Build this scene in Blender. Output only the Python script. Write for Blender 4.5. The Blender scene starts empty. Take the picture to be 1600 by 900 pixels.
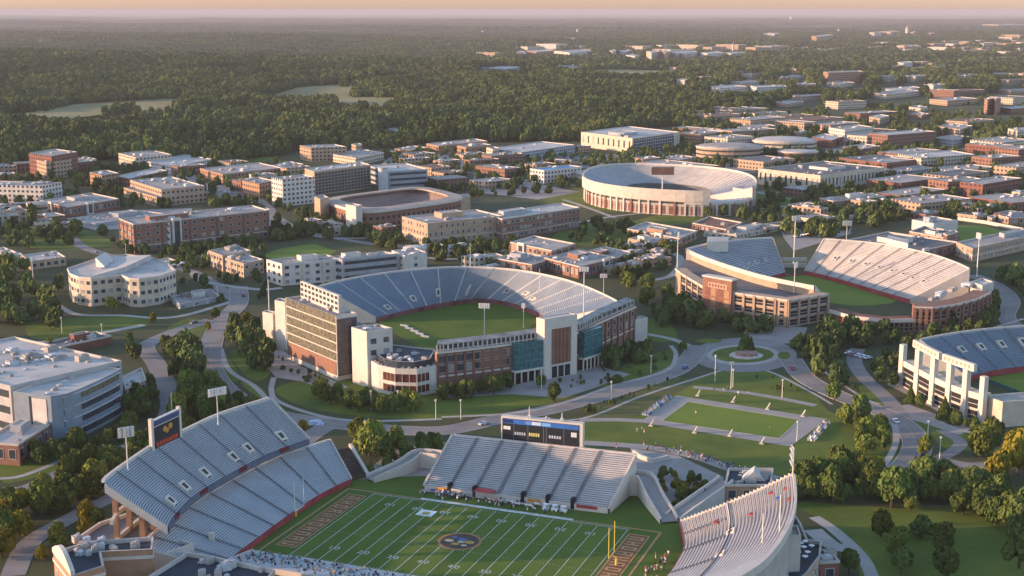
import bpy, math, random
import numpy as np
from mathutils import Vector, Matrix
R = math.radians
random.seed(11); rng = np.random.default_rng(11)
S = bpy.context.scene
COL = S.collection

# ------------------------------------------------------------------ camera, sky, sun, exposure
CAM_H, FPX, HY = 158.0, 2100.0, 17.0          # flying height, focal length in px of a 1600 px wide frame, horizon row
PITCH = math.atan((450 - HY) / FPX)
SP, CP = math.sin(PITCH), math.cos(PITCH)
cam = bpy.data.cameras.new("camera"); camo = bpy.data.objects.new("camera", cam); COL.objects.link(camo)
camo.location = (0, 0, CAM_H); camo.rotation_euler = (math.pi / 2 - PITCH, 0, 0)
cam.sensor_width = 36; cam.lens = 36 * FPX / 1600; cam.clip_start = 1; cam.clip_end = 400000
S.camera = camo
SUN_EL, SUN_AZ = R(8.8), R(6)                 # the sun stands low on the left, a little to the camera's side
SUN_DIR = Vector((-math.cos(SUN_AZ) * math.cos(SUN_EL), -math.sin(SUN_AZ) * math.cos(SUN_EL), math.sin(SUN_EL)))
W = bpy.data.worlds.new("World"); S.world = W; W.use_nodes = True
nt = W.node_tree; bgn = nt.nodes["Background"]
sky = nt.nodes.new("ShaderNodeTexSky"); sky.sky_type = 'NISHITA'; sky.sun_disc = False
sky.sun_elevation = SUN_EL; sky.sun_rotation = math.atan2(SUN_DIR.x, SUN_DIR.y)
sky.altitude = 150; sky.air_density = 1.0; sky.dust_density = 0.6; sky.ozone_density = 2.2
# low band of warm dusk air along the horizon, as the photo's sky shows
tc = nt.nodes.new("ShaderNodeTexCoord"); sx = nt.nodes.new("ShaderNodeSeparateXYZ"); nt.links.new(tc.outputs['Generated'], sx.inputs[0])
ramp = nt.nodes.new("ShaderNodeValToRGB"); nt.links.new(sx.outputs['Z'], ramp.inputs['Fac'])
ramp.color_ramp.elements[0].position = 0.0; ramp.color_ramp.elements[0].color = (0.54, 0.425, 0.57, 1)
ramp.color_ramp.elements[1].position = 0.16; ramp.color_ramp.elements[1].color = (1.09, 0.99, 0.97, 1)
mul = nt.nodes.new("ShaderNodeMix"); mul.data_type = 'RGBA'; mul.blend_type = 'MULTIPLY'; mul.inputs[0].default_value = 1.0
nt.links.new(sky.outputs[0], mul.inputs[6]); nt.links.new(ramp.outputs[0], mul.inputs[7])
nt.links.new(mul.outputs[2], bgn.inputs[0]); bgn.inputs[1].default_value = 0.15
sl = bpy.data.lights.new("sun", 'SUN'); slo = bpy.data.objects.new("sun", sl); COL.objects.link(slo)
sl.energy = 2.65; sl.angle = R(0.6); sl.color = (1.0, 0.62, 0.38)
slo.rotation_euler = SUN_DIR.to_track_quat('Z', 'Y').to_euler()
S.view_settings.view_transform = 'Standard'; S.view_settings.look = 'None'
S.view_settings.gamma = 1; S.view_settings.use_curve_mapping = False
S.view_settings.exposure = 1.84
S.render.engine = 'CYCLES'
cy = S.cycles
cy.use_denoising = True; cy.max_bounces = 5; cy.diffuse_bounces = 2; cy.glossy_bounces = 2
cy.transmission_bounces = 2; cy.volume_bounces = 0; cy.transparent_max_bounces = 6
cy.use_adaptive_sampling = True; cy.adaptive_threshold = 0.015
HAZE_DENSITY, HAZE_COLOR, HAZE_ANISO = 4.8e-5, (0.54, 0.52, 0.555), 0.0

# ------------------------------------------------------------------ helpers
def P(px, py, h=0.0):
    """ground (or height h) point seen at photo pixel px,py"""
    x, y = px - 800, py - 450
    t = (CAM_H - h) / (SP + y / FPX * CP)
    return np.array([x / FPX * t, (CP - y / FPX * SP) * t, h])
def P2(px, py, h=0.0): return P(px, py, h)[:2]
def HT(px, py, bx, by):
    """height at which the vertical over ground pixel bx,by meets row py"""
    b = P(bx, by); y = py - 450
    return CAM_H - b[1] * (SP + y / FPX * CP) / (CP - y / FPX * SP)
def PX(p):
    """photo pixel of a world point"""
    d = p[1] * CP + (CAM_H - p[2]) * SP
    u = p[1] * SP - (CAM_H - p[2]) * CP
    return 800 + FPX * p[0] / d, 450 - FPX * u / d

LOC = {}
def loc(o): return LOC.get(o.name, np.zeros(3)) if o is not None else np.zeros(3)
def label(o, lab, cat, group=None, kind=None):
    if lab: o['label'] = lab
    if cat: o['category'] = cat
    if group: o['group'] = group
    if kind: o['kind'] = kind
    return o
def thing(name, lab, cat, at, group=None):
    o = bpy.data.objects.new(name, None); COL.objects.link(o)
    o.location = tuple(at); o.empty_display_size = 1
    LOC[o.name] = np.array(at, float)
    return label(o, lab, cat, group)

class MB:
    def __init__(s): s.v = []; s.f = []; s.m = []; s.uv = []
    def face(s, pts, m=0, uv=None):
        i = len(s.v); s.v.extend([tuple(map(float, p)) for p in pts]); s.f.append(tuple(range(i, i + len(pts)))); s.m.append(m)
        s.uv.append(uv if uv is not None else [(0, 0)] * len(pts))
    def prism(s, xy, z0, z1, ms=0, mt=None, bottom=False):
        n = len(xy); mt = ms if mt is None else mt; u = 0
        for i in range(n):
            a, b = xy[i], xy[(i + 1) % n]; L = math.hypot(b[0] - a[0], b[1] - a[1])
            s.face([(a[0], a[1], z0), (b[0], b[1], z0), (b[0], b[1], z1), (a[0], a[1], z1)], ms, [(u, z0), (u + L, z0), (u + L, z1), (u, z1)]); u += L
        s.face([(p[0], p[1], z1) for p in xy], mt)
        if bottom: s.face([(p[0], p[1], z0) for p in reversed(xy)], ms)
    def box(s, c, d, rz=0, m=0, mt=None):
        x, y, z = d[0] / 2, d[1] / 2, d[2]; ca, sa = math.cos(rz), math.sin(rz)
        q = [(c[0] + a * ca - b * sa, c[1] + a * sa + b * ca) for a, b in ((-x, -y), (x, -y), (x, y), (-x, y))]
        s.prism(q, c[2], c[2] + z, m, mt, True)
    def bar(s, p, q, w, h=None, m=0):
        p, q = Vector(p), Vector(q); d = (q - p).normalized(); h = h or w
        a = d.cross(Vector((0, 0, 1)))
        if a.length < 1e-3: a = Vector((1, 0, 0))
        a.normalize(); b = a.cross(d)
        a *= w / 2; b *= h / 2
        k = [p - a - b, p + a - b, p + a + b, p - a + b, q - a - b, q + a - b, q + a + b, q - a + b]
        for f in ((0, 3, 2, 1), (4, 5, 6, 7), (0, 1, 5, 4), (1, 2, 6, 5), (2, 3, 7, 6), (3, 0, 4, 7)): s.face([k[i] for i in f], m)
    def tube(s, p, q, r0, r1=None, n=8, m=0, cap=True):
        p, q = Vector(p), Vector(q); r1 = r0 if r1 is None else r1
        d = (q - p).normalized(); a = d.cross(Vector((0.3, 0.8, 0.12))).normalized(); b = d.cross(a)
        A = [p + (a * math.cos(t) + b * math.sin(t)) * r0 for t in [2 * math.pi * i / n for i in range(n)]]
        B = [q + (a * math.cos(t) + b * math.sin(t)) * r1 for t in [2 * math.pi * i / n for i in range(n)]]
        for i in range(n):
            j = (i + 1) % n; s.face([A[i], A[j], B[j], B[i]], m)
        if cap: s.face(B, m); s.face(A[::-1], m)
    def mesh(s, name, mats, off=(0, 0, 0)):
        me = bpy.data.meshes.new(name)
        v = np.array(s.v, float).reshape(-1, 3) - np.array(off)
        me.from_pydata(v.tolist(), [], s.f)
        for m in (mats if isinstance(mats, (list, tuple)) else [mats]): me.materials.append(m)
        me.polygons.foreach_set('material_index', s.m)
        ul = me.uv_layers.new(name="UVMap")
        ul.data.foreach_set('uv', np.array([c for f in s.uv for c in f], np.float32).ravel())
        me.update()
        return me
    def build(s, name, mats, parent=None):
        o = bpy.data.objects.new(name, s.mesh(name, mats, loc(parent))); COL.objects.link(o)
        if parent is not None: o.parent = parent
        LOC[o.name] = loc(parent)
        return o
def inst(name, me, parent, at, rz=0, sc=(1, 1, 1)):
    o = bpy.data.objects.new(name, me); COL.objects.link(o); o.parent = parent
    o.location = tuple(np.array(at, float) - loc(parent)); o.rotation_euler = (0, 0, rz); o.scale = sc
    return o
def struct(name, mb, mats, kind='structure'):
    o = mb.build(name, mats); o['kind'] = kind; return o

# ------------------------------------------------------------------ materials
MATS = {}
def mat(name, col, rough=0.85, var=0.15, scale=0.3, spec=0.2, metal=0, col2=None, detail=4, rand=0.0, win=None, bump=0, coords='Object', stretch=None):
    if name in MATS: return MATS[name]
    m = bpy.data.materials.new(name); m.use_nodes = True; N = m.node_tree.nodes; L = m.node_tree.links
    b = N["Principled BSDF"]; b.inputs['Roughness'].default_value = rough; b.inputs['Metallic'].default_value = metal
    b.inputs['Specular IOR Level'].default_value = spec
    g = N.new("ShaderNodeNewGeometry")
    src = g.outputs['Position']
    if stretch:
        mp = N.new("ShaderNodeMapping"); L.new(src, mp.inputs[0]); mp.inputs['Scale'].default_value = stretch; src = mp.outputs[0]
    n = N.new("ShaderNodeTexNoise"); n.inputs['Scale'].default_value = scale; n.inputs['Detail'].default_value = detail; n.inputs['Roughness'].default_value = 0.6
    L.new(src, n.inputs['Vector'])
    r = N.new("ShaderNodeValToRGB"); L.new(n.outputs['Fac'], r.inputs['Fac'])
    c2 = col2 or tuple(min(1, c * (1 + var)) for c in col); c1 = col if col2 else tuple(c * (1 - var) for c in col)
    r.color_ramp.elements[0].position = 0.3; r.color_ramp.elements[1].position = 0.7
    r.color_ramp.elements[0].color = (*c1, 1); r.color_ramp.elements[1].color = (*c2, 1)
    out = r.outputs['Color']
    if rand:
        oi = N.new("ShaderNodeObjectInfo"); hs = N.new("ShaderNodeHueSaturation")
        m1 = N.new("ShaderNodeMapRange"); m1.inputs['To Min'].default_value = 1 - rand; m1.inputs['To Max'].default_value = 1 + rand
        m2 = N.new("ShaderNodeMapRange"); m2.inputs['To Min'].default_value = 0.5 - 0.06 * rand; m2.inputs['To Max'].default_value = 0.5 + 0.03 * rand
        ml = N.new("ShaderNodeMath"); ml.operation = 'MULTIPLY'; ml.inputs[1].default_value = 7.31
        fr = N.new("ShaderNodeMath"); fr.operation = 'FRACT'
        L.new(oi.outputs['Random'], m1.inputs[0]); L.new(oi.outputs['Random'], ml.inputs[0]); L.new(ml.outputs[0], fr.inputs[0]); L.new(fr.outputs[0], m2.inputs[0])
        L.new(m1.outputs[0], hs.inputs['Value']); L.new(m2.outputs[0], hs.inputs['Hue']); L.new(out, hs.inputs['Color']); out = hs.outputs['Color']
    if win:
        bay, storey, fw, fh = win
        uv = N.new("ShaderNodeUVMap"); sx = N.new("ShaderNodeSeparateXYZ"); L.new(uv.outputs[0], sx.inputs[0])
        def cell(sock, p, f):
            d = N.new("ShaderNodeMath"); d.operation = 'DIVIDE'; d.inputs[1].default_value = p; L.new(sock, d.inputs[0])
            q = N.new("ShaderNodeMath"); q.operation = 'FRACT'; L.new(d.outputs[0], q.inputs[0])
            c = N.new("ShaderNodeMath"); c.operation = 'COMPARE'; c.inputs[1].default_value = 0.5; c.inputs[2].default_value = f / 2; L.new(q.outputs[0], c.inputs[0])
            return c.outputs[0]
        a = cell(sx.outputs[0], bay, fw); c = cell(sx.outputs[1], storey, fh)
        mu = N.new("ShaderNodeMath"); mu.operation = 'MULTIPLY'; L.new(a, mu.inputs[0]); L.new(c, mu.inputs[1])
        mx = N.new("ShaderNodeMix"); mx.data_type = 'RGBA'; L.new(mu.outputs[0], mx.inputs[0]); L.new(out, mx.inputs[6]); mx.inputs[7].default_value = (0.035, 0.04, 0.05, 1)
        out = mx.outputs[2]
        rr = N.new("ShaderNodeMapRange"); rr.inputs['To Min'].default_value = rough; rr.inputs['To Max'].default_value = 0.2; L.new(mu.outputs[0], rr.inputs[0]); L.new(rr.outputs[0], b.inputs['Roughness'])
    L.new(out, b.inputs['Base Color'])
    if bump:
        bp = N.new("ShaderNodeBump"); bp.inputs['Strength'].default_value = bump; bp.inputs['Distance'].default_value = 0.3; L.new(n.outputs['Fac'], bp.inputs['Height']); L.new(bp.outputs[0], b.inputs['Normal'])
    MATS[name] = m
    return m

BRICK = (0.22, 0.115, 0.08); TAN = (0.38, 0.265, 0.18); CREAM = (0.50, 0.41, 0.31); WHITE = (0.53, 0.485, 0.435); GREY = (0.30, 0.31, 0.33); DBRICK = (0.20, 0.085, 0.06)
PAL = {'brick': BRICK, 'tan': TAN, 'cream': CREAM, 'white': WHITE, 'grey': GREY, 'dbrick': DBRICK, 'orange': (0.33, 0.19, 0.115), 'greystone': (0.36, 0.345, 0.335), 'slate': (0.20, 0.235, 0.27)}
def wallm(k): return mat('wall_' + k, PAL[k], 0.9, 0.14, 0.25)
def wallw(k, bay=4.2, storey=3.9, fw=0.5, fh=0.45): return mat('wall_windows_%s_%g_%g' % (k, bay, storey), PAL[k], 0.9, 0.14, 0.25, win=(bay, storey, fw, fh))
M_ROOF = mat('roof_membrane', (0.22, 0.20, 0.185), 0.9, 0.2, 0.07, detail=12, col2=(0.40, 0.365, 0.335))
M_ROOFW = mat('roof_white', (0.34, 0.315, 0.29), 0.7, 0.12, 0.06, detail=12, col2=(0.51, 0.475, 0.44))
M_ROOFG = mat('roof_grey', (0.12, 0.12, 0.125), 0.9, 0.25, 0.08, detail=6)
M_ROOFD = mat('roof_dark', (0.035, 0.042, 0.055), 0.7, 0.3, 0.15, detail=6)
M_ROOFB = mat('roof_blue', (0.10, 0.24, 0.45), 0.6, 0.15, 0.1)
M_ROOFR = mat('roof_brown', (0.20, 0.10, 0.07), 0.9, 0.2, 0.15)
M_PARA = mat('coping', (0.46, 0.41, 0.36), 0.85, 0.12, 0.3)
M_GLASS = mat('glass', (0.045, 0.055, 0.065), 0.12, 0.35, 0.35, spec=0.7)
M_BLIND = mat('window_blind', (0.26, 0.25, 0.235), 0.4, 0.2, 0.3)
M_TEAL = mat('teal_glass', (0.03, 0.11, 0.12), 0.15, 0.45, 0.6, spec=0.6)
M_FRAME = mat('frame', (0.55, 0.53, 0.50), 0.7, 0.08, 0.5)
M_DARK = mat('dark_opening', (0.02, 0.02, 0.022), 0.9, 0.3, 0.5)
M_CONC = mat('concrete', (0.38, 0.33, 0.29), 0.9, 0.16, 0.2, detail=6)
M_CONCP = mat('concrete_pale', (0.53, 0.465, 0.40), 0.9, 0.1, 0.2, detail=6)
M_METAL = mat('metal_unit', (0.42, 0.43, 0.44), 0.6, 0.2, 0.4, spec=0.4)
M_POLE = mat('pole_paint', (0.62, 0.58, 0.52), 0.6, 0.1, 0.4)
M_LAMP = mat('lamp_glass', (0.55, 0.55, 0.55), 0.3, 0.2, 1.0, spec=0.5)
M_BENCH = mat('bench_aluminium', (0.52, 0.53, 0.54), 0.6, 0.12, 0.12, spec=0.3, detail=5)
M_TREAD = mat('stand_tread', (0.36, 0.37, 0.385), 0.85, 0.18, 0.1, detail=5)
M_RISER = mat('stand_riser', (0.17, 0.175, 0.19), 0.9, 0.2, 0.1)
M_BENCHB = mat('bench_blue', (0.27, 0.37, 0.48), 0.6, 0.14, 0.07, spec=0.3, detail=5)
M_TREADB = mat('stand_tread_blue', (0.19, 0.27, 0.37), 0.85, 0.18, 0.08, detail=5)
M_RISERP = mat('stand_riser_pale', (0.50, 0.46, 0.42), 0.9, 0.2, 0.1)
M_BENCHP = mat('bench_pale', (0.50, 0.47, 0.44), 0.6, 0.12, 0.12, spec=0.3, detail=5)
M_LINE = mat('line_paint', (0.50, 0.50, 0.46), 0.8, 0.25, 0.6)
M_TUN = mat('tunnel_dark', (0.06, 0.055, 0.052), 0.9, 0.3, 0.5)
M_TREADD = mat('stand_tread_dark', (0.17, 0.17, 0.18), 0.85, 0.25, 0.15, detail=6)  # darker tread copy, paints the shaded gaps between sunlit rows
M_AISLE = mat('aisle', (0.17, 0.17, 0.18), 0.9, 0.15, 0.3)
M_AISLEP = mat('aisle_pale', (0.50, 0.49, 0.48), 0.9, 0.15, 0.3)
M_RED = mat('red_padding', (0.29, 0.05, 0.052), 0.6, 0.25, 0.15)
M_BLUE = mat('blue_cloth', (0.05, 0.12, 0.35), 0.7, 0.2, 0.5)
M_WHITE = mat('white_paint', (0.78, 0.77, 0.75), 0.6, 0.06, 0.5)
M_GRASS = mat('lawn_grass', (0.054, 0.092, 0.013), 0.95, 0.3, 0.035, detail=14, col2=(0.145, 0.165, 0.024))
M_TURF = mat('turf', (0.058, 0.102, 0.012), 0.95, 0.2, 0.04, detail=12, col2=(0.095, 0.138, 0.018))
M_TURFL = mat('turf_light', (0.105, 0.160, 0.018), 0.95, 0.15, 0.04, detail=12, col2=(0.15, 0.195, 0.025))
M_DRY = mat('dry_grass', (0.115, 0.105, 0.032), 0.95, 0.2, 0.07, detail=8, col2=(0.075, 0.090, 0.028))
M_ROAD = mat('asphalt', (0.175, 0.155, 0.145), 0.9, 0.15, 0.07, detail=12, col2=(0.275, 0.245, 0.225))
M_YEL = mat('road_paint', (0.42, 0.34, 0.16), 0.8, 0.2, 0.5)
M_PATH = mat('path_concrete', (0.36, 0.325, 0.29), 0.9, 0.12, 0.15, detail=6)
M_PAVE = mat('paving', (0.26, 0.228, 0.205), 0.9, 0.15, 0.12, detail=7, col2=(0.32, 0.295, 0.27))
M_SOIL = mat('soil', (0.085, 0.060, 0.045), 0.95, 0.3, 0.2)
M_BARK = mat('bark', (0.06, 0.045, 0.032), 0.95, 0.2, 1.0)
M_LEAF = mat('leaves_green', (0.062, 0.094, 0.018), 0.8, 0.4, 0.6, rand=0.42, detail=4, col2=(0.150, 0.165, 0.030), spec=0.1)
M_LEAFD = mat('leaves_dark', (0.044, 0.076, 0.018), 0.8, 0.4, 0.6, rand=0.38, detail=4, col2=(0.108, 0.134, 0.030), spec=0.1)
M_LEAFY = mat('leaves_yellow', (0.14, 0.12, 0.012), 0.8, 0.4, 0.35, rand=0.25, detail=3, col2=(0.24, 0.19, 0.02), spec=0.1)
M_LEAFF = mat('leaves_forest', (0.038, 0.070, 0.024), 0.85, 0.4, 0.0045, rand=0.35, detail=5, col2=(0.118, 0.145, 0.042), spec=0.05)

# ------------------------------------------------------------------ ground, roads, lawns
FOOT, WAYS = [], []
def inpoly(pts, poly):
    pts = np.asarray(pts); poly = np.asarray(poly)[:, :2]; x, y = pts[:, 0], pts[:, 1]; r = np.zeros(len(pts), bool); n = len(poly); j = n - 1
    for i in range(n):
        xi, yi, xj, yj = *poly[i], *poly[j]
        c = ((yi > y) != (yj > y)); r ^= c & (x < (xj - xi) * (y - yi) / ((yj - yi) if yj != yi else 1e-9) + xi); j = i
    return r
def nearline(pts, line, d):
    r = np.zeros(len(pts), bool)
    for a, b in zip(line[:-1], line[1:]):
        ab = b - a; t = np.clip(((pts - a) @ ab) / (ab @ ab + 1e-9), 0, 1); q = a + t[:, None] * ab
        r |= ((pts - q) ** 2).sum(1) < d * d
    return r
def free(pts, pad=0.0, ways=True):
    pts = np.asarray(pts); ok = np.ones(len(pts), bool); plo, phi = pts.min(0), pts.max(0)
    for f in FOOT:
        f = np.asarray(f)[:, :2]; lo, hi = f.min(0), f.max(0)
        if (lo > phi).any() or (hi < plo).any(): continue
        k = ok & (pts >= lo).all(1) & (pts <= hi).all(1)
        if k.any(): ok[k] = ~inpoly(pts[k], f)
    if ways:
        for l, w in WAYS:
            lo, hi = l.min(0) - w - pad, l.max(0) + w + pad
            if (lo > phi).any() or (hi < plo).any(): continue
            k = ok & (pts >= lo).all(1) & (pts <= hi).all(1)
            if k.any(): ok[k] = ~nearline(pts[k], l, w + pad)
    return ok
def smooth(pts, n=6, closed=False):
    p = [np.asarray(q, float) for q in pts]; out = []
    m = len(p); rng_ = range(m if closed else m - 1)
    for i in rng_:
        a = p[(i - 1) % m] if (closed or i > 0) else p[0]; b = p[i]; c = p[(i + 1) % m]; d = p[(i + 2) % m] if (closed or i < m - 2) else p[-1]
        for k in range(n):
            t = k / n; out.append(0.5 * ((2 * b) + (c - a) * t + (2 * a - 5 * b + 4 * c - d) * t * t + (3 * b - a - 3 * c + d) * t ** 3))
    if not closed: out.append(p[-1])
    return np.array(out)
def resample(pts, n):
    p = np.asarray(pts, float); d = np.r_[0, np.cumsum(np.linalg.norm(np.diff(p, axis=0), axis=1))]
    return np.stack([np.interp(np.linspace(0, d[-1], n), d, p[:, k]) for k in range(p.shape[1])], 1)

gx = np.r_[-np.geomspace(80000, 12600, 6), np.arange(-12000, -999, 300), np.arange(-800, 801, 80), np.arange(1000, 12001, 300), np.geomspace(12600, 80000, 6)]
gy = np.r_[[-4000, -800], np.arange(0, 1601, 80), np.geomspace(1680, 26000, 70), np.geomspace(28000, 80000, 8)]
_rz = np.random.default_rng(21); _KS = [(_rz.normal(size=2) * (1 / s), _rz.uniform(0, 6.28), a) for s, a in ((520, .45), (600, .45), (900, .8), (1000, .8), (1600, 1.0), (1900, 1.0))]
def Z(x, y):
    """rolling relief of the far woods; the campus itself is level"""
    x, y = np.asarray(x, float), np.asarray(y, float); v = 0
    for k, ph, a in _KS: v = v + a * np.sin(x * k[0] + y * 1.6 * k[1] + ph)
    st = lambda a, b, t: (lambda q: q * q * (3 - 2 * q))(np.clip((t - a) / (b - a), 0, 1))
    return np.maximum(0, (v * 11 + 6)) * st(1550, 2900, y) * (1 - .55 * st(-.02, .12, x / np.maximum(y, 1))) * (1 - st(24000, 26000, y))
g = MB()
GX, GY = np.meshgrid(gx, gy)
g.v = [(x, y, float(z)) for x, y, z in zip(GX.ravel(), GY.ravel(), Z(GX, GY).ravel())]; nx = len(gx)
for j in range(len(gy) - 1):
    for i in range(nx - 1):
        g.f.append((j * nx + i, j * nx + i + 1, (j + 1) * nx + i + 1, (j + 1) * nx + i)); g.m.append(0); g.uv.append([(0, 0)] * 4)
M_GROUND = mat('ground_cover', (0.040, 0.050, 0.018), 0.95, 0.4, 0.012, detail=12, col2=(0.085, 0.085, 0.036))
struct('ground', g, M_GROUND)
LAY = [0]
def flat(name, px, z, m, closed_smooth=0, world=False):
    if name in ('lawn', 'plaza', 'parking_lot', 'dry_lawn'): LAY[0] += 1; z = z - .012 + .0006 * LAY[0]
    pts = [np.array(q, float) if world else P2(*q) for q in px]
    if closed_smooth: pts = list(smooth(pts, closed_smooth, True))
    b = MB(); a = sum(p[0] * q[1] - q[0] * p[1] for p, q in zip(pts, pts[1:] + pts[:1]))
    if a < 0: pts = pts[::-1]
    b.face([(p[0], p[1], z) for p in pts]); return struct(name, b, m), np.array(pts)
def drape(o, up=2.2):
    import bmesh
    bm = bmesh.new(); bm.from_mesh(o.data); bmesh.ops.triangulate(bm, faces=bm.faces[:]); bmesh.ops.subdivide_edges(bm, edges=bm.edges[:], cuts=7, use_grid_fill=True)
    for v in bm.verts: v.co.z = float(Z(v.co.x, v.co.y)) + up
    bm.to_mesh(o.data); bm.free()
def way(name, px, w, z, m, kerb=False, n=8):
    LAY[0] += 1; z = z - .02 + .0009 * (LAY[0] - 40)
    c = smooth([P2(*q) for q in px], n); t = np.gradient(c, axis=0); t /= np.linalg.norm(t, axis=1)[:, None] + 1e-9; nn = np.stack([-t[:, 1], t[:, 0]], 1)
    A, B = c + nn * w / 2, c - nn * w / 2; b = MB()
    for i in range(len(c) - 1): b.face([(*B[i], z), (*B[i + 1], z), (*A[i + 1], z), (*A[i], z)])
    WAYS.append((c, w / 2)); o = struct(name, b, m)
    if kerb:
        dm = MB()
        for i in range(0, len(c) - 1):
            e = (c[i + 1] - c[i]); L_ = np.linalg.norm(e); e = e / (L_ + 1e-9); q = 0
            while q < L_ - 3:
                dm.face([(*(c[i] + e * q - nn[i] * .1), z + .03), (*(c[i] + e * (q + 3) - nn[i] * .1), z + .03), (*(c[i] + e * (q + 3) + nn[i] * .1), z + .03), (*(c[i] + e * q + nn[i] * .1), z + .03)]); q += 7
        if dm.v: struct('road_marking', dm, M_YEL)
        k = MB()
        for E_, s in ((A, 1), (B, -1)):
            E2 = E_ + nn * 0.35 * s
            for i in range(len(c) - 1):
                i0, i1, o0, o1 = E_[i], E_[i + 1], E2[i], E2[i + 1]
                k.face([(*i0, .14), (*i1, .14), (*o1, .14), (*o0, .14)][::s]); k.face([(*i0, z), (*i1, z), (*i1, .14), (*i0, .14)][::-s]); k.face([(*o0, 0), (*o0, .14), (*o1, .14), (*o1, 0)][::-s])
        struct('kerb', k, M_CONC)
    return o
# lawns
for q in ([(432, 606), (520, 592), (690, 618), (880, 604), (886, 624), (800, 640), (700, 655), (560, 650), (465, 632)],
          [(932, 604), (945, 585), (1048, 545), (1056, 572), (1000, 596)],
          [(905, 688), (905, 660), (1000, 622), (1085, 592), (1150, 578), (1210, 582), (1268, 612), (1300, 645), (1385, 668), (1397, 712), (1350, 742), (1240, 745), (1150, 728), (1080, 706)],
          [(1240, 785), (1420, 795), (1640, 800), (1640, 960), (1385, 960), (1330, 850), (1275, 808)],
          [(40, 512), (70, 500), (215, 494), (225, 510), (150, 522), (60, 530)],
          [(262, 512), (300, 498), (345, 512), (330, 530), (280, 528)],
          [(340, 545), (356, 555), (375, 592), (352, 590)], [(362, 548), (420, 545), (424, 580), (398, 596), (372, 575)], [(376, 598), (395, 598), (414, 612), (405, 622)],
          [(1008, 498), (1050, 510), (1056, 532), (1015, 530)],
          [(850, 305), (915, 292), (912, 318), (860, 318)], [(900, 322), (965, 332), (1005, 325), (990, 315), (925, 312)], [(980, 350), (1060, 330), (1150, 328), (1165, 332), (1050, 352)],
          [(862, 375), (900, 352), (990, 350), (985, 375), (930, 385)], [(1180, 300), (1215, 297), (1250, 318), (1190, 325)], [(1285, 297), (1380, 284), (1385, 298), (1320, 305)],
          [(1375, 303), (1470, 290), (1480, 320), (1400, 330)], [(1180, 335), (1270, 330), (1285, 340), (1225, 352)],
          [(1355, 600), (1400, 628), (1385, 640), (1340, 610)], [(1410, 658), (1440, 655), (1452, 680), (1435, 688)], [(1455, 660), (1545, 680), (1550, 700), (1475, 700)],
          [(1350, 742), (1397, 715), (1410, 690), (1408, 735), (1385, 750)], [(370, 250), (420, 244), (430, 252), (340, 260)],
          [(0, 360), (70, 345), (180, 380), (60, 390)], [(0, 690), (120, 690), (160, 715), (30, 752), (0, 745)], [(640, 702), (700, 690), (760, 690), (690, 725), (600, 760), (560, 745)]):
    flat('lawn', q, 0.03, M_GRASS, 5)
for q in ([(905, 655), (1000, 612), (1055, 590), (1082, 600), (1035, 625), (1005, 648), (960, 656)], [(880, 690), (1000, 712), (1120, 738), (1100, 745), (980, 725)], [(300, 520), (340, 515), (335, 530), (300, 532)]):
    flat('dry_lawn', q, 0.045, M_DRY, 4)
for q in ([(0, 176), (120, 167), (300, 160), (290, 164), (140, 172), (0, 186)], [(395, 152), (470, 147), (570, 147), (540, 154), (430, 158)], [(510, 164), (570, 161), (640, 164), (600, 169), (540, 168)], [(850, 121), (960, 117), (1100, 118), (1010, 123)], [(210, 163), (290, 160), (270, 166), (215, 170)]):
    q = [(x, y + (12 if y > np.mean([k[1] for k in q]) else 0)) for x, y in q]
    mo_, _p = flat('meadow', q, 0.0, mat('meadow_grass', (0.18, 0.165, 0.065), 0.95, 0.2, 0.012, detail=8, col2=(0.27, 0.235, 0.11)), 4); drape(mo_); FOOT.append(np.array([P2(*k) for k in q]))
# plazas
for q in ([(412, 552), (440, 545), (470, 572), (545, 605), (520, 612), (470, 596), (432, 590), (418, 575)], [(688, 615), (800, 603), (850, 590), (935, 572), (985, 585), (930, 606), (880, 622), (800, 616), (700, 622)],
          [(1160, 516), (1225, 508), (1262, 512), (1250, 536), (1195, 538), (1165, 528)], [(1360, 640), (1420, 632), (1520, 668), (1500, 680), (1440, 660)], [(1385, 600), (1412, 598), (1500, 640), (1470, 645)],
          [(610, 705), (690, 690), (705, 700), (660, 760), (560, 748)], [(985, 700), (1060, 712), (1130, 745), (1130, 800), (1050, 810), (990, 760)]):
    flat('plaza', q, 0.05, M_PAVE)
for q in ([(600, 236), (800, 228), (905, 246), (830, 262), (700, 268), (600, 262)], [(740, 270), (830, 285), (905, 300), (840, 312), (740, 300)], [(900, 245), (1080, 232), (1180, 255), (1180, 268), (1000, 262), (910, 262)],
          [(95, 345), (160, 330), (300, 325), (300, 352), (150, 360)], [(200, 270), (300, 262), (310, 285), (420, 300), (420, 318), (330, 312), (320, 290)], [(1290, 222), (1420, 232), (1405, 262), (1385, 285), (1290, 255)], [(1215, 350), (1330, 345), (1330, 365), (1240, 392), (1225, 372)]):
    flat('parking_lot', q, 0.04, M_PAVE)
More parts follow.
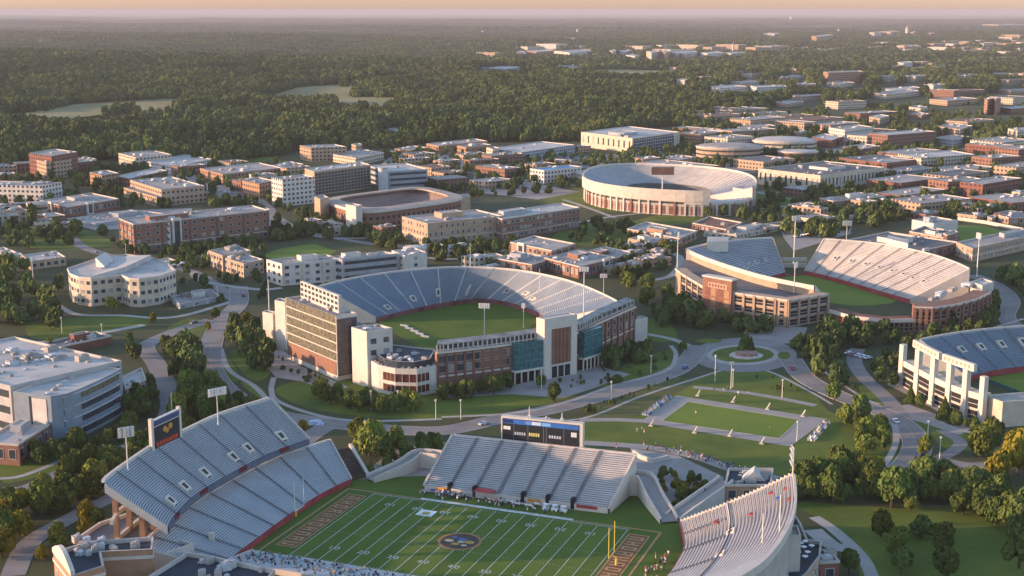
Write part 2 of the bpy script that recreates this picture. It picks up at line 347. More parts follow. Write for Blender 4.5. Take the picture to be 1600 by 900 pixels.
# roads and paths
way('road', [(372, 448), (372, 475), (345, 505), (330, 540), (332, 580), (360, 615), (420, 645), (520, 662), (620, 672), (700, 672), (780, 655), (860, 640), (930, 622), (1000, 600), (1058, 578), (1082, 556), (1090, 540)], 10, 0.10, M_ROAD, True)
way('road', [(330, 500), (290, 512), (240, 532), (228, 545), (245, 570), (258, 598), (268, 630), (262, 655)], 9, 0.09, M_ROAD)
way('road', [(1235, 560), (1258, 590), (1310, 618), (1368, 640), (1408, 660), (1432, 690), (1425, 718), (1395, 745)], 10, 0.10, M_ROAD, True)
way('road', [(1340, 545), (1335, 565), (1350, 590), (1385, 622), (1412, 655)], 7, 0.09, M_ROAD)
way('road', [(1640, 520), (1585, 508), (1572, 492), (1580, 470), (1560, 448), (1520, 430)], 9, 0.09, M_ROAD, True)
way('road', [(1425, 720), (1460, 718), (1520, 728), (1580, 722)], 7, 0.09, M_ROAD)
way('road', [(1465, 718), (1490, 705), (1500, 690), (1470, 672)], 5, 0.095, M_ROAD)
way('road', [(112, 372), (128, 385), (165, 398), (210, 402), (300, 425), (345, 452), (370, 470)], 8, 0.09, M_ROAD)
way('road', [(0, 770), (45, 765), (110, 735), (160, 712)], 10, 0.09, M_ROAD)
way('path', [(160, 712), (215, 690), (265, 680), (300, 665)], 4, 0.08, M_PATH)
way('road', [(20, 900), (45, 850), (100, 815), (180, 775), (240, 750)], 7, 0.09, M_ROAD)
way('road', [(460, 700), (500, 672), (520, 664)], 9, 0.095, M_ROAD)
way('path', [(65, 455), (95, 480), (125, 492), (190, 493), (250, 497), (300, 490), (365, 470)], 4, 0.08, M_PATH)
way('path', [(25, 536), (90, 533), (160, 520), (225, 508)], 5, 0.08, M_PATH)
way('path', [(0, 748), (40, 742), (125, 708), (160, 694)], 2.5, 0.085, M_PATH)
way('path', [(345, 545), (358, 578), (395, 602), (415, 622), (428, 640)], 2.5, 0.085, M_PATH)
way('path', [(428, 590), (424, 610), (436, 628), (500, 650), (570, 658), (690, 655)], 2.4, 0.085, M_PATH)
way('path', [(690, 652), (800, 646), (880, 630), (960, 602), (1040, 580), (1056, 555), (1048, 540)], 2.2, 0.085, M_PATH)
way('path', [(790, 655), (905, 655), (1000, 620), (1080, 594), (1150, 574), (1200, 580), (1262, 610), (1300, 632)], 1.6, 0.085, M_PATH)
way('path', [(1270, 566), (1300, 590), (1350, 622), (1375, 632)], 1.6, 0.085, M_PATH)
way('path', [(905, 692), (1000, 698), (1080, 712), (1150, 735), (1215, 748)], 5.5, 0.085, M_PAVE)
way('path', [(905, 657), (960, 656), (1005, 658)], 4.5, 0.08, M_PAVE)
way('path', [(1083, 605), (1150, 612), (1215, 622), (1275, 634)], 4, 0.08, M_PAVE)
way('path', [(1397, 660), (1400, 690), (1385, 722), (1362, 742)], 2.4, 0.085, M_PATH)
way('path', [(1272, 808), (1305, 830), (1345, 868), (1362, 900), (1370, 930)], 4, 0.085, M_PATH)
way('path', [(1270, 828), (1300, 852), (1330, 858)], 6, 0.08, M_PATH)
way('path', [(1456, 655), (1500, 672), (1545, 682)], 2.4, 0.085, M_PATH)
way('path', [(1600, 498), (1560, 510), (1530, 520), (1500, 535)], 2.2, 0.085, M_PATH)
way('path', [(1010, 522), (1050, 530), (1075, 540)], 4, 0.08, M_PATH)
for q, w in (([(905, 348), (960, 338), (1050, 330), (1150, 330), (1280, 316)], 4), ([(880, 312), (905, 320), (960, 340)], 4), ([(1180, 300), (1230, 310), (1290, 318)], 4), ([(420, 330), (470, 360), (560, 378), (620, 385), (700, 390), (790, 392)], 7),
             ([(430, 352), (500, 370), (580, 372)], 4), ([(640, 400), (700, 405), (780, 402)], 4), ([(300, 425), (320, 440), (400, 452), (440, 450)], 5), ([(0, 325), (60, 322), (110, 345), (200, 345)], 6), ([(305, 290), (370, 305), (420, 322), (425, 345)], 6), ([(780, 330), (905, 322)], 5), ([(740, 300), (905, 300)], 8), ([(905, 262), (1180, 270), (1290, 258)], 8), ([(1180, 300), (1300, 300), (1400, 285), (1600, 300)], 7), ([(640, 262), (740, 270), (830, 258), (900, 248)], 8), ([(1180, 240), (1290, 232), (1420, 232), (1600, 236)], 8), ([(1000, 440), (1050, 430), (1060, 400), (1000, 388)], 5)):
    way('road' if w > 5 else 'path', q, w, 0.07, M_ROAD if w > 5 else M_PATH)
# roundabout
def ellipse(cx, cy, rx, ry, n=48): return [(cx + rx * math.cos(2 * math.pi * i / n), cy + ry * math.sin(2 * math.pi * i / n)) for i in range(n)]
flat('roundabout', ellipse(1163, 555, 82, 27), 0.11, M_ROAD); WAYS.append((np.array([P2(1163, 555), P2(1164, 555)]), 26))
flat('path', ellipse(1161, 555, 57, 16), 0.14, M_PATH); flat('lawn', ellipse(1161, 554.5, 48, 12.5), 0.17, M_GRASS)
flat('lawn', ellipse(1108, 533, 20, 3.5), 0.14, M_GRASS); flat('lawn', ellipse(1225, 556, 10, 6), 0.14, M_GRASS)
# practice field
PR = [(1057, 618), (1293, 655), (1235, 698), (1000, 660)]; PI_ = [(1075, 628), (1250, 656), (1218, 686), (1034, 658)]
flat('practice_paving', PR, 0.11, M_PAVE); FOOT.append(np.array([P2(*q) for q in PR]))
o_, q_ = flat('practice_turf', PI_, 0.15, M_TURFL)
lb = MB()
for a, b in zip(q_, np.roll(q_, -1, 0)): lb.bar((*a, 0.17), (*b, 0.17), 0.5, 0.06)
struct('practice_field_line', lb, M_PATH)

# low ridges on the horizon
def ridge(px0, px1, d, hgt, seed):
    r_ = np.random.default_rng(seed); n = 40; b = MB(); x0, x1 = (px0 - 800) / FPX * d, (px1 - 800) / FPX * d
    xs = np.linspace(x0, x1, n); prof = np.sin(np.linspace(0, math.pi, n)) ** 0.7 * hgt * (1 + 0.12 * np.convolve(r_.normal(size=n + 4), np.ones(5) / 5, 'valid'))
    dep = np.array([-1, -.7, -.35, 0, .35, .7, 1]) * 1600; sh = np.cos(np.linspace(-math.pi / 2, math.pi / 2, 7))
    for i in range(n - 1):
        for j in range(6):
            b.face([(xs[i], d + dep[j], prof[i] * sh[j] - .5), (xs[i + 1], d + dep[j], prof[i + 1] * sh[j] - .5), (xs[i + 1], d + dep[j + 1], prof[i + 1] * sh[j + 1] - .5), (xs[i], d + dep[j + 1], prof[i] * sh[j + 1] - .5)])
    struct('hills', b, M_GROUND)
ridge(380, 720, 21000, 45, 1); ridge(760, 1000, 15500, 28, 2); ridge(1050, 1420, 26000, 40, 3); ridge(-300, 260, 30000, 60, 4)

# ------------------------------------------------------------------ trees
def leaf_crown(name, lobes, per, size, m, seed, cone=False):
    """crown of unit radius/height from leaf clumps; base at z=0, top near 1"""
    r_ = np.random.default_rng(seed); C = []
    V, Fc = [], []
    if cone:
        n = lobes * per; z = r_.uniform(0, 1, n) ** 1.3; rad = (1 - z) * 0.9 + 0.04; a = r_.uniform(0, 2 * math.pi, n); rad *= r_.uniform(0.6, 1.05, n) * (1 + 0.18 * np.sin(z * 40))
        pos = np.stack([np.cos(a) * rad, np.sin(a) * rad, z], 1); nor = np.stack([np.cos(a), np.sin(a), np.full(n, 0.6)], 1)
    else:
        pos, nor = [], []
        for k in range(lobes):
            t = r_.uniform(0, 1); a = k * 2.399 + r_.uniform(-.4, .4); rr = r_.uniform(0.2, 0.68) * (1 - 0.5 * t); c = np.array([math.cos(a) * rr, math.sin(a) * rr, 0.30 + 0.45 * t]); s = r_.uniform(0.17, 0.42)
            if k == 0: c = np.array([0, 0, 0.62]); s = 0.40
            d = r_.normal(size=(per, 3)); d /= np.linalg.norm(d, axis=1)[:, None]; sh = s * r_.uniform(0.75, 1.12, (per, 1)); d2 = d * np.array([1, 1, 0.8])
            pos.append(c + d2 * sh); nor.append(d + np.array([0, 0, 0.25]))
        pos = np.concatenate(pos); nor = np.concatenate(nor)
    n = len(pos); nor = nor + r_.normal(size=(n, 3)) * 0.55; nor /= np.linalg.norm(nor, axis=1)[:, None]
    t = np.cross(nor, r_.normal(size=(n, 3))); t /= np.linalg.norm(t, axis=1)[:, None] + 1e-9; u = np.cross(nor, t)
    s = size * r_.uniform(0.6, 1.4, (n, 1)); A = t * s; B = u * s * r_.uniform(0.6, 1.0, (n, 1))
    V = np.stack([pos - A - B, pos + A - B, pos + A + B, pos - A + B], 1).reshape(-1, 3)
    V[:, 2] = np.maximum(V[:, 2], 0.0)
    me = bpy.data.meshes.new(name); me.vertices.add(len(V)); me.vertices.foreach_set('co', V.astype(np.float32).ravel())
    me.loops.add(4 * n); me.loops.foreach_set('vertex_index', np.arange(4 * n, dtype=np.int32)); me.polygons.add(n)
    me.polygons.foreach_set('loop_start', np.arange(0, 4 * n, 4, dtype=np.int32)); me.materials.append(m); me.update(calc_edges=True); me.validate()
    return me
def trunk_mesh(seed):
    r_ = random.Random(seed); b = MB(); b.tube((0, 0, 0), (0.01, 0.0, 0.55), 0.045, 0.028, 7)
    for k in range(5):
        a = k * 1.26 + r_.random(); b.tube((0.005, 0, 0.3 + 0.05 * k), (math.cos(a) * .32, math.sin(a) * .32, 0.55 + 0.07 * k), 0.02, 0.006, 5, cap=False)
    return b.mesh('trunk', M_BARK)
TRUNKS = [trunk_mesh(i) for i in range(3)]
CROWNS = {'green': [leaf_crown('crown', (8, 11, 14, 18, 22, 10)[i], (360, 270, 210, 170, 150, 300)[i], (.055, .06, .065, .05, .058, .05)[i], M_LEAF, i) for i in range(6)], 'dark': [leaf_crown('crown', (9, 13, 17, 21, 11)[i], (330, 230, 180, 150, 280)[i], (.055, .062, .05, .058, .05)[i], M_LEAFD, 20 + i) for i in range(5)],
          'yellow': [leaf_crown('crown', 13, 230, 0.062, M_LEAFY, 40 + i) for i in range(2)], 'cone': [leaf_crown('crown', 9, 200, 0.07, M_LEAFD, 50 + i, True) for i in range(2)]}
TREES = []      # x, y, height, width, kind, label, group
def tree(x, y, h, w, kind, lab, group=None):
    t = thing('conifer_tree' if kind == 'cone' else 'broadleaf_tree', lab, 'tree', (x, y, 0), group)
    c = random.choice(CROWNS[kind]); rz = random.uniform(0, 6.28)
    inst('trunk', random.choice(TRUNKS), t, (x, y, 0), rz, (w * .8, w * .8, h))
    z0 = 0.03 if kind == 'cone' else 0.10
    inst('crown', c, t, (x, y, h * z0), rz, (w * .5 / (0.86 if not cone_(kind) else .9), w * .5 / (0.86 if not cone_(kind) else .9), h * (1 - z0) / (1.02)))
    return t
def cone_(k): return k == 'cone'
def tree_px(bx, by, h, w, kind, lab): p = P2(bx, by); TREES.append((p[0], p[1], h, w, kind, lab, None, True))
def grove(px, n, hs, kinds, lab, group, sep=0.62, pad=1.5, world=False, avoid=True):
    poly = np.array([P2(*q) for q in px]); lo, hi = poly.min(0), poly.max(0); got = []; tries = 0
    while len(got) < n and tries < 60:
        tries += 1; c = rng.uniform(lo, hi, (200, 2)); c = c[inpoly(c, poly)]
        if avoid and len(c): c = c[free(c, pad)]
        for p in c:
            h = rng.uniform(*hs) * rng.choice([.8, 1, 1, 1.22]); w = h * rng.uniform(0.68, 1.12)
            if all((p[0] - q[0]) ** 2 + (p[1] - q[1]) ** 2 > (sep * 0.5 * (w + q[3])) ** 2 for q in got):
                got.append((p[0], p[1], h, w))
            if len(got) >= n: break
    for x, y, h, w in got:
        k = random.choice(kinds)
        TREES.append((x, y, h, w * (0.55 if k == 'cone' else 1), k, lab, group, False))

def gn_scatter(name, pts, scl, variants, m_extra=None):
    """one object whose points carry instances of a few crown meshes"""
    me = bpy.data.meshes.new(name); me.from_pydata([tuple(p) for p in pts], [], [])
    at = me.attributes.new('s', 'FLOAT_VECTOR', 'POINT'); at.data.foreach_set('vector', np.asarray(scl, np.float32).ravel())
    o = bpy.data.objects.new(name, me); COL.objects.link(o)
    cl = bpy.data.collections.new(name + '_sources')
    for v in variants: so = bpy.data.objects.new('crown', v); cl.objects.link(so)
    ng = bpy.data.node_groups.new(name, 'GeometryNodeTree'); ng.interface.new_socket('Geometry', in_out='INPUT', socket_type='NodeSocketGeometry'); ng.interface.new_socket('Geometry', in_out='OUTPUT', socket_type='NodeSocketGeometry')
    gi = ng.nodes.new('NodeGroupInput'); go = ng.nodes.new('NodeGroupOutput'); ip = ng.nodes.new('GeometryNodeInstanceOnPoints'); ci = ng.nodes.new('GeometryNodeCollectionInfo')
    ci.inputs['Collection'].default_value = cl; ci.inputs['Separate Children'].default_value = True; ci.inputs['Reset Children'].default_value = True
    ip.inputs['Pick Instance'].default_value = True
    rv = ng.nodes.new('FunctionNodeRandomValue'); rv.data_type = 'FLOAT_VECTOR'; rv.inputs['Max'].default_value = (0, 0, 6.28)
    na = ng.nodes.new('GeometryNodeInputNamedAttribute'); na.data_type = 'FLOAT_VECTOR'; na.inputs['Name'].default_value = 's'
    k = ng.links.new; k(gi.outputs[0], ip.inputs['Points']); k(ci.outputs[0], ip.inputs['Instance']); k(rv.outputs['Value'], ip.inputs['Rotation']); k(na.outputs['Attribute'], ip.inputs['Scale']); k(ip.outputs[0], go.inputs[0])
    md = o.modifiers.new('scatter', 'NODES'); md.node_group = ng
    o['kind'] = 'stuff'
    return o

# ------------------------------------------------------------------ building helpers
CAMV = np.array([0, 0, CAM_H])
def ccw(pts):
    pts = [np.asarray(p, float)[:2] for p in pts]
    a = sum(p[0] * q[1] - q[0] * p[1] for p, q in zip(pts, pts[1:] + pts[:1])); return pts if a > 0 else pts[::-1]
def window_mesh(w, h, glass=None, key=None):
    b = MB(); f = 0.1; d = 0.14
    b.face([(-w / 2 + f, -0.05, f), (w / 2 - f, -0.05, f), (w / 2 - f, -0.05, h - f), (-w / 2 + f, -0.05, h - f)], 1)
    for x0, x1, z0, z1 in ((-w / 2, w / 2, 0, f), (-w / 2, w / 2, h - f, h), (-w / 2, -w / 2 + f, f, h - f), (w / 2 - f, w / 2, f, h - f)):
        b.box(((x0 + x1) / 2, -d / 2, z0), (x1 - x0, d, z1 - z0), 0, 0)
    return b.mesh('window', [M_FRAME, glass or M_GLASS])
WM = {}
def wmesh(w, h, glass=None):
    k = (round(w, 1), round(h, 1), glass.name if glass else '')
    if k not in WM: WM[k] = window_mesh(k[0], k[1], glass)
    return WM[k]
def faces_cam(a, b):
    n = np.array([b[1] - a[1], a[0] - b[0]]); m = (np.asarray(a) + b) / 2; return (n @ (-m)) / (np.linalg.norm(n) * np.linalg.norm(m) + 1e-9)
def win_row(parent, a, b, zs, n, w, h, glass=None, name='window', me=None, count=None):
    a, b = np.asarray(a, float), np.asarray(b, float); d = b - a; L = np.linalg.norm(d); d /= L; rz = math.atan2(d[1], d[0]); alt = wmesh(w, h, M_BLIND) if me is None and glass is None else None; me = me or wmesh(w, h, glass)
    for z in zs:
        for i in range(n):
            if count is not None:
                if count[0] <= 0: return
                count[0] -= 1
            c = a + d * L * (i + .5) / n; inst(name, alt if alt and random.random() < .22 else me, parent, (*(c + np.array([d[1], -d[0]]) * 0.01), z), rz)
def band(parent, pts, z0, z1, out, m, name, closed=False):
    """a strip following a wall polyline, standing out a little"""
    pts = [np.asarray(p, float)[:2] for p in pts]; b = MB(); n = len(pts); o = []
    for i in range(n):
        p = pts[i]; pr = pts[(i - 1) % n] if (closed or i > 0) else None; nx = pts[(i + 1) % n] if (closed or i < n - 1) else None; v = np.zeros(2)
        for s, e in ((pr, p), (p, nx)):
            if s is None or e is None: continue
            t = e - s; t /= np.linalg.norm(t) + 1e-9; v += np.array([t[1], -t[0]])
        v /= np.linalg.norm(v) + 1e-9; o.append(p + v * out)
    for i in range(n if closed else n - 1):
        j = (i + 1) % n; a, c, A, C = pts[i], pts[j], o[i], o[j]
        b.face([(*A, z0), (*C, z0), (*C, z1), (*A, z1)]); b.face([(*A, z1), (*C, z1), (*c, z1), (*a, z1)]); b.face([(*a, z0), (*c, z0), (*C, z0), (*A, z0)])
    if not closed:
        for k, s in ((0, 1), (n - 1, -1)): b.face([(*pts[k], z0), (*o[k], z0), (*o[k], z1), (*pts[k], z1)][::s])
    return b.build(name, m, parent)
UNITS = []
for i in range(5):
    b = MB(); b.box((0, 0, 0), (1, 1, .8)); b.box((0.1, 0, .8), (.6, .7, .12))
    if i % 2: b.tube((0.2, 0.1, .9), (0.2, 0.1, 1.05), .22, n=8)
    if i % 3 == 0: b.box((-.75, 0, 0.1), (.5, .35, .35))
    UNITS.append(b.mesh('rooftop_unit', [M_METAL, M_ROOF, M_ROOFW][i % 3]))
def mass(root, xy, z0, z1, wm, rm, para=0.9, names=('wall', 'roof')):
    """walls with a coping and a roof deck set below it"""
    xy = ccw(xy); c = sum(xy) / len(xy); b = MB(); n = len(xy); u = 0
    for i in range(n):
        a, d = xy[i], xy[(i + 1) % n]; L = np.linalg.norm(d - a); b.face([(*a, z0), (*d, z0), (*d, z1), (*a, z1)], 0, [(u, 0), (u + L, 0), (u + L, z1 - z0), (u, z1 - z0)]); u += L
    w = b.build(names[0], wm, root); r = MB(); inn = []
    for i in range(n):
        p, q, s = xy[i - 1], xy[i], xy[(i + 1) % n]; e1 = (q - p) / (np.linalg.norm(q - p) + 1e-9); e2 = (s - q) / (np.linalg.norm(s - q) + 1e-9); v = np.array([-e1[1] - e2[1], e1[0] + e2[0]]); l = np.linalg.norm(v)
        v = v / l / max(0.4, math.sqrt(max(0.05, (1 + e1 @ e2) / 2))) if l > 1e-6 else v; inn.append(q + v * 0.55)
    for i in range(n):
        j = (i + 1) % n; r.face([(*xy[i], z1), (*xy[j], z1), (*inn[j], z1), (*inn[i], z1)], 1); r.face([(*inn[i], z1), (*inn[j], z1), (*inn[j], z1 - para), (*inn[i], z1 - para)], 1)
    r.face([(*p, z1 - para) for p in inn], 0)
    return w, r.build(names[1], [rm, M_PARA], root)
def quadpt(L_, N_, R_, s, t): return N_ + (L_ - N_) * s + (R_ - N_) * t
def units(root, L_, N_, R_, z, n, size=(2, 5), seed=0):
    r_ = random.Random(seed)
    for i in range(n):
        s, t = r_.uniform(.15, .85), r_.uniform(.08, .92); p = quadpt(L_, N_, R_, s, t); e = r_.uniform(*size); rz = math.atan2(*(R_ - N_)[::-1])
        inst('rooftop_unit', r_.choice(UNITS), root, (*p, z), rz, (e, e * r_.uniform(.5, 1), e * r_.uniform(.35, .6)))
def solve(N, hpx):
    """height of a wall whose top corner is at pixel N and whose foot is hpx below it"""
    return HT(N[0], N[1], N[0], N[1] + hpx)
CORNICE = {'brick': M_PARA, 'dbrick': M_PARA, 'orange': M_PARA, 'tan': None, 'cream': None, 'white': None, 'grey': None}
def bldg(lab, L, N, R_, hpx, style='brick', roof=None, geo=None, storey=3.9, bay=4.2, nunits=3, name='academic_building', group=None, cat='building', glassm=None, ribbon=False, seed=None, z0=0, win=True, ww=None, dark_right=False, pent=True):
    """a block from the roof corners left, near, right in the photo and the height of its near edge in px"""
    h = solve(N, hpx); l, n, r = P2(*L, h), P2(*N, h), P2(*R_, h); xy = [n, r, l + r - n, l]; c = sum(xy) / 4
    root = thing(name, lab, cat, (*c, z0), group); FOOT.append(np.array(ccw(xy)))
    px = 605 / max(1, n[1])                                     # rendered px per metre, roughly
    geo = (n[1] < 1080) if geo is None else geo
    wm = wallm(style) if (geo or not win) else wallw(style, bay, storey)
    mass(root, xy, 0, h, wm, roof or M_ROOF)
    if seed is None: seed = int(abs(L[0]) * 7 + N[1])
    fl = max(1, int((h - 0.8) / storey)); st = (h - 0.8) / fl; xc = ccw(xy); cnt = [96]
    if geo:
        for i in range(4):
            a, b = xc[i], xc[(i + 1) % 4]; f = faces_cam(a, b)
            if f < -0.15: continue
            W_ = np.linalg.norm(b - a); k = max(1, int(W_ / bay))
            if not win: continue
            if ribbon:
                for q in range(fl):
                    e = (b - a) / W_; band(root, [a + e * 1.2, b - e * 1.2], q * st + st * .36, q * st + st * .80, 0.06, glassm or M_GLASS, 'window_band')
            else:
                while k * fl > 60: k = int(k * 0.8)
                if W_ > 22 and k > 4 and style != 'slate' and not ww: pilasters(root, a, b, k, h, style, f)
                w = ww or min(2.7, W_ / k * 0.6); win_row(root, a, b, [q * st + st * .32 for q in range(fl)], k, w, st * .5, glassm, count=cnt)
    if dark_right:
        d_ = (r - n) / np.linalg.norm(r - n); o_ = np.array([d_[1], -d_[0]]); D_ = np.linalg.norm(r - n); gb_ = panel(root, n, d_, o_, D_ * .03, D_ * .86, 1, h - 1.2, .4, mat('slate_glass', (.045, .055, .075), .25, .4, .3, spec=.6), 'glass_front'); mu_ = MB()
        for z_ in np.arange(4, h - 2, 3.5): mu_.bar((*(n + d_ * D_ * .03 + o_ * .45), z_), (*(n + d_ * D_ * .86 + o_ * .45), z_), .4)
        for t_ in np.linspace(.08, .82, 16): mu_.bar((*(n + d_ * D_ * t_ + o_ * .45), 1), (*(n + d_ * D_ * t_ + o_ * .45), h - 1.2), .3)
        mu_.build('mullion_grid', M_METAL, gb_)
    if CORNICE.get(style) and geo: band(root, [*xc], h - 0.7, h - 0.02, 0.14, CORNICE[style], 'cornice', True)
    if geo and h > 9 and style in ('brick', 'dbrick', 'tan', 'orange'): band(root, [*xc], st - 0.25, st + 0.25, 0.1, M_CONCP, 'stone_course', True)
    if pent and nunits >= 2 and geo and np.linalg.norm(r - n) > 24 and np.linalg.norm(l - n) > 9:
        rp = random.Random(seed or 1); s0 = rp.uniform(.25, .5); t0 = rp.uniform(.1, .55); pq = [quadpt(l, n, r, s0, t0), quadpt(l, n, r, s0, t0 + .28), quadpt(l, n, r, s0 + .3, t0 + .28), quadpt(l, n, r, s0 + .3, t0)]; mass(root, pq, h - .9, h + rp.uniform(1.6, 3.2), wallm(rp.choice([style, 'grey', 'white'])), roof or M_ROOF, .3, ('penthouse', 'penthouse_roof'))
    if geo: units(root, l, n, r, h - 0.9, 4 + nunits, (.8, 1.8), (seed or 1) + 77)
    units(root, l, n, r, h - 0.9, nunits, (2.2, 5.5) if n[1] < 1500 else (3, 7), seed)
    return root, (l, n, r, h)
PILM = {}
def pilasters(root, a, b, k, h, style, f):
    d = (b - a) / np.linalg.norm(b - a); o = np.array([d[1], -d[0]]); rz = math.atan2(d[1], d[0]); st = {'brick': 'dbrick', 'dbrick': 'brick', 'orange': 'brick', 'tan': 'cream', 'cream': 'white', 'white': 'cream', 'grey': 'white', 'greystone': 'grey', 'slate': 'grey'}[style]; key = (st, round(h, 1))
    if key not in PILM: m = MB(); m.box((0, -.22, 0), (.9, .44, h - .9)); PILM[key] = m.mesh('pilaster', wallm(st))
    for i in range(0, k + 1, 3 if k > 8 else 2): inst('pilaster', PILM[key], root, (*(a + (b - a) * min(max(i / k, .012), .988)), 0), rz)
    if np.linalg.norm(b - a) > 38 and f > .2:        # a glazed stair bay standing out of the long front
        t = random.Random(int(h * 91)).choice([.3, .4, .62, .7]); c = a + (b - a) * t; bb = MB(); q = [c - d * 3.2, c + d * 3.2, c + d * 3.2 + o * 1.6, c - d * 3.2 + o * 1.6]; bb.prism(ccw(q), 0, h + 1.2); sb_ = bb.build('stair_bay', wallm('white' if style in ('brick', 'dbrick', 'orange', 'tan') else 'tan'), root)
        g_ = MB(); q = [c - d * 2.0 + o * 1.6, c + d * 2.0 + o * 1.6, c + d * 2.0 + o * 1.75, c - d * 2.0 + o * 1.75]
        g_.prism(ccw(q), 1, h - .6); g_.build('glass_strip', M_GLASS, sb_)
def drum(lab, cx, cy, rx, hpx, style='cream', roof=None, ry=None, name='round_hall', dome=2.5, tiers=1):
    """a round hall: cx,cy,rx its roof ellipse centre and half width in px"""
    h = solve((cx, cy), hpx); c = P2(cx, cy, h); r = abs(P2(cx + rx, cy, h)[0] - c[0]); r2 = r * 0.8 if ry is None else ry
    xy = [c + np.array([math.cos(t) * r, math.sin(t) * r2]) for t in np.linspace(0, 2 * math.pi, 36, endpoint=False)]
    root = thing(name, lab, 'building', (*c, 0)); FOOT.append(np.array(xy)); b = MB(); b.prism(xy, 0, h); 
    mass(root, xy, 0, h, wallm(style), M_ROOF, .3)
    for k in range(1, 1 + max(1, int(h / 4.5))):
        if k * 4.5 < h: band(root, xy, k * 4.5 - 2.4, k * 4.5 - .7, 0.08, M_GLASS, 'window_band', True)
    d = MB(); N_ = len(xy)
    prev = [c + (p - c) * 0.96 for p in xy]; pz = h - .2
    band(root, xy, h - .9, h + .35, 0.5, M_CONCP, 'eaves', True)
    for k in (1, 2, 3, 4):
        f = math.cos(k / 4.3 * math.pi / 2); z = h + dome * math.sin(k / 4 * math.pi / 2); cur = [c + (p - c) * .96 * f for p in xy]
        for i in range(N_): d.face([(*prev[i], pz), (*prev[(i + 1) % N_], pz), (*cur[(i + 1) % N_], z), (*cur[i], z)])
        prev, pz = cur, z
    d.face([(*p, pz) for p in prev]); d.build('dome', roof or M_ROOFW, root)
    return root

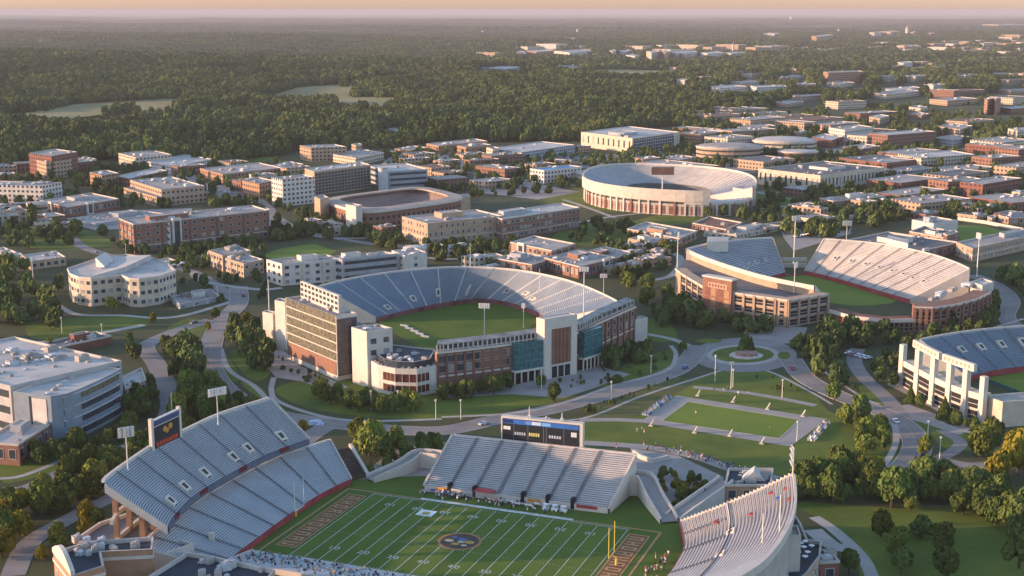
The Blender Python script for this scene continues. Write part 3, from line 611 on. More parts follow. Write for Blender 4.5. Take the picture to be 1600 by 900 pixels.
# ------------------------------------------------------------------ grandstands
def stand(root, inner, outer, h0, h1, rows, mats=None, n=40, aisles=(), tunnels=(), name='seating', under=None, back=True, back_mat=None, ends=True, rim=1.1, red=True, aisle_m=None, zb=0.0, red_m=None, ends_z=None, curve=0.0):
    """stepped seating lofted between an inner (lower) and an outer (upper) line; h0,h1 may be numbers"""
    mats = mats or [M_BENCH, M_TREAD, M_RISER]
    I, O = resample(inner, n), resample(outer, n); b = MB()
    rise = (h1 - h0) / rows
    def pt(i, t): return I[i] + (O[i] - I[i]) * t
    def zt(t): return h0 + (h1 - h0) * (t + curve * (t * t - t))
    for r in range(rows):
        t0, t1 = r / rows, (r + 1) / rows; z0, z1 = zt(t0), zt(t1); ta, tb = t0 + (t1 - t0) * .30, t0 + (t1 - t0) * .72; zb_ = z1 + 0.42
        for i in range(n - 1):
            a0, a1, c0, c1 = pt(i, t0), pt(i + 1, t0), pt(i, t1), pt(i + 1, t1)
            b.face([(*a0, z0), (*a1, z0), (*a1, z1), (*a0, z1)], 2); b.face([(*a0, z1), (*a1, z1), (*c1, z1), (*c0, z1)], 1)
            p0, p1, q0, q1 = pt(i, ta), pt(i + 1, ta), pt(i, tb), pt(i + 1, tb)
            b.face([(*p0, zb_), (*p1, zb_), (*q1, zb_), (*q0, zb_)], 0); b.face([(*p0, zb_ - .14), (*p1, zb_ - .14), (*p1, zb_), (*p0, zb_)], 0)
    b.build(name, mats, root)
    # outer wall, end walls, rim
    if back:
        w = MB(); u = 0
        for i in range(n - 1):
            L_ = np.linalg.norm(O[i + 1] - O[i]); w.face([(*O[i + 1], zb), (*O[i], zb), (*O[i], h1), (*O[i + 1], h1)], 0, [(u + L_, 0), (u, 0), (u, h1), (u + L_, h1)]); u += L_
        w.build('outer_wall', back_mat or M_CONC, root)
    rm = MB(); zt_ = h1 + rim
    for i in range(n - 1):
        d0 = (O[i] - I[i]) / np.linalg.norm(O[i] - I[i]) * .9; d1 = (O[i + 1] - I[i + 1]) / np.linalg.norm(O[i + 1] - I[i + 1]) * .9
        a, c, A, C_ = O[i], O[i + 1], O[i] + d0, O[i + 1] + d1
        rm.face([(*a, h1), (*c, h1), (*c, zt_), (*a, zt_)]); rm.face([(*a, zt_), (*c, zt_), (*C_, zt_), (*A, zt_)]); rm.face([(*C_, h1 - 1.2), (*A, h1 - 1.2), (*A, zt_), (*C_, zt_)]); rm.face([(*a, h1 - 1.2), (*A, h1 - 1.2), (*C_, h1 - 1.2), (*c, h1 - 1.2)])
    rm.build('rim_wall', M_CONCP, root)
    if ends:
        for k in (0, n - 1):
            e = MB(); s = 1 if k else -1; ax = (I[k] - I[k - s if k else 1]); ax = ax / (np.linalg.norm(ax) + 1e-9)
            for r in range(rows):
                t0, t1 = r / rows, (r + 1) / rows; A0, A1 = pt(k, t0), pt(k, t1); zz = (zb if ends_z is None else max(zb, ends_z + (zt(t0) - h0)))
                e.face([(*A0, zz), (*A1, zz), (*A1, zt(t1) + .7), (*A0, zt(t1) + .7)]); B0, B1 = A0 + ax * .7, A1 + ax * .7
                e.face([(*B1, zz), (*B0, zz), (*B0, zt(t1) + .7), (*B1, zt(t1) + .7)]); e.face([(*A0, zt(t1) + .7), (*A1, zt(t1) + .7), (*B1, zt(t1) + .7), (*B0, zt(t1) + .7)])
                e.face([(*A0, zt(t0) + .0), (*B0, zt(t0)), (*B0, zt(t1) + .7), (*A0, zt(t1) + .7)])
            e.build('end_wall', M_CONCP, root)
    if under:
        u_ = MB()
        for i in range(n - 1): u_.face([(*I[i + 1], h0 - .8), (*I[i], h0 - .8), (*O[i], h1 - 1.3), (*O[i + 1], h1 - 1.3)])
        u_.build('underside', under, root)
    if red:
        f = MB()
        for i in range(n - 1):
            d0 = (I[i] - O[i]) / np.linalg.norm(O[i] - I[i]) * .35; d1 = (I[i + 1] - O[i + 1]) / np.linalg.norm(O[i + 1] - I[i + 1]) * .35; a, c, A, C_ = I[i], I[i + 1], I[i] + d0, I[i + 1] + d1; zt2 = h0 + .5
            f.face([(*A, zb), (*C_, zb), (*C_, zt2), (*A, zt2)]); f.face([(*A, zt2), (*C_, zt2), (*c, zt2), (*a, zt2)]); f.face([(*c, zb), (*a, zb), (*a, zt2), (*c, zt2)])
        f.build('field_wall', red_m or M_RED, root)
    for s in aisles:
        s, w_, tA, tB = (s if isinstance(s, tuple) else (s, 1.1, 0.0, 1.0)); x = s * (n - 1); i = min(int(x), n - 2); fr = x - i; t = I[i + 1] - I[i]; t = t / np.linalg.norm(t) * w_ / 2; a = MB(); K = max(2, int(rows * (tB - tA)))
        for r in range(K):
            t0, t1 = tA + (tB - tA) * r / K, tA + (tB - tA) * (r + 1) / K; p0 = pt(i, t0) * (1 - fr) + pt(i + 1, t0) * fr; p1 = pt(i, t1) * (1 - fr) + pt(i + 1, t1) * fr; z = zt(t1) + .55
            a.face([(*(p0 - t), z), (*(p0 + t), z), (*(p1 + t), z), (*(p1 - t), z)]); a.face([(*(p0 - t), zt(t0)), (*(p0 + t), zt(t0)), (*(p0 + t), z), (*(p0 - t), z)])
        a.build('aisle', aisle_m or M_AISLE, root)
    for s, tt in tunnels:
        x = s * (n - 1); i = min(int(x), n - 2); fr = x - i; t = I[i + 1] - I[i]; t = t / np.linalg.norm(t); c = pt(i, tt) * (1 - fr) + pt(i + 1, tt) * fr; o = (O[i] - I[i]); o = o / np.linalg.norm(o); z = zt(tt); sl_ = (h1 - h0) / np.linalg.norm(O[i] - I[i]); b = MB(); D = 2.7
        q = [c - t * 1.5, c + t * 1.5, c + t * 1.8 + o * D, c - t * 1.8 + o * D]; zz = [z + .9, z + .9, z + sl_ * D + 1.15, z + sl_ * D + 1.15]
        b.face([(*a, k) for a, k in zip(q, zz)])
        for u in range(4):
            v = (u + 1) % 4; b.face([(*q[u], z - .6), (*q[v], z - .6), (*q[v], zz[v]), (*q[u], zz[u])])
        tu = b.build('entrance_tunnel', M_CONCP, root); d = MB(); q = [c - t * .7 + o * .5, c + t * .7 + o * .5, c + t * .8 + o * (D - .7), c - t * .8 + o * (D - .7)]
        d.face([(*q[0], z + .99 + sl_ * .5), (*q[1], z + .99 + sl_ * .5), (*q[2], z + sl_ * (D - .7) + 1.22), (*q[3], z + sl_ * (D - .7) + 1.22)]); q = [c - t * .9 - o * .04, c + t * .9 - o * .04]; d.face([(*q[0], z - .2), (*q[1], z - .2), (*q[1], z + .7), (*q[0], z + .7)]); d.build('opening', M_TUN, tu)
    return I, O
def light_tower(lab, bx, by, topy, hw=4.0, hh=2.6, az=0.0, base_z=0.0, style=0, head=True, group='stadium light towers'):
    """a pole standing over ground pixel bx,by (or at height base_z) whose top reaches row topy; az = heading of the lamps"""
    p = P2(bx, by, base_z); b_ = P(bx, by, base_z); y = topy - 450; z = CAM_H - b_[1] * (SP + y / FPX * CP) / (CP - y / FPX * SP)
    t = thing('light_tower', lab, 'light tower', (*p, base_z), group); b = MB(); rr = min(.42, .011 * (z - base_z) + .05); b.tube((*p, base_z), (*p, z - .3), rr, rr * .6, 10); b.tube((*p, base_z), (*p, base_z + .8), rr * 1.7, rr * 1.6, 10); b.build('pole', M_POLE, t)
    if head:
        e = np.array([math.cos(az + math.pi / 2), math.sin(az + math.pi / 2)]); f = np.array([math.cos(az), math.sin(az)]); h = MB()
        for k in range(4): h.bar((*(p - e * hw / 2 + f * .3), z - hh * k / 3), (*(p + e * hw / 2 + f * .3), z - hh * k / 3), .14)
        for s in (-.5, -.17, .17, .5): h.bar((*(p + e * hw * s + f * .3), z - hh), (*(p + e * hw * s + f * .3), z), .12)
        ho = h.build('lamp_frame', M_POLE, t); nl = max(3, int(hw / 1.0))
        lm = MB(); lm.box((0, 0, -.3), (.5, .7, .6)); me = lm.mesh('lamp', M_LAMP)
        for k in range(3):
            for i in range(nl): inst('lamp', me, ho, (*(p + e * hw * ((i + .5) / nl - .5) + f * .6), z - hh * (k + .5) / 3 + .1), az)
    return t

# ------------------------------------------------------------------ stadiums
def HW(xy, py):
    y = py - 450; return CAM_H - xy[1] * (SP + y / FPX * CP) / (CP - y / FPX * SP)
def PP(l, h=0.0): return [P2(x, y, h) for x, y in l]
def wallribbon(root, pts, z0, z1, m, name='facade_wall', thick=0.8):
    b = MB(); u = 0; pts = [np.asarray(p)[:2] for p in pts]; n = len(pts)
    nn = []
    for i in range(n):
        v = np.zeros(2)
        for a, c in ((i - 1, i), (i, i + 1)):
            if a < 0 or c >= n: continue
            t = pts[c] - pts[a]; t = t / np.linalg.norm(t); v += np.array([-t[1], t[0]])
        nn.append(v / np.linalg.norm(v) * thick)
    for i in range(n - 1):
        a, c = pts[i], pts[i + 1]; A, C_ = a + nn[i], c + nn[i + 1]; L = np.linalg.norm(c - a)
        b.face([(*a, z0), (*c, z0), (*c, z1), (*a, z1)], 0, [(u, z0), (u + L, z0), (u + L, z1), (u, z1)]); u += L
        b.face([(*C_, z0), (*A, z0), (*A, z1), (*C_, z1)]); b.face([(*a, z1), (*c, z1), (*C_, z1), (*A, z1)])
    for k in (0, n - 1): b.face([(*pts[k], z0), (*(pts[k] + nn[k]), z0), (*(pts[k] + nn[k]), z1), (*pts[k], z1)])
    return b.build(name, m, root)
def bays(root, a, b, zs, n, w, h, me=None, col=True, colm=None, ztop=None, cw=0.9, glass=None):
    win_row(root, a, b, zs, n, w, h, glass, me=me)
    if col:
        a, b = np.asarray(a), np.asarray(b); d = (b - a) / np.linalg.norm(b - a); o = np.array([d[1], -d[0]]); rz = math.atan2(d[1], d[0]); m = MB(); m.box((0, -.35, 0), (cw, .7, ztop)); me2 = m.mesh('column', colm or M_CONCP)
        for i in range(n + 1): inst('column', me2, root, (*(a + (b - a) * i / n), 0), rz)
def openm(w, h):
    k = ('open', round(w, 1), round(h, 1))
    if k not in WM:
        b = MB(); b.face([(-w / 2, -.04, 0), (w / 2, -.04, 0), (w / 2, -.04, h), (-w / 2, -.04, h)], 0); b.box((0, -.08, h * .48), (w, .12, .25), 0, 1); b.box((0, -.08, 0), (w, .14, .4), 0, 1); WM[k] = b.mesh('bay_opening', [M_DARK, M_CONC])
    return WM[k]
def openm2(w, h):
    k = ('open2', round(w, 1), round(h, 1))
    if k not in WM:
        b = MB(); b.face([(-w / 2, -.04, 0), (w / 2, -.04, 0), (w / 2, -.04, h), (-w / 2, -.04, h)], 0); b.box((0, -.08, h * .55), (w, .12, .5), 0, 1); WM[k] = b.mesh('bay_opening', [wallm('dbrick'), M_GLASS])
    return WM[k]
def boxc(root, xy, z0, z1, m, name, top=None, ):
    b = MB(); b.prism(ccw(xy), z0, z1, 0, 1, True); return b.build(name, [m, top or m], root)

# ---- front stadium: field
FA, FB = P2(543, 764), P2(1034, 833); FL = np.linalg.norm(FB - FA); FU = (FB - FA) / FL; FV = np.array([FU[1], -FU[0]]); FW = 57.5
def fp(u, v): return FA + FU * u + FV * v
flat('football_turf', [(362, 874), (545, 752), (600, 746), (664, 744), (690, 775), (950, 803), (1000, 768), (1046, 815), (1066, 820), (1070, 850), (1060, 880), (1040, 903), (1000, 985), (420, 985), (372, 905)], 0.10, M_TURF)
FOOT.append(np.array(PP([(362, 874), (545, 752), (664, 742), (950, 803), (1000, 765), (1066, 815), (1070, 850), (1000, 985), (420, 985)])))
def frect(b, u0, u1, v0, v1, z, m=0): b.face([(*fp(u0, v1), z), (*fp(u1, v1), z), (*fp(u1, v0), z), (*fp(u0, v0), z)], m)
M_MOW = mat('turf_mown', (0.072, 0.122, 0.016), 0.95, 0.2, 0.05, detail=12, col2=(0.11, 0.158, 0.022))
b = MB()
for k in range(0, 18, 2): frect(b, 10.5 + k * 4.89, 10.5 + (k + 1) * 4.89, 1.5, FW - 1, 0.125)
struct('field_mown_stripes', b, M_MOW)
b = MB()
for k in range(19): frect(b, 10.5 + k * 4.89 - .11, 10.5 + k * 4.89 + .11, 1.5, FW - 1, 0.15)
for k in range(90):
    if k % 5: 
        for v in (1.8, 22, 35, FW - 2): frect(b, 10.5 + k * .978 - .05, 10.5 + k * .978 + .05, v, v + .6, 0.15)
frect(b, 27, 80, -1.2, 0.6, 0.15); frect(b, 10, 27, .9, 1.2, 0.15); frect(b, 80, 99, .9, 1.2, 0.15); frect(b, 10, 99, FW - 1, FW - .6, .15)
struct('field_line', b, M_LINE)
M_TRIM = mat('field_trim', (0.36, 0.22, 0.12), 0.9, 0.15, 0.5); M_EZ = mat('endzone_brown', (0.17, 0.085, 0.038), 0.95, 0.2, 0.5); M_EZ2 = mat('endzone_letters', (0.40, 0.24, 0.12), 0.95, 0.15, 0.5)
b = MB()
for u0, u1, v0, v1 in ((0, .7, 0, FW), (FL - .7, FL, 0, FW), (0, 27, -.5, .2), (80, FL, -.5, .2)): frect(b, u0, u1, v0, v1, 0.14)
b2 = MB()
for e0 in (2.6, FL - 9.3):
    frect(b2, e0, e0 + 6.7, 4.5, 51, 0.14, 0)
    for (u0, u1, v0, v1) in ((e0, e0 + .4, 4.5, 51), (e0 + 6.3, e0 + 6.7, 4.5, 51), (e0, e0 + 6.7, 4.2, 4.7), (e0, e0 + 6.7, 50.7, 51.2)): frect(b2, u0, u1, v0, v1, 0.165, 1)
    for k in range(11):   # the broad painted letters, too small to be read in the photo
        v = 6.2 + k * 4.1
        frect(b2, e0 + 1, e0 + 5.7, v, v + .75, .165, 1); frect(b2, e0 + 1, e0 + 5.7, v + 1.9, v + 2.6, .165, 1)
        if k % 3 != 1: frect(b2, e0 + 4.9, e0 + 5.7, v + .75, v + 1.9, .165, 1)
        if k % 2: frect(b2, e0 + 2.9, e0 + 3.7, v + .75, v + 1.9, .165, 1)
        if k % 4 == 2: frect(b2, e0 + 1, e0 + 1.8, v + .75, v + 1.9, .165, 1)
struct('field_trim_line', b, M_TRIM); struct('endzone_paint', b2, [M_EZ, M_EZ2])
# centre emblem: ring, dark disc, pale and gold strokes
def fell(b, u, v, r, z, m, r2=None, n=36): b.face([(*fp(u + math.cos(t) * r, v - math.sin(t) * (r2 or r)), z) for t in np.linspace(0, 2 * math.pi, n, endpoint=False)], m)
b = MB(); cu, cv = 53.5, 28.7
fell(b, cu, cv, 6.8, .155, 0); fell(b, cu, cv, 5.9, .17, 1)
for (du, dv, r, m) in ((-3.2, .6, 1.5, 2), (3.0, -.2, 1.7, 3), (.2, -1.6, 1.5, 4), (-.4, 2.4, 1.3, 3), (-2.6, -2.4, 1.0, 4), (2.4, 2.6, 1.0, 2), (0.6, .4, 1.2, 2)): fell(b, cu + du, cv + dv, r, .185 + .002 * m, m, r * .7, 14)
struct('midfield_emblem', b, [mat('emblem_ring', (.34, .17, .07)), mat('emblem_dark', (.075, .055, .045)), mat('emblem_cream', (.5, .42, .28)), mat('emblem_gold', (.42, .27, .06)), mat('emblem_blue', (.07, .14, .30))])
b = MB(); frect(b, 31.5, 37, 8.5, 13.5, .155, 0); fell(b, 34.2, 11, 1.5, .175, 1, 1.2, 14); frect(b, 32.2, 36.3, 12.2, 12.9, .175, 1); struct('field_sponsor_patch', b, [M_WHITE, mat('patch_gold', (.40, .33, .12))])
def fieldtext(s, u, v, flip):
    cu_ = bpy.data.curves.new('field_number', 'FONT'); cu_.body = s; cu_.size = 3.2; cu_.align_x = 'CENTER'; cu_.align_y = 'CENTER'; cu_.space_character = 1.35
    o = bpy.data.objects.new('tmp', cu_); COL.objects.link(o); bpy.context.view_layer.update(); me = bpy.data.meshes.new_from_object(o.evaluated_get(bpy.context.evaluated_depsgraph_get())); bpy.data.objects.remove(o)
    me.materials.clear(); me.materials.append(M_LINE); n = bpy.data.objects.new('field_number', me); COL.objects.link(n); p = fp(u, v); n.location = (*p, .16); n.rotation_euler = (0, 0, math.atan2(FU[1], FU[0]) + (math.pi if flip else 0)); n['kind'] = 'structure'
for k, s in ((2, '10'), (4, '20'), (6, '30'), (8, '40'), (10, '40'), (12, '30'), (14, '20'), (16, '10')):
    for v, fl in ((8.5, True), (47, False)): fieldtext(s, 10.5 + k * 4.89, v, fl)
# goal posts
def goalpost(lab, u, side, col):
    p = fp(u, 28.7); t = thing('goal_post', lab, 'goal post', (*p, 0)); m = mat('goal_paint_' + col, {'white': (.62, .60, .52), 'yellow': (.62, .44, .06)}[col], .5, .08, .5)
    q = p + FU * 1.5 * side; z = 3.05; b = MB(); b.tube((*p, 0), (*p, 2.4), .16, .16); b.tube((*p, 2.4), (*q, z), .16, .16); b.build('base_post', m, t); pd = MB(); pd.tube((*p, 0), (*p, 1.9), .42, .42, 10); pd.build('base_pad', mat('goal_pad', (.50, .42, .06)), t)
    b = MB(); b.bar((*(q - FV * 2.9), z), (*(q + FV * 2.9), z), .22); b.build('crossbar', m, t)
    for s in (-1, 1): b = MB(); b.tube((*(q + FV * 2.82 * s), z), (*(q + FV * 2.82 * s), z + 9.3), .15, .13); b.build('upright', m, t)
goalpost('pale goal post before the red wall of the two-tier stand', -3.4, 1, 'white'); goalpost('yellow goal post standing at the brown end zone beside the sunlit stand', FL - 6, -1, 'yellow')

# ---- front stadium: two-tier stand
lo_in = PP([(548, 748), (500, 772), (450, 805), (405, 838), (365, 868), (345, 888)], 2); lo_out = [np.array(q) for q in ((-64, 451), (-76, 436.5), (-85, 420), (-92, 404), (-98, 386), (-102.5, 368), (-104.5, 354))]
T = thing('grandstand', 'large two-tier grey grandstand curving round the end of the football field', 'grandstand', (-90, 405, 0))
stand(T, smooth(lo_in, 5), smooth(lo_out, 5), 1.5, 10.2, 28, n=56, aisles=tuple((s, .7, 0, 1) for s in (.10, .22, .34, .46, .58, .70, .82, .92)), name='lower_seating', back_mat=M_CONC, rim=.6)
up_f = PP([(482, 688), (445, 701), (413, 714), (373, 735), (332, 758), (298, 781), (270, 811), (262, 826)], 14); up_b = PP([(422, 625), (345, 650), (285, 678), (244, 697), (203, 724), (168, 750), (164, 760)], 27)
UI, UO = stand(T, smooth(up_f, 5), smooth(up_b, 5), 14, 27, 28, n=56, aisles=tuple((s, .6, 0, 1) for s in (.12, .25, .37, .5, .62, .74, .88)), tunnels=((.10, .12), (.28, .14), (.38, .12), (.56, .12), (.70, .10), (.83, .08)), name='upper_seating', under=M_CONC, back=False, red=True, red_m=mat('deck_fascia', (.10, .115, .15), .7, .2, .3), zb=12.4, ends_z=12.6)
for i in (6, 20, 34, 47):
    q = [UI[i] * .96 + UO[i] * .04 + np.array(d) for d in ((0, 0),)]; k = UI[i]; k2 = UI[i + 3]; bb = MB(); d = (UI[i] - UO[i]) / np.linalg.norm(UI[i] - UO[i]) * .42; d2 = (UI[i + 3] - UO[i + 3]) / np.linalg.norm(UI[i + 3] - UO[i + 3]) * .42
    bb.face([(*(k + d), 13.2), (*(k2 + d2), 13.2), (*(k2 + d2), 14.7), (*(k + d), 14.7)]); bb.face([(*(k2 + d2), 13.2), (*(k + d), 13.2), (*(k + d), 14.7), (*(k2 + d2), 14.7)]); bb.build('hung_banner', M_RED, T)
for i in range(1, 56, 5):      # brick piers under the upper tier
    for f, hh in ((.93, 25.0), (.5, 19.0)):
        c = UI[i] + (UO[i] - UI[i]) * f; d = UO[i] - UI[i]; bb = MB(); bb.box((*c, 0), (1.5, 1.5, hh), math.atan2(d[1], d[0])); bb.build('brick_pier', wallm('orange'), T)
for f, z in ((.9, 8.0), (.9, 15.5)):
    l = [UI[i] + (UO[i] - UI[i]) * f for i in range(0, 56, 5)]; wallribbon(T, l[::-1], z, z + 1.3, M_CONCP, 'pier_beam', 1.0)
cc = [np.array(q) for q in PP([(262, 822), (205, 806), (158, 822), (120, 848), (228, 868), (262, 850)], 8)]
boxc(T, cc, 0, 8, wallm('tan'), 'concourse_deck', M_ROOFG); wallribbon(T, [cc[1], cc[2], cc[3]][::-1], 8, 9.1, M_CONCP, 'concourse_parapet'); FOOT.append(np.array(cc)); FOOT.append(np.array(list(lo_in) + [np.array(q) for q in up_b[::-1]]))
st_ = MB(); q0, q1, q2, q3 = P2(523, 703, 7), P2(545, 698, 7), P2(574, 746, .2), P2(549, 749, .2)
for k in range(16):
    t0, t1 = k / 16, (k + 1) / 16; z = 7 - 6.6 * t0; a, c, d, e = q0 + (q3 - q0) * t0, q1 + (q2 - q1) * t0, q1 + (q2 - q1) * t1, q0 + (q3 - q0) * t1; st_.prism(ccw([a, c, d, e]), 0, z)
S1 = thing('stairway', 'dark brown outdoor stairway running down beside the two-tier stand', 'stairs', (*q3, 0)); st_.build('steps', M_SOIL, S1)
for a, c in ((q1, q2),):
    d = np.array([1.1, 0]); w = MB(); w.face([(*a, 0), (*c, 0), (*c, 1.2), (*a, 8.2)]); w.face([(*(c + d), 0), (*(a + d), 0), (*(a + d), 8.2), (*(c + d), 1.2)]); w.face([(*a, 8.2), (*c, 1.2), (*(c + d), 1.2), (*(a + d), 8.2)]); w.face([(*c, 0), (*(c + d), 0), (*(c + d), 1.2), (*c, 1.2)]); w.build('side_wall', M_CONCP, S1)
# scoreboard on the rim
M_SCR = mat('screen_dark', (0.015, 0.017, 0.022), .35, .2, .5, spec=.5)
sa, sb = P2(244, 698, 28), P2(287, 677, 28); sd = (sb - sa) / np.linalg.norm(sb - sa); sn = np.array([sd[1], -sd[0]]); sa, sb = sa - sn * 1.5, sb - sn * 1.5
SBt = thing('scoreboard', 'framed scoreboard with orange emblem on the rim of the two-tier stand', 'scoreboard', (*((sa + sb) / 2), 26)); zA = HW(sa, 655); zB = HW(sb, 640); zt = (zA + zB) / 2
for q in (sa, sb): bb = MB(); bb.box((*q, 12), (1.1, 1.1, zt - 12 + .6), math.atan2(sd[1], sd[0])); bb.build('post', M_CONCP, SBt)
SL = np.linalg.norm(sb - sa)
def panel(root, a, d, n, u0, u1, z0, z1, t, m, name, off=0.0):
    p, q = a + d * u0 + n * off, a + d * u1 + n * off; bb = MB(); bb.prism(ccw([p, q, q + n * t, p + n * t]), z0, z1, 0, 0, True); return bb.build(name, m, root)
fr_ = panel(SBt, sa, sd, sn, 0, SL, zt - 9.4, zt, .8, M_POLE, 'frame', -.3); scn = panel(SBt, sa, sd, sn, .7, SL - .7, zt - 9.2, zt - 2.4, .15, M_SCR, 'screen', .5); panel(SBt, sa, sd, sn, .7, SL - .7, zt - 2.1, zt - .4, .15, mat('sign_purple', (.07, .07, .14)), 'header_sign', .5)
M_OR = mat('screen_orange', (.50, .22, .05)); M_REDS = mat('screen_red', (.50, .06, .03))
em = MB()
for cu_, cz, r in ((.42, -4.2, .9), (.62, -4.0, 1.0), (.5, -5.0, .8)):
    c = sa + sd * SL * cu_ + sn * .68; em.face([(*(c + sd * math.cos(t) * r * 1.1), zt + cz + math.sin(t) * r) for t in np.linspace(0, 6.283, 14, endpoint=False)])
em.build('emblem', M_OR, SBt)
for k in range(7): panel(SBt, sa, sd, sn, 1.5 + k * (SL - 3) / 7, 1.5 + (k + .72) * (SL - 3) / 7, zt - 8.7, zt - 7.4, .05, M_REDS, 'sign_lettering', .66)
light_tower('light tower on the rim of the two-tier stand, right of its scoreboard', 341, 664, 606, 6.5, 2.5, R(-50), 27, group=None); light_tower('light tower at the near end of the two-tier stand rim', 200, 735, 667, 4.6, 3, R(-60), 27, group=None)
light_tower('bare thin pole behind the framed scoreboard', 270, 668, 612, head=False, group=None)

# ---- front stadium: stand with the big scoreboard
m0, m1 = P2(664, 762, 1.2), P2(950, 797, 1.2); n0, n1 = P2(708, 682, 12), P2(992, 712, 12)
T = thing('grandstand', 'pale single-tier stand below the wide video scoreboard on the sideline', 'grandstand', (*((m0 + m1) / 2), 0)); FOOT.append(np.array([m0, m1, n1, n0]))
stand(T, [m1, m0][::-1], [n1, n0][::-1], 1.6, 12, 26, mats=[M_BENCHP, M_TREAD, M_RISERP], n=24, aisles=tuple((s, 1.0, .0, 1.0) for s in (.14, .28, .41, .55, .685, .82)), red=True, red_m=M_CONCP, rim=.7)
md = (m1 - m0) / np.linalg.norm(m1 - m0); mn = np.array([md[1], -md[0]])
for s in (.14, .28, .55, .685, .82): panel(T, m0, md, mn, s * 63 - .6, s * 63 + .6, .2, 3.6, 2.2, M_DARK, 'gateway', -1.75)
for u0, u1 in ((4, 8), (36.5, 41), (53, 60)): panel(T, m0, md, mn, u0, u1, 1.0, 2.1, .12, M_OR if u0 < 50 else M_RED, 'wall_banner', .4)
bd = (n1 - n0) / np.linalg.norm(n1 - n0); bn = np.array([bd[1], -bd[0]]); NL = np.linalg.norm(n1 - n0); ba = n0 + bd * NL * .262 - bn * 2.0; BL = NL * .45
B = thing('scoreboard', 'wide video scoreboard with blue header on top of the pale stand', 'scoreboard', (*(ba + bd * BL / 2), 12)); zt = HW(ba + bd * BL / 2, 656)
for k in range(4): panel(B, ba, bd, bn, k * (BL - 1.2) / 3, k * (BL - 1.2) / 3 + 1.2, 0, HW(ba + bd * BL / 2, 697), 2.2, M_CONCP, 'pier', -2.2)
zb = HW(ba + bd * BL / 2, 698); panel(B, ba, bd, bn, 0, BL, zb - .2, zt, 2.4, M_CONCP, 'cabinet', -2.4)
panel(B, ba, bd, bn, .5, BL - 1.2, zb + 1.4, zt - .6, .12, M_SCR, 'screen', 0); hd = panel(B, ba, bd, bn, .7, BL - 1.4, zt - 2.4, zt - .7, .06, mat('header_blue', (.04, .12, .36), .4), 'header_sign', .13)
for u0, u1, c in ((.7, 4.5, (.02, .03, .10)), (9, 11, (.12, .25, .5)), (11.2, 14.5, (.5, .55, .62)), (14.8, 18, (.15, .35, .6))): panel(B, ba, bd, bn, u0, u1, zt - 2.1, zt - 1.0, .05, mat('header_c%d' % int(u0 * 10), c, .4), 'sign_lettering', .2)
panel(B, ba, bd, bn, .5, BL - 1.2, zb + .2, zb + 1.3, .12, M_SCR, 'ticker_screen', 0)
for u0, u1 in ((.5, 4), (10.5, 12), (BL - 4.5, BL - 1.2)): panel(B, ba, bd, bn, u0, u1, zb + .25, zb + 1.25, .05, M_REDS, 'sign_lettering', .13)
for u0, u1, z0, z1, mm in ((1.0, 3.6, zt - 4.6, zt - 3.4, M_WHITE), (5.0, 9.2, zt - 6.2, zt - 5.2, mat('digits_grey', (.35, .38, .42))), (10.2, 14.2, zt - 6.2, zt - 5.0, mat('digits_yellow', (.55, .5, .18))), (17.4, 22, zt - 6.2, zt - 5.2, MATS['digits_grey']), (BL - 4, BL - 2, zt - 5.0, zt - 3.4, M_WHITE)):
    kk = 5
    for i in range(kk): panel(B, ba, bd, bn, u0 + (u1 - u0) * i / kk, u0 + (u1 - u0) * (i + .7) / kk, z0, z1, .05, mm, 'screen_digit', .13)
for u in (4.6, 9.7, 15.4, 16.4, 22.6): panel(B, ba, bd, bn, u, u + .25, zb + 1.6, zt - 2.6, .05, mat('screen_divider', (.10, .11, .12)), 'screen_divider', .13)
for u, hh in ((BL * .34, 4.0), (BL * .74, 3.0)): c = ba + bd * u - bn; bb = MB(); bb.tube((*c, zt), (*c, zt + hh), .25, .12); bb.box((*c, zt), (1.2, 1.2, .8)); bb.build('mast', M_POLE, B)
c = ba + bd * BL * .55 - bn; bb = MB(); bb.tube((*c, zt), (*c, zt + 1.2), .3, .3); bb.box((*c, zt + .4), (2.4, .4, .3)); bb.build('rooftop_unit', M_METAL, B)

# ---- front stadium: sunlit stand at the right end
ri_in = PP([(1063, 815), (1070, 850), (1060, 875), (1043, 900)], 2) + [np.array((36.5, 341.)), np.array((28., 328.))]; ri_out = PP([(1238, 745), (1240, 790), (1225, 835), (1190, 880)], 24) + [np.array((52., 300.))]
T = thing('grandstand', 'sunlit curved stand at the far end of the football field, under a tall light pole', 'grandstand', (62, 350, 0)); RI, RO = stand(T, smooth(ri_in, 6), smooth(ri_out, 6), 1.4, 24, 30, n=50, aisles=((.14, 1.0, 0, .42), (.32, 1.0, 0, .42), (.55, 1.0, 0, .42), (.74, 1, 0, .42)), tunnels=((.30, .40), (.52, .40)), mats=[M_BENCHP, M_TREADD, M_RISERP], curve=.12, back_mat=M_CONC)  # pale risers over dark treads put the sunlit bands and gaps into colour
l = [RI[i] + (RO[i] - RI[i]) * .43 for i in range(50)]
w = MB()
for i in range(49): w.face([(*l[i], 9.5), (*l[i + 1], 9.5), (*l[i + 1], 11.9), (*l[i], 11.9)])
w.build('tier_break', M_AISLEP, T); FOOT.append(np.array(list(ri_in) + [np.array(q) for q in ri_out[::-1]]))
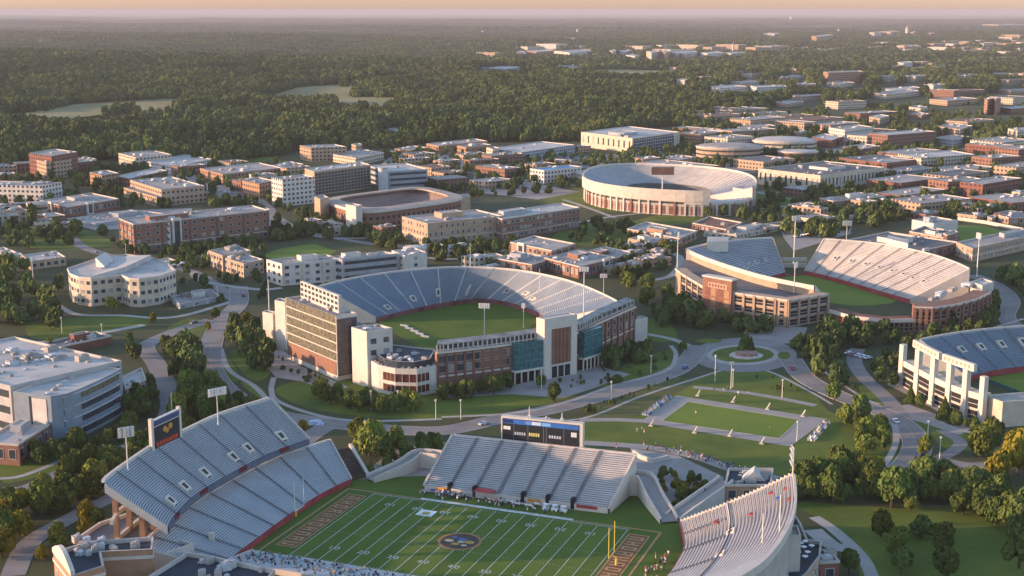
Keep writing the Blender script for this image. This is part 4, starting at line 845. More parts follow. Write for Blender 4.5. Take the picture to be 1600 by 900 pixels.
for s, t, c in ((.12, .93, M_RED), (.10, .80, M_RED), (.17, .86, M_BLUE), (.22, .62, M_RED), (.16, .30, M_RED), (.24, .96, M_RED)):
    i = int(s * 49); p = RI[i] + (RO[i] - RI[i]) * t; d = RO[i] - RI[i]; d /= np.linalg.norm(d); e = np.array([-d[1], d[0]]); z = 2 + 22 * (t + .12 * (t * t - t)) + .75; a, c_ = p - e * 1.5, p + e * 1.5; bb = MB(); bb.prism(ccw([a, c_, c_ + d * 1.1, a + d * 1.6]), z, z + .35); q = bb.build('seat_banner', c, T)
bld, _ = bldg('brick block with dark roof and white gable tucked behind the sunlit stand', (1138, 731), (1132, 757), (1205, 757), 30, 'orange', M_ROOFD, nunits=4, geo=True, seed=3)
gq = quadpt(_[0], _[1], _[2], .5, .6); gm = MB(); du = (_[2] - _[1]) / np.linalg.norm(_[2] - _[1]); dv = (_[0] - _[1]) / np.linalg.norm(_[0] - _[1]); z = _[3] - .8
for s in (-1, 1): gm.face([(*(gq - du * 3.6 * 0 - dv * 3), z + 3.4), (*(gq - dv * 0 + dv * 3), z + 3.4), (*(gq + du * 4 * s + dv * 3), z), (*(gq + du * 4 * s - dv * 3), z)][::s])
gm.face([(*(gq - du * 4 - dv * 3), z), (*(gq + du * 4 - dv * 3), z), (*(gq - dv * 3), z + 3.4)]); gm.face([(*(gq + du * 4 + dv * 3), z), (*(gq - du * 4 + dv * 3), z), (*(gq + dv * 3), z + 3.4)]); gm.build('gable_roof', M_ROOFW, bld)
light_tower('tall pale light pole rising behind the top corner of the sunlit stand', 1236, 800, 698, 3.5, 6, R(180), 12, group=None); light_tower('slim pole in front of the sunlit stand carrying a dark speaker', 1190, 872, 800, head=False, base_z=16, group=None)
light_tower('slim pole between the red banners of the sunlit stand', 1217, 850, 772, head=False, base_z=20, group=None)
# terrace building behind it
tp = PP([(1240, 800), (1252, 818), (1262, 842), (1284, 845), (1282, 868), (1262, 895), (1225, 925), (1190, 925), (1222, 872)], 9)
T = thing('terrace_building', 'building with dark roof terrace and white tables behind the sunlit stand', 'building', (*tp[6], 0)); mass(T, tp, 0, 9, wallm('tan'), M_ROOFD, 1.1); FOOT.append(np.array(tp))
tc = ccw(tp)
for i in range(len(tc)):
    a, c = tc[i], tc[(i + 1) % len(tc)]
    if faces_cam(a, c) > -.1 and np.linalg.norm(c - a) > 4: win_row(T, a, c, [1.2, 5], max(1, int(np.linalg.norm(c - a) / 3)), 1.6, 2.2)
cp_ = P2(1231, 826, 19); T = thing('stair_tower', 'plain concrete stair tower between the sunlit stand and the dark terrace', 'building', (*cp_, 0)); sq = [cp_ + np.array(v) for v in ((-3.2, -4), (3, -3.4), (3.6, 4), (-2.6, 4))]; mass(T, sq, 0, 18.5, M_CONCP, M_CONCP)
tab = MB(); tab.tube((0, 0, 0), (0, 0, .75), .06, .06, 6); tab.tube((0, 0, .75), (0, 0, .82), .85, .85, 14); ume = tab.mesh('patio_table', M_WHITE)
for k, q in enumerate(((1251, 852), (1258, 849), (1256, 858), (1268, 856), (1247, 866), (1262, 866), (1258, 873), (1238, 890), (1228, 905))):
    p = P2(*q, 8.1); o = bpy.data.objects.new('patio_table', ume); COL.objects.link(o); o.location = (*p, 8.1); label(o, 'small round white table on the dark roof terrace', 'table', 'white tables on the roof terrace')
bldg('small brick annex at the foot of the dark terrace building', (1268, 862), (1282, 878), (1312, 876), 40, 'dbrick', M_ROOF, nunits=2, geo=True)
# ramps and walls round the turf
def wallthing(lab, px, z1, m=None, t=1.0, name='retaining_wall', base=0, z1b=None):
    pts = PP(px); T = thing(name, lab, 'wall', (*pts[0], 0)); wallribbon(T, pts, base, z1, m or M_CONCP, 'wall', t); return T
def ramp(lab, px, w, zs):
    c = smooth(PP(px), 5); t = np.gradient(c, axis=0); t /= np.linalg.norm(t, axis=1)[:, None]; n = np.stack([-t[:, 1], t[:, 0]], 1) * w / 2; z = np.interp(np.linspace(0, 1, len(c)), np.linspace(0, 1, len(zs)), zs); T = thing('concrete_ramp', lab, 'ramp', (*c[0], 0))
    d = MB(); A, B = c + n, c - n
    for i in range(len(c) - 1): d.face([(*B[i], z[i]), (*B[i + 1], z[i + 1]), (*A[i + 1], z[i + 1]), (*A[i], z[i])])
    d.build('deck', M_PAVE, T)
    for E_, s in ((A, 1), (B, -1)):
        w_ = MB()
        for i in range(len(c) - 1):
            a, e = E_[i], E_[i + 1]; a2, e2 = a + n[i] * .12 * s * 2 / 1, e + n[i + 1] * .12 * s * 2
            for p, q in ((a, e), (a2, e2)): w_.face([(*p, 0), (*q, 0), (*q, z[i + 1] + 1.2), (*p, z[i] + 1.2)])
            w_.face([(*a, z[i] + 1.2), (*e, z[i + 1] + 1.2), (*e2, z[i + 1] + 1.2), (*a2, z[i] + 1.2)])
        w_.build('side_wall', M_CONCP, T)
    FOOT.append(np.array(list(A) + list(B[::-1])))
ramp('bent concrete ramp between the pale stand and the shrub garden', [(978, 770), (1006, 772), (1022, 790), (1046, 818)], 5, [6, 6, 3.5, .6])
ramp('long straight concrete ramp running up to the brick block behind the sunlit stand', [(1050, 815), (1092, 795), (1133, 778)], 5, [.6, 3, 6])
ramp('concrete ramp left of the pale stand leading to the turf', [(578, 752), (630, 738), (655, 728), (690, 731)], 4, [.6, 3, 4.5, 4.5])
wallthing('low white curved wall at the corner of the pale stand', [(1042, 717), (1020, 723), (1004, 717), (992, 709)], 1.6)
# bottom left brick block with pediment
bx = [P2(80, 852, 17), P2(105, 905, 17), P2(165, 880, 17), P2(250, 858, 17), P2(170, 838, 17)]
T = thing('brick_gatehouse', 'orange brick gatehouse with a curved gable and dark cluttered roof at the stand end', 'building', (*P2(120, 890), 0)); gp = PP([(83, 862), (112, 900), (163, 884), (158, 862), (238, 858), (240, 838), (140, 845)], 16); mass(T, gp, 0, 16, wallm('orange'), M_ROOFD, 1.2); FOOT.append(np.array(gp))
gw = [gp[0], gp[1]]; e = (gw[1] - gw[0]); gl = np.linalg.norm(e); e /= gl; en = np.array([e[1], -e[0]]); gb = MB(); prof = [(0, 0)] + [(gl * t, 1.2 + 3.2 * math.sin(math.pi * t)) for t in np.linspace(0, 1, 11)] + [(gl, 0)]
for off, r in ((.25, 1), (-.9, -1)): gb.face([(*(gw[0] + e * u - en * -off), 16 + z) for u, z in prof][::r])
for (u0, z0), (u1, z1) in zip(prof[:-1], prof[1:]): gb.face([(*(gw[0] + e * u0 + en * .25), 16 + z0), (*(gw[0] + e * u0 - en * .9), 16 + z0), (*(gw[0] + e * u1 - en * .9), 16 + z1), (*(gw[0] + e * u1 + en * .25), 16 + z1)])
gb.build('curved_gable', M_CONCP, T); band(T, gp, 13.4, 14.3, .3, M_CONCP, 'cornice', True)
win_row(T, gp[0], gp[1], [4, 9], 3, 2, 3); win_row(T, gp[1], gp[2], [4, 9], 4, 1.8, 2.6); r_ = random.Random(5)
for k in range(14): p = P2(r_.uniform(120, 215), r_.uniform(846, 868), 14.8); inst('rooftop_unit', r_.choice(UNITS), T, (*p, 14.8), r_.random(), (r_.uniform(1.0, 2.4),) * 3)
gp = PP([(262, 905), (228, 902), (292, 862), (330, 868), (430, 890), (400, 925), (250, 940)], 11); T = thing('press_building', 'low building with a dark blue flat roof and pale parapet below the two-tier stand', 'building', (*P2(330, 900), 0)); mass(T, gp, 0, 11, wallm('tan'), M_ROOFD, 1.2); FOOT.append(np.array(gp))
r_ = random.Random(8)
for k in range(12): p = P2(r_.uniform(300, 415), r_.uniform(878, 905), 9.9); inst('rooftop_unit', r_.choice(UNITS), T, (*p, 9.9), r_.random(), (r_.uniform(1.0, 2.6),) * 3)
wallthing('pale parapet wall beside the dark roofed block', [(232, 868), (300, 890), (255, 905)], 8)
pc = P2(332, 870); T = thing('pillar', 'single white pillar at the foot of the two-tier stand', 'pillar', (*pc, 0)); bb = MB(); bb.box((*pc, 0), (1.4, 1.4, 7)); bb.box((*pc, 7), (1.8, 1.8, .5)); bb.build('shaft', M_CONCP, T)

# ---- middle stadium
T = thing('stadium', 'middle football stadium with a blue horseshoe bowl, glass block and white portal', 'stadium', (*P2(760, 520), 0)); MID = T
rim = PP([(500, 449), (560, 435), (640, 424), (720, 419), (790, 422), (850, 431), (905, 446), (955, 468), (972, 480)], 19); inn = PP([(588, 498), (640, 485), (700, 473), (748, 468), (792, 473), (835, 487), (856, 502)], 2)
inn = list(smooth(inn, 5)); rim = list(smooth(rim, 5))
stand(T, inn, rim, 2, 19, 30, mats=[M_BENCHB, M_TREADB, M_RISER], n=64, aisles=tuple((s, .8, 0, 1) for s in (.06, .13, .2, .27, .34, .41, .48, .55, .62, .69, .76, .83, .90)), aisle_m=M_AISLEP, red_m=mat('wall_dull_red', (.20, .07, .07), .7, .5, .12), tunnels=((.10, .10), (.23, .16), (.335, .18), (.45, .20), (.585, .24), (.66, .3), (.72, .22)), back_mat=wallm('tan'))
nf = PP([(683, 613), (740, 606), (798, 598), (850, 589), (903, 578), (935, 561), (992, 533)]); cen = P2(725, 497)
no = [np.asarray(q) for q in smooth(nf, 4)]; ni = [q + (cen - q) / np.linalg.norm(cen - q) * 21 for q in no]
stand(T, [q for q in ni], [q + (cen - q) / np.linalg.norm(cen - q) * 2.0 for q in no], 2, 17.5, 20, mats=[M_BENCHB, M_TREADB, M_RISER], n=36, back=False, rim=.5)
wallribbon(T, no, 0, 17.6, wallm('brick'), 'facade_wall', 2.2)
for q in (no,): band(T, q, 6.4, 7.1, .25, M_CONCP, 'stone_course'); band(T, q, 16.7, 17.6, .4, M_CONCP, 'stone_course')
bays(T, nf[0] * .98 + nf[1] * .02, nf[1], [8.2, 12.4], 4, 3.4, 3.3, colm=wallm('dbrick'), ztop=16.6); bays(T, nf[1], nf[2], [8.2, 12.4], 4, 3.4, 3.3, colm=wallm('brick'), ztop=16.6); bays(T, nf[5], nf[6], [8.4, 12.6], 6, 2.6, 3.0, colm=wallm('brick'), ztop=16.6)
lv = MB(); cw_ = [q + (cen - q) / np.linalg.norm(cen - q) * 1.0 for q in no]; cw2 = [q + (cen - q) / np.linalg.norm(cen - q) * 5.2 for q in no]
for i in range(len(no) - 1): lv.face([(*cw_[i], 20.6), (*cw_[i + 1], 20.6), (*cw2[i + 1], 21.4), (*cw2[i], 21.4)]); lv.face([(*cw_[i], 20.1), (*cw_[i], 20.6), (*cw_[i + 1], 20.6), (*cw_[i + 1], 20.1)][::-1]); lv.face([(*cw2[i], 20.9), (*cw2[i + 1], 20.9), (*cw_[i + 1], 20.1), (*cw_[i], 20.1)])
lv.build('canopy_roof', mat('canopy_sheet', (.17, .155, .145), .8, .4, .25, detail=8, col2=(.36, .33, .30)), T)
cb = MB(); cb.box((0, 0, 0), (.5, .5, 2.8)); cpm = cb.mesh('canopy_post', M_CONCP)
for i in range(0, len(no)): inst('canopy_post', cpm, T, (*cw_[i], 17.5)); 
for i in range(len(no) - 1): inst('canopy_post', cpm, T, (*((cw_[i] + cw_[i + 1]) / 2), 17.5))
db = MB()
for i in range(len(no) - 1): a, c = cw_[i] * .6 + cw2[i] * .4, cw_[i + 1] * .6 + cw2[i + 1] * .4; db.face([(*a, 17.5), (*c, 17.5), (*c, 20.4), (*a, 20.4)])
db.build('louvre_screen', M_ROOFG, T)
FOOT.append(np.array(list(nf) + list(rim[::-1])))
def blk(root, L, N, R_, hpx, wm, rm, nm=('wall', 'roof'), para=.8):
    h = solve(N, hpx); l, n, r = P2(*L, h), P2(*N, h), P2(*R_, h); xy = ccw([n, r, l + r - n, l]); mass(root, xy, 0, h, wm, rm, para, nm); FOOT.append(np.array(xy)); return l, n, r, h
# glass block
l, n, r, h = blk(T, (446, 465), (525, 494), (558, 489), 101, M_CONCP, M_ROOF, ('glass_block_wall', 'glass_block_roof')); d = n - l; D = np.linalg.norm(d); d /= D; o = np.array([d[1], -d[0]])
bh = h / 7.0
M_GOLD = mat('gold_reflection_glass', (0.05, 0.05, 0.035), 0.16, .6, .9, spec=.8, col2=(.24, .21, .14))  # mottled golden reflections painted into the glass colour
for k in range(6):
    z = bh * (k + 1.15); m = wallm('brick') if k == 0 else M_GOLD
    bo = panel(T, l, d, o, .8, D - .6, z - (bh * .6 if k == 0 else 0), z + bh * .86, .25, m, 'brick_band' if k == 0 else 'glass_band')
    if k:
        mu = MB()
        for i in range(1, int(D / 3.4)): c = l + d * i * 3.4 + o * .32; mu.bar((*c, z), (*c, z + bh * .86), .12)
        mu.build('mullion_grid', M_FRAME, bo)
e = r - n; E_ = np.linalg.norm(e); e /= E_; panel(T, n, e, np.array([e[1], -e[0]]), .4, E_ - .4, 2, h - 1.5, .25, M_GLASS, 'glass_band'); units(T, l, n, r, h - .8, 5, (2.5, 5), 3)
sc0, sc1 = P2(470, 463, h), P2(529, 487, h); sdv = (sc1 - sc0) / np.linalg.norm(sc1 - sc0); sno = np.array([sdv[1], -sdv[0]]); SLn = np.linalg.norm(sc1 - sc0)
scr = panel(T, sc0, sdv, sno, 0, SLn, h - .8, h + 7.2, 1.5, M_CONCP, 'roof_screen', -1.5)
for z in (h + .4, h + 2.8, h + 5.2): 
    for i in range(10): inst('screen_window', wmesh(SLn / 10 * .7, 1.6), scr, (*(sc0 + sdv * SLn * (i + .5) / 10 + sno * .02), z), math.atan2(sdv[1], sdv[0]))
blk(T, (429, 469), (445, 472), (452, 468), 76, M_CONCP, M_CONCP, ('corner_tower', 'tower_cap')); blk(T, (410, 487), (426, 490), (432, 487), 52, M_CONCP, M_CONCP, ('corner_tower', 'tower_cap')); blk(T, (537, 505), (552, 511), (575, 508), 82, M_GLASS, M_ROOF, ('glass_link', 'link_roof'))
l, n, r, h = blk(T, (549, 511), (573, 518), (613, 512), 88, M_CONCP, M_ROOF, ('corner_block', 'block_roof')); e = r - n; win_row(T, n, r, [h - 6, h - 11], 2, 3, 2.6); units(T, l, n, r, h - .8, 3, (2, 3), 9)
dr = PP([(578, 604), (592, 613), (618, 619), (652, 620), (684, 613), (694, 592), (610, 582)]); mass(T, dr, 0, 12, M_CONCP, M_ROOFG, 1.0, ('drum_wall', 'drum_terrace')); FOOT.append(np.array(dr)); drw = [dr[1] * .7 + dr[2] * .3, dr[2], dr[3], dr[3] * .4 + dr[4] * .6]
for z0, z1 in ((1.6, 4.6), (6.2, 9.6)):
    wb = band(T, drw, z0, z1, .12, mat('red_glass', (.10, .03, .02), .25, .3, .4, spec=.6), 'window_band'); mu = MB()
    for a, c in zip(drw[:-1], drw[1:]):
        for k in range(4): q = a + (c - a) * k / 3.0 * .98; tt = (c - a) / np.linalg.norm(c - a); q = q + np.array([tt[1], -tt[0]]) * .2; mu.bar((*q, z0), (*q, z1), .25)
    mu.build('mullion_grid', M_CONCP, wb)
c0 = sum(dr) / len(dr); d2 = [c0 + (q - c0) * .78 for q in dr]; mass(T, d2, 11, 14.2, M_GLASS, M_ROOFD, .4, ('terrace_lounge', 'lounge_roof')); [inst('rooftop_unit', UNITS[k_ % 5], T, (*(c0 + (dr[k_ % 7] - c0) * (.25 + .09 * (k_ % 5))), 13.8), k_ * .7, (2.4, 1.6, 1.2)) for k_ in range(11)]; [inst('planter', UNITS[1], T, (*(c0 + (dr[k_ % 7] * (1 - k_ % 3 / 3) + dr[(k_ + 1) % 7] * (k_ % 3 / 3) - c0) * .90), 11.1), k_ * .4, (1.6, 1.0, 1.3)) for k_ in range(21)]
# portal
l, n, r, h = blk(T, (838, 496), (851, 499), (902, 491), 95, M_CONCP, M_CONCP, ('portal', 'portal_top'), .3); e = r - n; E_ = np.linalg.norm(e); e /= E_; o = np.array([e[1], -e[0]]); pb = panel(T, n, e, o, E_ * .22, E_ * .80, 6.5, h - 5, .3, wallm('brick'), 'brick_panel')
mu = MB()
for k in range(1, 5):
    q = n + e * E_ * (.22 + .58 * k / 5) + o * .4; mu.bar((*q, 6.6), (*q, h - 5.2), .5)
mu.build('brick_rib', wallm('dbrick'), pb)
for k in range(3): panel(T, n, e, o, E_ * (.23 + .2 * k), E_ * (.39 + .2 * k), .3, 5.4, .06, M_DARK, 'doorway')
for (ax, ay, bx_, by_, ex) in ((799, 598, 850, 589.5, 0), (903, 578, 932, 568, 0)):
    a, c = P2(ax, ay), P2(bx_, by_); d = (c - a); D = np.linalg.norm(d); d /= D; o = np.array([d[1], -d[0]]); gb_ = panel(T, a, d, o, 0, D, 6.0, 17.8, 3.0, M_TEAL, 'glass_bay', .3); panel(T, a, d, o, -.2, D + .2, 5.0, 6.0, 3.4, M_CONCP, 'bay_base', .2); panel(T, a, d, o, 0, D, .2, 5, .1, M_DARK, 'doorway', .3)
    mu = MB()
    for z in (9.6, 12.2, 15.2): mu.bar((*(a + o * 3.35), z), (*(c + o * 3.35), z), .16)
    for i in range(1, int(D / 1.8)): q = a + d * i * D / int(D / 1.8) + o * 3.35; mu.bar((*q, 6), (*q, 17.8), .12)
    mu.build('mullion_grid', mat('teal_frame', (.10, .22, .23)), gb_)
    for i in range(6): q = a + d * (D * i / 5) + o * 3.0; bb = MB(); bb.box((*q, 0), (.7, .7, 5)); bb.build('column', M_CONCP, T)
blk(T, (984, 496), (993, 499), (1012, 496), 36, M_CONCP, M_CONCP, ('end_tower', 'tower_cap'))
flat('stadium_turf', [(588, 500), (640, 487), (745, 471), (790, 476), (836, 490), (846, 502), (770, 540), (700, 560), (640, 535)], 0.10, M_TURF, 2); fb = MB()
for k in (3, 7): a = P2(612 + k * 19, 506 - k * 2.6); c = a + (P2(700, 545) - P2(602, 500)) * .62; fb.bar((*a, .12), (*c, .12), .1, .02)
struct('field_line', fb, M_TURFL)
b = MB()
for k in range(5): p = P2(632 + k * 8, 510 + k * 4.2); b.box((*p, 0), (5, .8, .9), -.6)
o = b.build('team_bench', mat('bench_dull_blue', (.16, .20, .28), .7, .5, .8, col2=(.4, .42, .45))); label(o, 'row of blue and white team benches on the sideline of the middle stadium', 'bench')
for k, (x, y, ty, hw, bz, lab) in enumerate(((757, 522, 474, 5, 14, 'light mast over the field of the middle stadium'), (818, 512, 474, 1.5, 14, 'thin mast left of the white portal'), (843, 452, 419, 0, 17, 'slim mast on the sunny rim of the middle stadium'), (912, 494, 417, 4.5, 16, 'light tower at the right of the sunlit bowl'), (943, 462, 428, 4, 0, 'light tower outside the right end of the middle bowl'), (735, 421, 385, 0, 17, 'slim mast above the far rim of the middle stadium'), (505, 452, 438, 0, 17, 'short mast at the left rim of the blue bowl'))):
    light_tower(lab, x, y, ty, hw or 1, 2.2, R(-100), bz, head=hw > 0, group=None)

# ---- brick stadium at the right
T = thing('stadium', 'brick stadium on the right with sunlit facade and split stands', 'stadium', (*P2(1290, 455), 0))
stand(T, smooth(PP([(1226, 427), (1215, 430), (1203, 433), (1195, 437)], 2), 5), smooth(PP([(1207, 373), (1160, 376), (1110, 382), (1073, 391)], 18), 5), 2, 18, 24, mats=[M_BENCH, M_TREAD, M_RISER], n=28, tunnels=((.25, .35), (.45, .33), (.62, .3), (.8, .28)), back_mat=wallm('tan'))
nro = list(smooth(PP([(1073, 391), (1100, 403), (1140, 417), (1190, 432), (1240, 443), (1272, 449)], 17), 4)); nri = list(smooth(PP([(1190, 437), (1215, 447), (1245, 458), (1290, 471)], 2), 5))
stand(T, nri, nro, 2, 17, 18, mats=[M_BENCHB, M_TREADB, M_RISER], n=28, back_mat=wallm('tan'), ends=True)
stand(T, smooth(PP([(1258, 424), (1300, 434), (1345, 447), (1385, 459), (1422, 469)], 2), 5), smooth(PP([(1288, 375), (1340, 379), (1390, 385), (1450, 398), (1490, 411), (1514, 422)], 19), 5), 2, 19, 28, mats=[M_BENCHP, M_TREAD, M_RISERP], n=44, aisles=tuple((s, .9, 0, 1) for s in (.08, .2, .31, .42, .53, .64, .75, .86)), tunnels=((.14, .42), (.25, .42), (.36, .42), (.47, .42), (.58, .42), (.68, .42), (.78, .4), (.88, .4)), back_mat=wallm('dbrick'))
fac = PP([(1055, 458), (1064, 466), (1100, 490), (1145, 499), (1210, 509), (1231, 512), (1292, 501)]); FOOT.append(np.array(fac + PP([(1290, 470), (1420, 470), (1515, 440), (1514, 422), (1450, 398), (1288, 375), (1205, 373), (1073, 391)])))
wallribbon(T, fac, 0, 14.5, wallm('tan'), 'facade_wall', 6); tb = [q for q in fac]
td = MB(); N_ = len(fac); far_ = [nro[int(i * (len(nro) - 1) / (N_ - 1))] for i in range(N_)]
for i in range(N_ - 1): td.face([(*fac[i], 12.2), (*fac[i + 1], 12.2), (*far_[i + 1], 12.2), (*far_[i], 12.2)])
td.build('terrace_deck', M_ROOFG, T); band(T, fac, 13.6, 14.6, .5, M_CONCP, 'cornice')
for a, c, k in ((1, 2, 4), (3, 4, 4), (4, 5, 1), (5, 6, 4)):
    A, C_ = fac[a], fac[c]; W_ = np.linalg.norm(C_ - A) / k; bays(T, A, C_, [.6, 5.0, 9.4], k, W_ - 1.6, 3.3, me=openm(W_ - 1.6 if k > 1 else 2.4, 3.3), colm=wallm('tan') if k > 1 else wallm('brick'), ztop=14.4, cw=1.3)
A, C_ = fac[2], fac[3]; d = (C_ - A) / np.linalg.norm(C_ - A); o = np.array([d[1], -d[0]]); D = np.linalg.norm(C_ - A); panel(T, A, d, o, 0, D, 0, 20.5, 4.5, wallm('brick'), 'brick_portal', -2.5); [panel(T, A, d, o, D * (.08 + .23 * k_), D * (.24 + .23 * k_), z_, z_ + 4.2, .12, wallm('orange') if k_ % 2 else wallm('dbrick'), 'portal_panel', 2.0) for k_ in range(4) for z_ in (1.0, 6.0, 11.0)]; panel(T, A, d, o, -.4, D + .4, 20.5, 21.3, 5.2, M_CONCP, 'portal_coping', -2.9); panel(T, A, d, o, D * .2, D * .85, 15.5, 18.2, .15, mat('sign_tan', (.42, .28, .2)), 'portal_sign', 2.0)
for k in range(6): panel(T, A, d, o, D * (.23 + .1 * k), D * (.29 + .1 * k), 16, 17.6, .06, wallm('dbrick'), 'sign_lettering', 2.16)
lf = PP([(1296, 505), (1330, 515), (1380, 521), (1427, 520)]); wallribbon(T, lf, 0, 7, wallm('dbrick'), 'low_facade', 8); band(T, lf, 5.6, 7.4, .7, M_CONCP, 'eaves'); bays(T, lf[1], lf[2], [.8], 8, 3.0, 4.2, me=openm(3.0, 4.2), colm=wallm('brick'), ztop=5.6); bays(T, lf[2], lf[3], [.8], 6, 3.0, 4.2, me=openm(3.0, 4.2), colm=wallm('brick'), ztop=5.6)
rf = PP([(1427, 520), (1455, 521), (1490, 516), (1525, 506), (1545, 495)]); wallribbon(T, rf, 0, 13.5, wallm('brick'), 'facade_wall', 9); band(T, rf, 12.4, 13.6, .4, M_CONCP, 'cornice')
for i in range(4): a, c = rf[i], rf[i + 1]; bays(T, a, c, [1.2, 6.6], 3, 2.0, 4.2, me=openm(2.0, 4.2), colm=wallm('brick'), ztop=13, cw=1.6)
blk(T, (1517, 440), (1535, 446), (1553, 440), 42, M_CONCP, M_CONCP, ('round_tower', 'tower_cap')); units(T, P2(1440, 470, 12), P2(1440, 478, 12), P2(1530, 448, 12), 12.5, 9, (3, 6), 4)
pbx = PP([(1105, 376), (1138, 376), (1138, 383), (1105, 384)], 19); boxc(T, pbx, 15, 21.5, M_CONCP, 'press_box', M_ROOFW); pbx = PP([(1384, 380), (1418, 388), (1420, 382), (1388, 375)], 20); boxc(T, pbx, 15, 23, M_CONCP, 'press_box', M_ROOFW)
lk = PP([(1222, 418), (1260, 418)], 0); ww_ = wallribbon(T, lk, 4, 6.2, M_CONCP, 'bridge_wall', 1.2); wallribbon(T, lk, 0, 2.6, M_CONCP, 'bridge_wall', 1.2)
flat('stadium_turf', [(1212, 434), (1255, 428), (1330, 442), (1408, 466), (1360, 478), (1300, 474), (1240, 455)], .1, M_TURFL, 2); bb = MB(); bb.bar((*P2(1218, 433), .5), (*P2(1258, 429), .5), .5, 1.0); o = bb.build('field_barrier', M_RED); label(o, 'red barrier along the end of the turf in the brick stadium', 'barrier')
for x, y, ty, hw, bz, az, lab in ((1240, 470, 410, 5, 8, -30, 'tall light tower in front of the brick stadium field'), (1240, 412, 337, 6.5, 0, -60, 'tall light tower between the two stands of the brick stadium'), (1058, 426, 362, 2, 10, -20, 'light tower at the left corner of the sunlit brick facade'), (1322, 384, 345, 6, 8, -90, 'light tower behind the long sunlit stand'), (1526, 432, 364, 4, 14, 200, 'light tower on the round end tower of the brick stadium')): light_tower(lab, x, y, ty, hw, 3.2, R(az), bz, group=None)

# ---- stadium with the colonnade at the right edge
T = thing('stadium', 'grey stadium cut by the right edge, with six tall pale columns', 'stadium', (*P2(1530, 600), 0))
o_ = PP([(1438, 533), (1480, 525), (1530, 518), (1600, 512), (1680, 508), (1740, 508)], 17); i_ = PP([(1510, 590), (1555, 580), (1610, 573), (1690, 566), (1750, 563)], 2); stand(T, smooth(i_, 5), smooth(o_, 5), 2, 17, 26, mats=[M_BENCHB, M_TREADB, M_RISER], n=46, aisles=tuple((s, .8, 0, 1) for s in (.12, .24, .36, .48, .6, .72, .84)), tunnels=((.16, .52), (.28, .5), (.40, .5), (.52, .5)), back_mat=wallm('tan')); FOOT.append(np.array(list(i_) + list(o_[::-1])))
cl = PP([(1408, 603), (1432, 617), (1456, 631), (1481, 643), (1506, 653), (1533, 661)]); wallribbon(T, cl, 0, 11.5, wallm('cream'), 'colonnade_wall', 5); band(T, cl, 9.2, 11.6, .35, M_CONCP, 'entablature'); FOOT.append(np.array(cl + PP([(1530, 610), (1460, 570)])))
for i in range(5): a, c = cl[i], cl[i + 1]; W_ = np.linalg.norm(c - a); win_row(T, a, c, [.3, 4.9], 1, W_ - 3.2, 4.0, me=openm(W_ - 3.2, 4.0))
ch_ = [HW(q, y) for q, y in zip(cl, (538, 546, 556, 566, 577, 588))]
for q, hh in zip(cl, ch_): bb = MB(); bb.box((*q, 0), (2.3, 2.3, hh), .5); bb.box((*q, 0), (3.0, 3.0, 1.4), .5); bb.build('column', M_CONCP, T)
for i0, i1, (x0, x1) in ((1, 2, (1419, 1458)), (3, 4, (1466, 1519))):
    a, c = cl[i0], cl[i1]; d = (c - a) / np.linalg.norm(c - a); o = np.array([d[1], -d[0]]); L_ = np.linalg.norm(c - a); z = (ch_[i0] + ch_[i1]) / 2; lt = panel(T, a, d, o, -4.5, L_ + 4.5, z - .2, z + 2.8, 1.6, M_CONCP, 'lintel', -.8)
    for k in range(7): panel(T, a, d, o, -3.5 + k * (L_ + 7) / 7, -3.5 + (k + .55) * (L_ + 7) / 7, z + .7, z + 2.0, .08, wallm('tan'), 'lintel_relief', .8)
blk(T, (1536, 617), (1567, 628), (1680, 620), 40, wallm('cream'), M_CONC, ('end_block', 'end_block_roof'))
flat('stadium_turf', [(1536, 592), (1600, 581), (1690, 572), (1690, 615), (1590, 615)], .1, M_TURFL); bb = MB(); bb.bar((*P2(1536, 593), .6), (*P2(1600, 618), .6), .4, 1.2); o = bb.build('field_barrier', M_TEAL); label(o, 'teal barrier along the near side of the turf at the right edge', 'barrier')

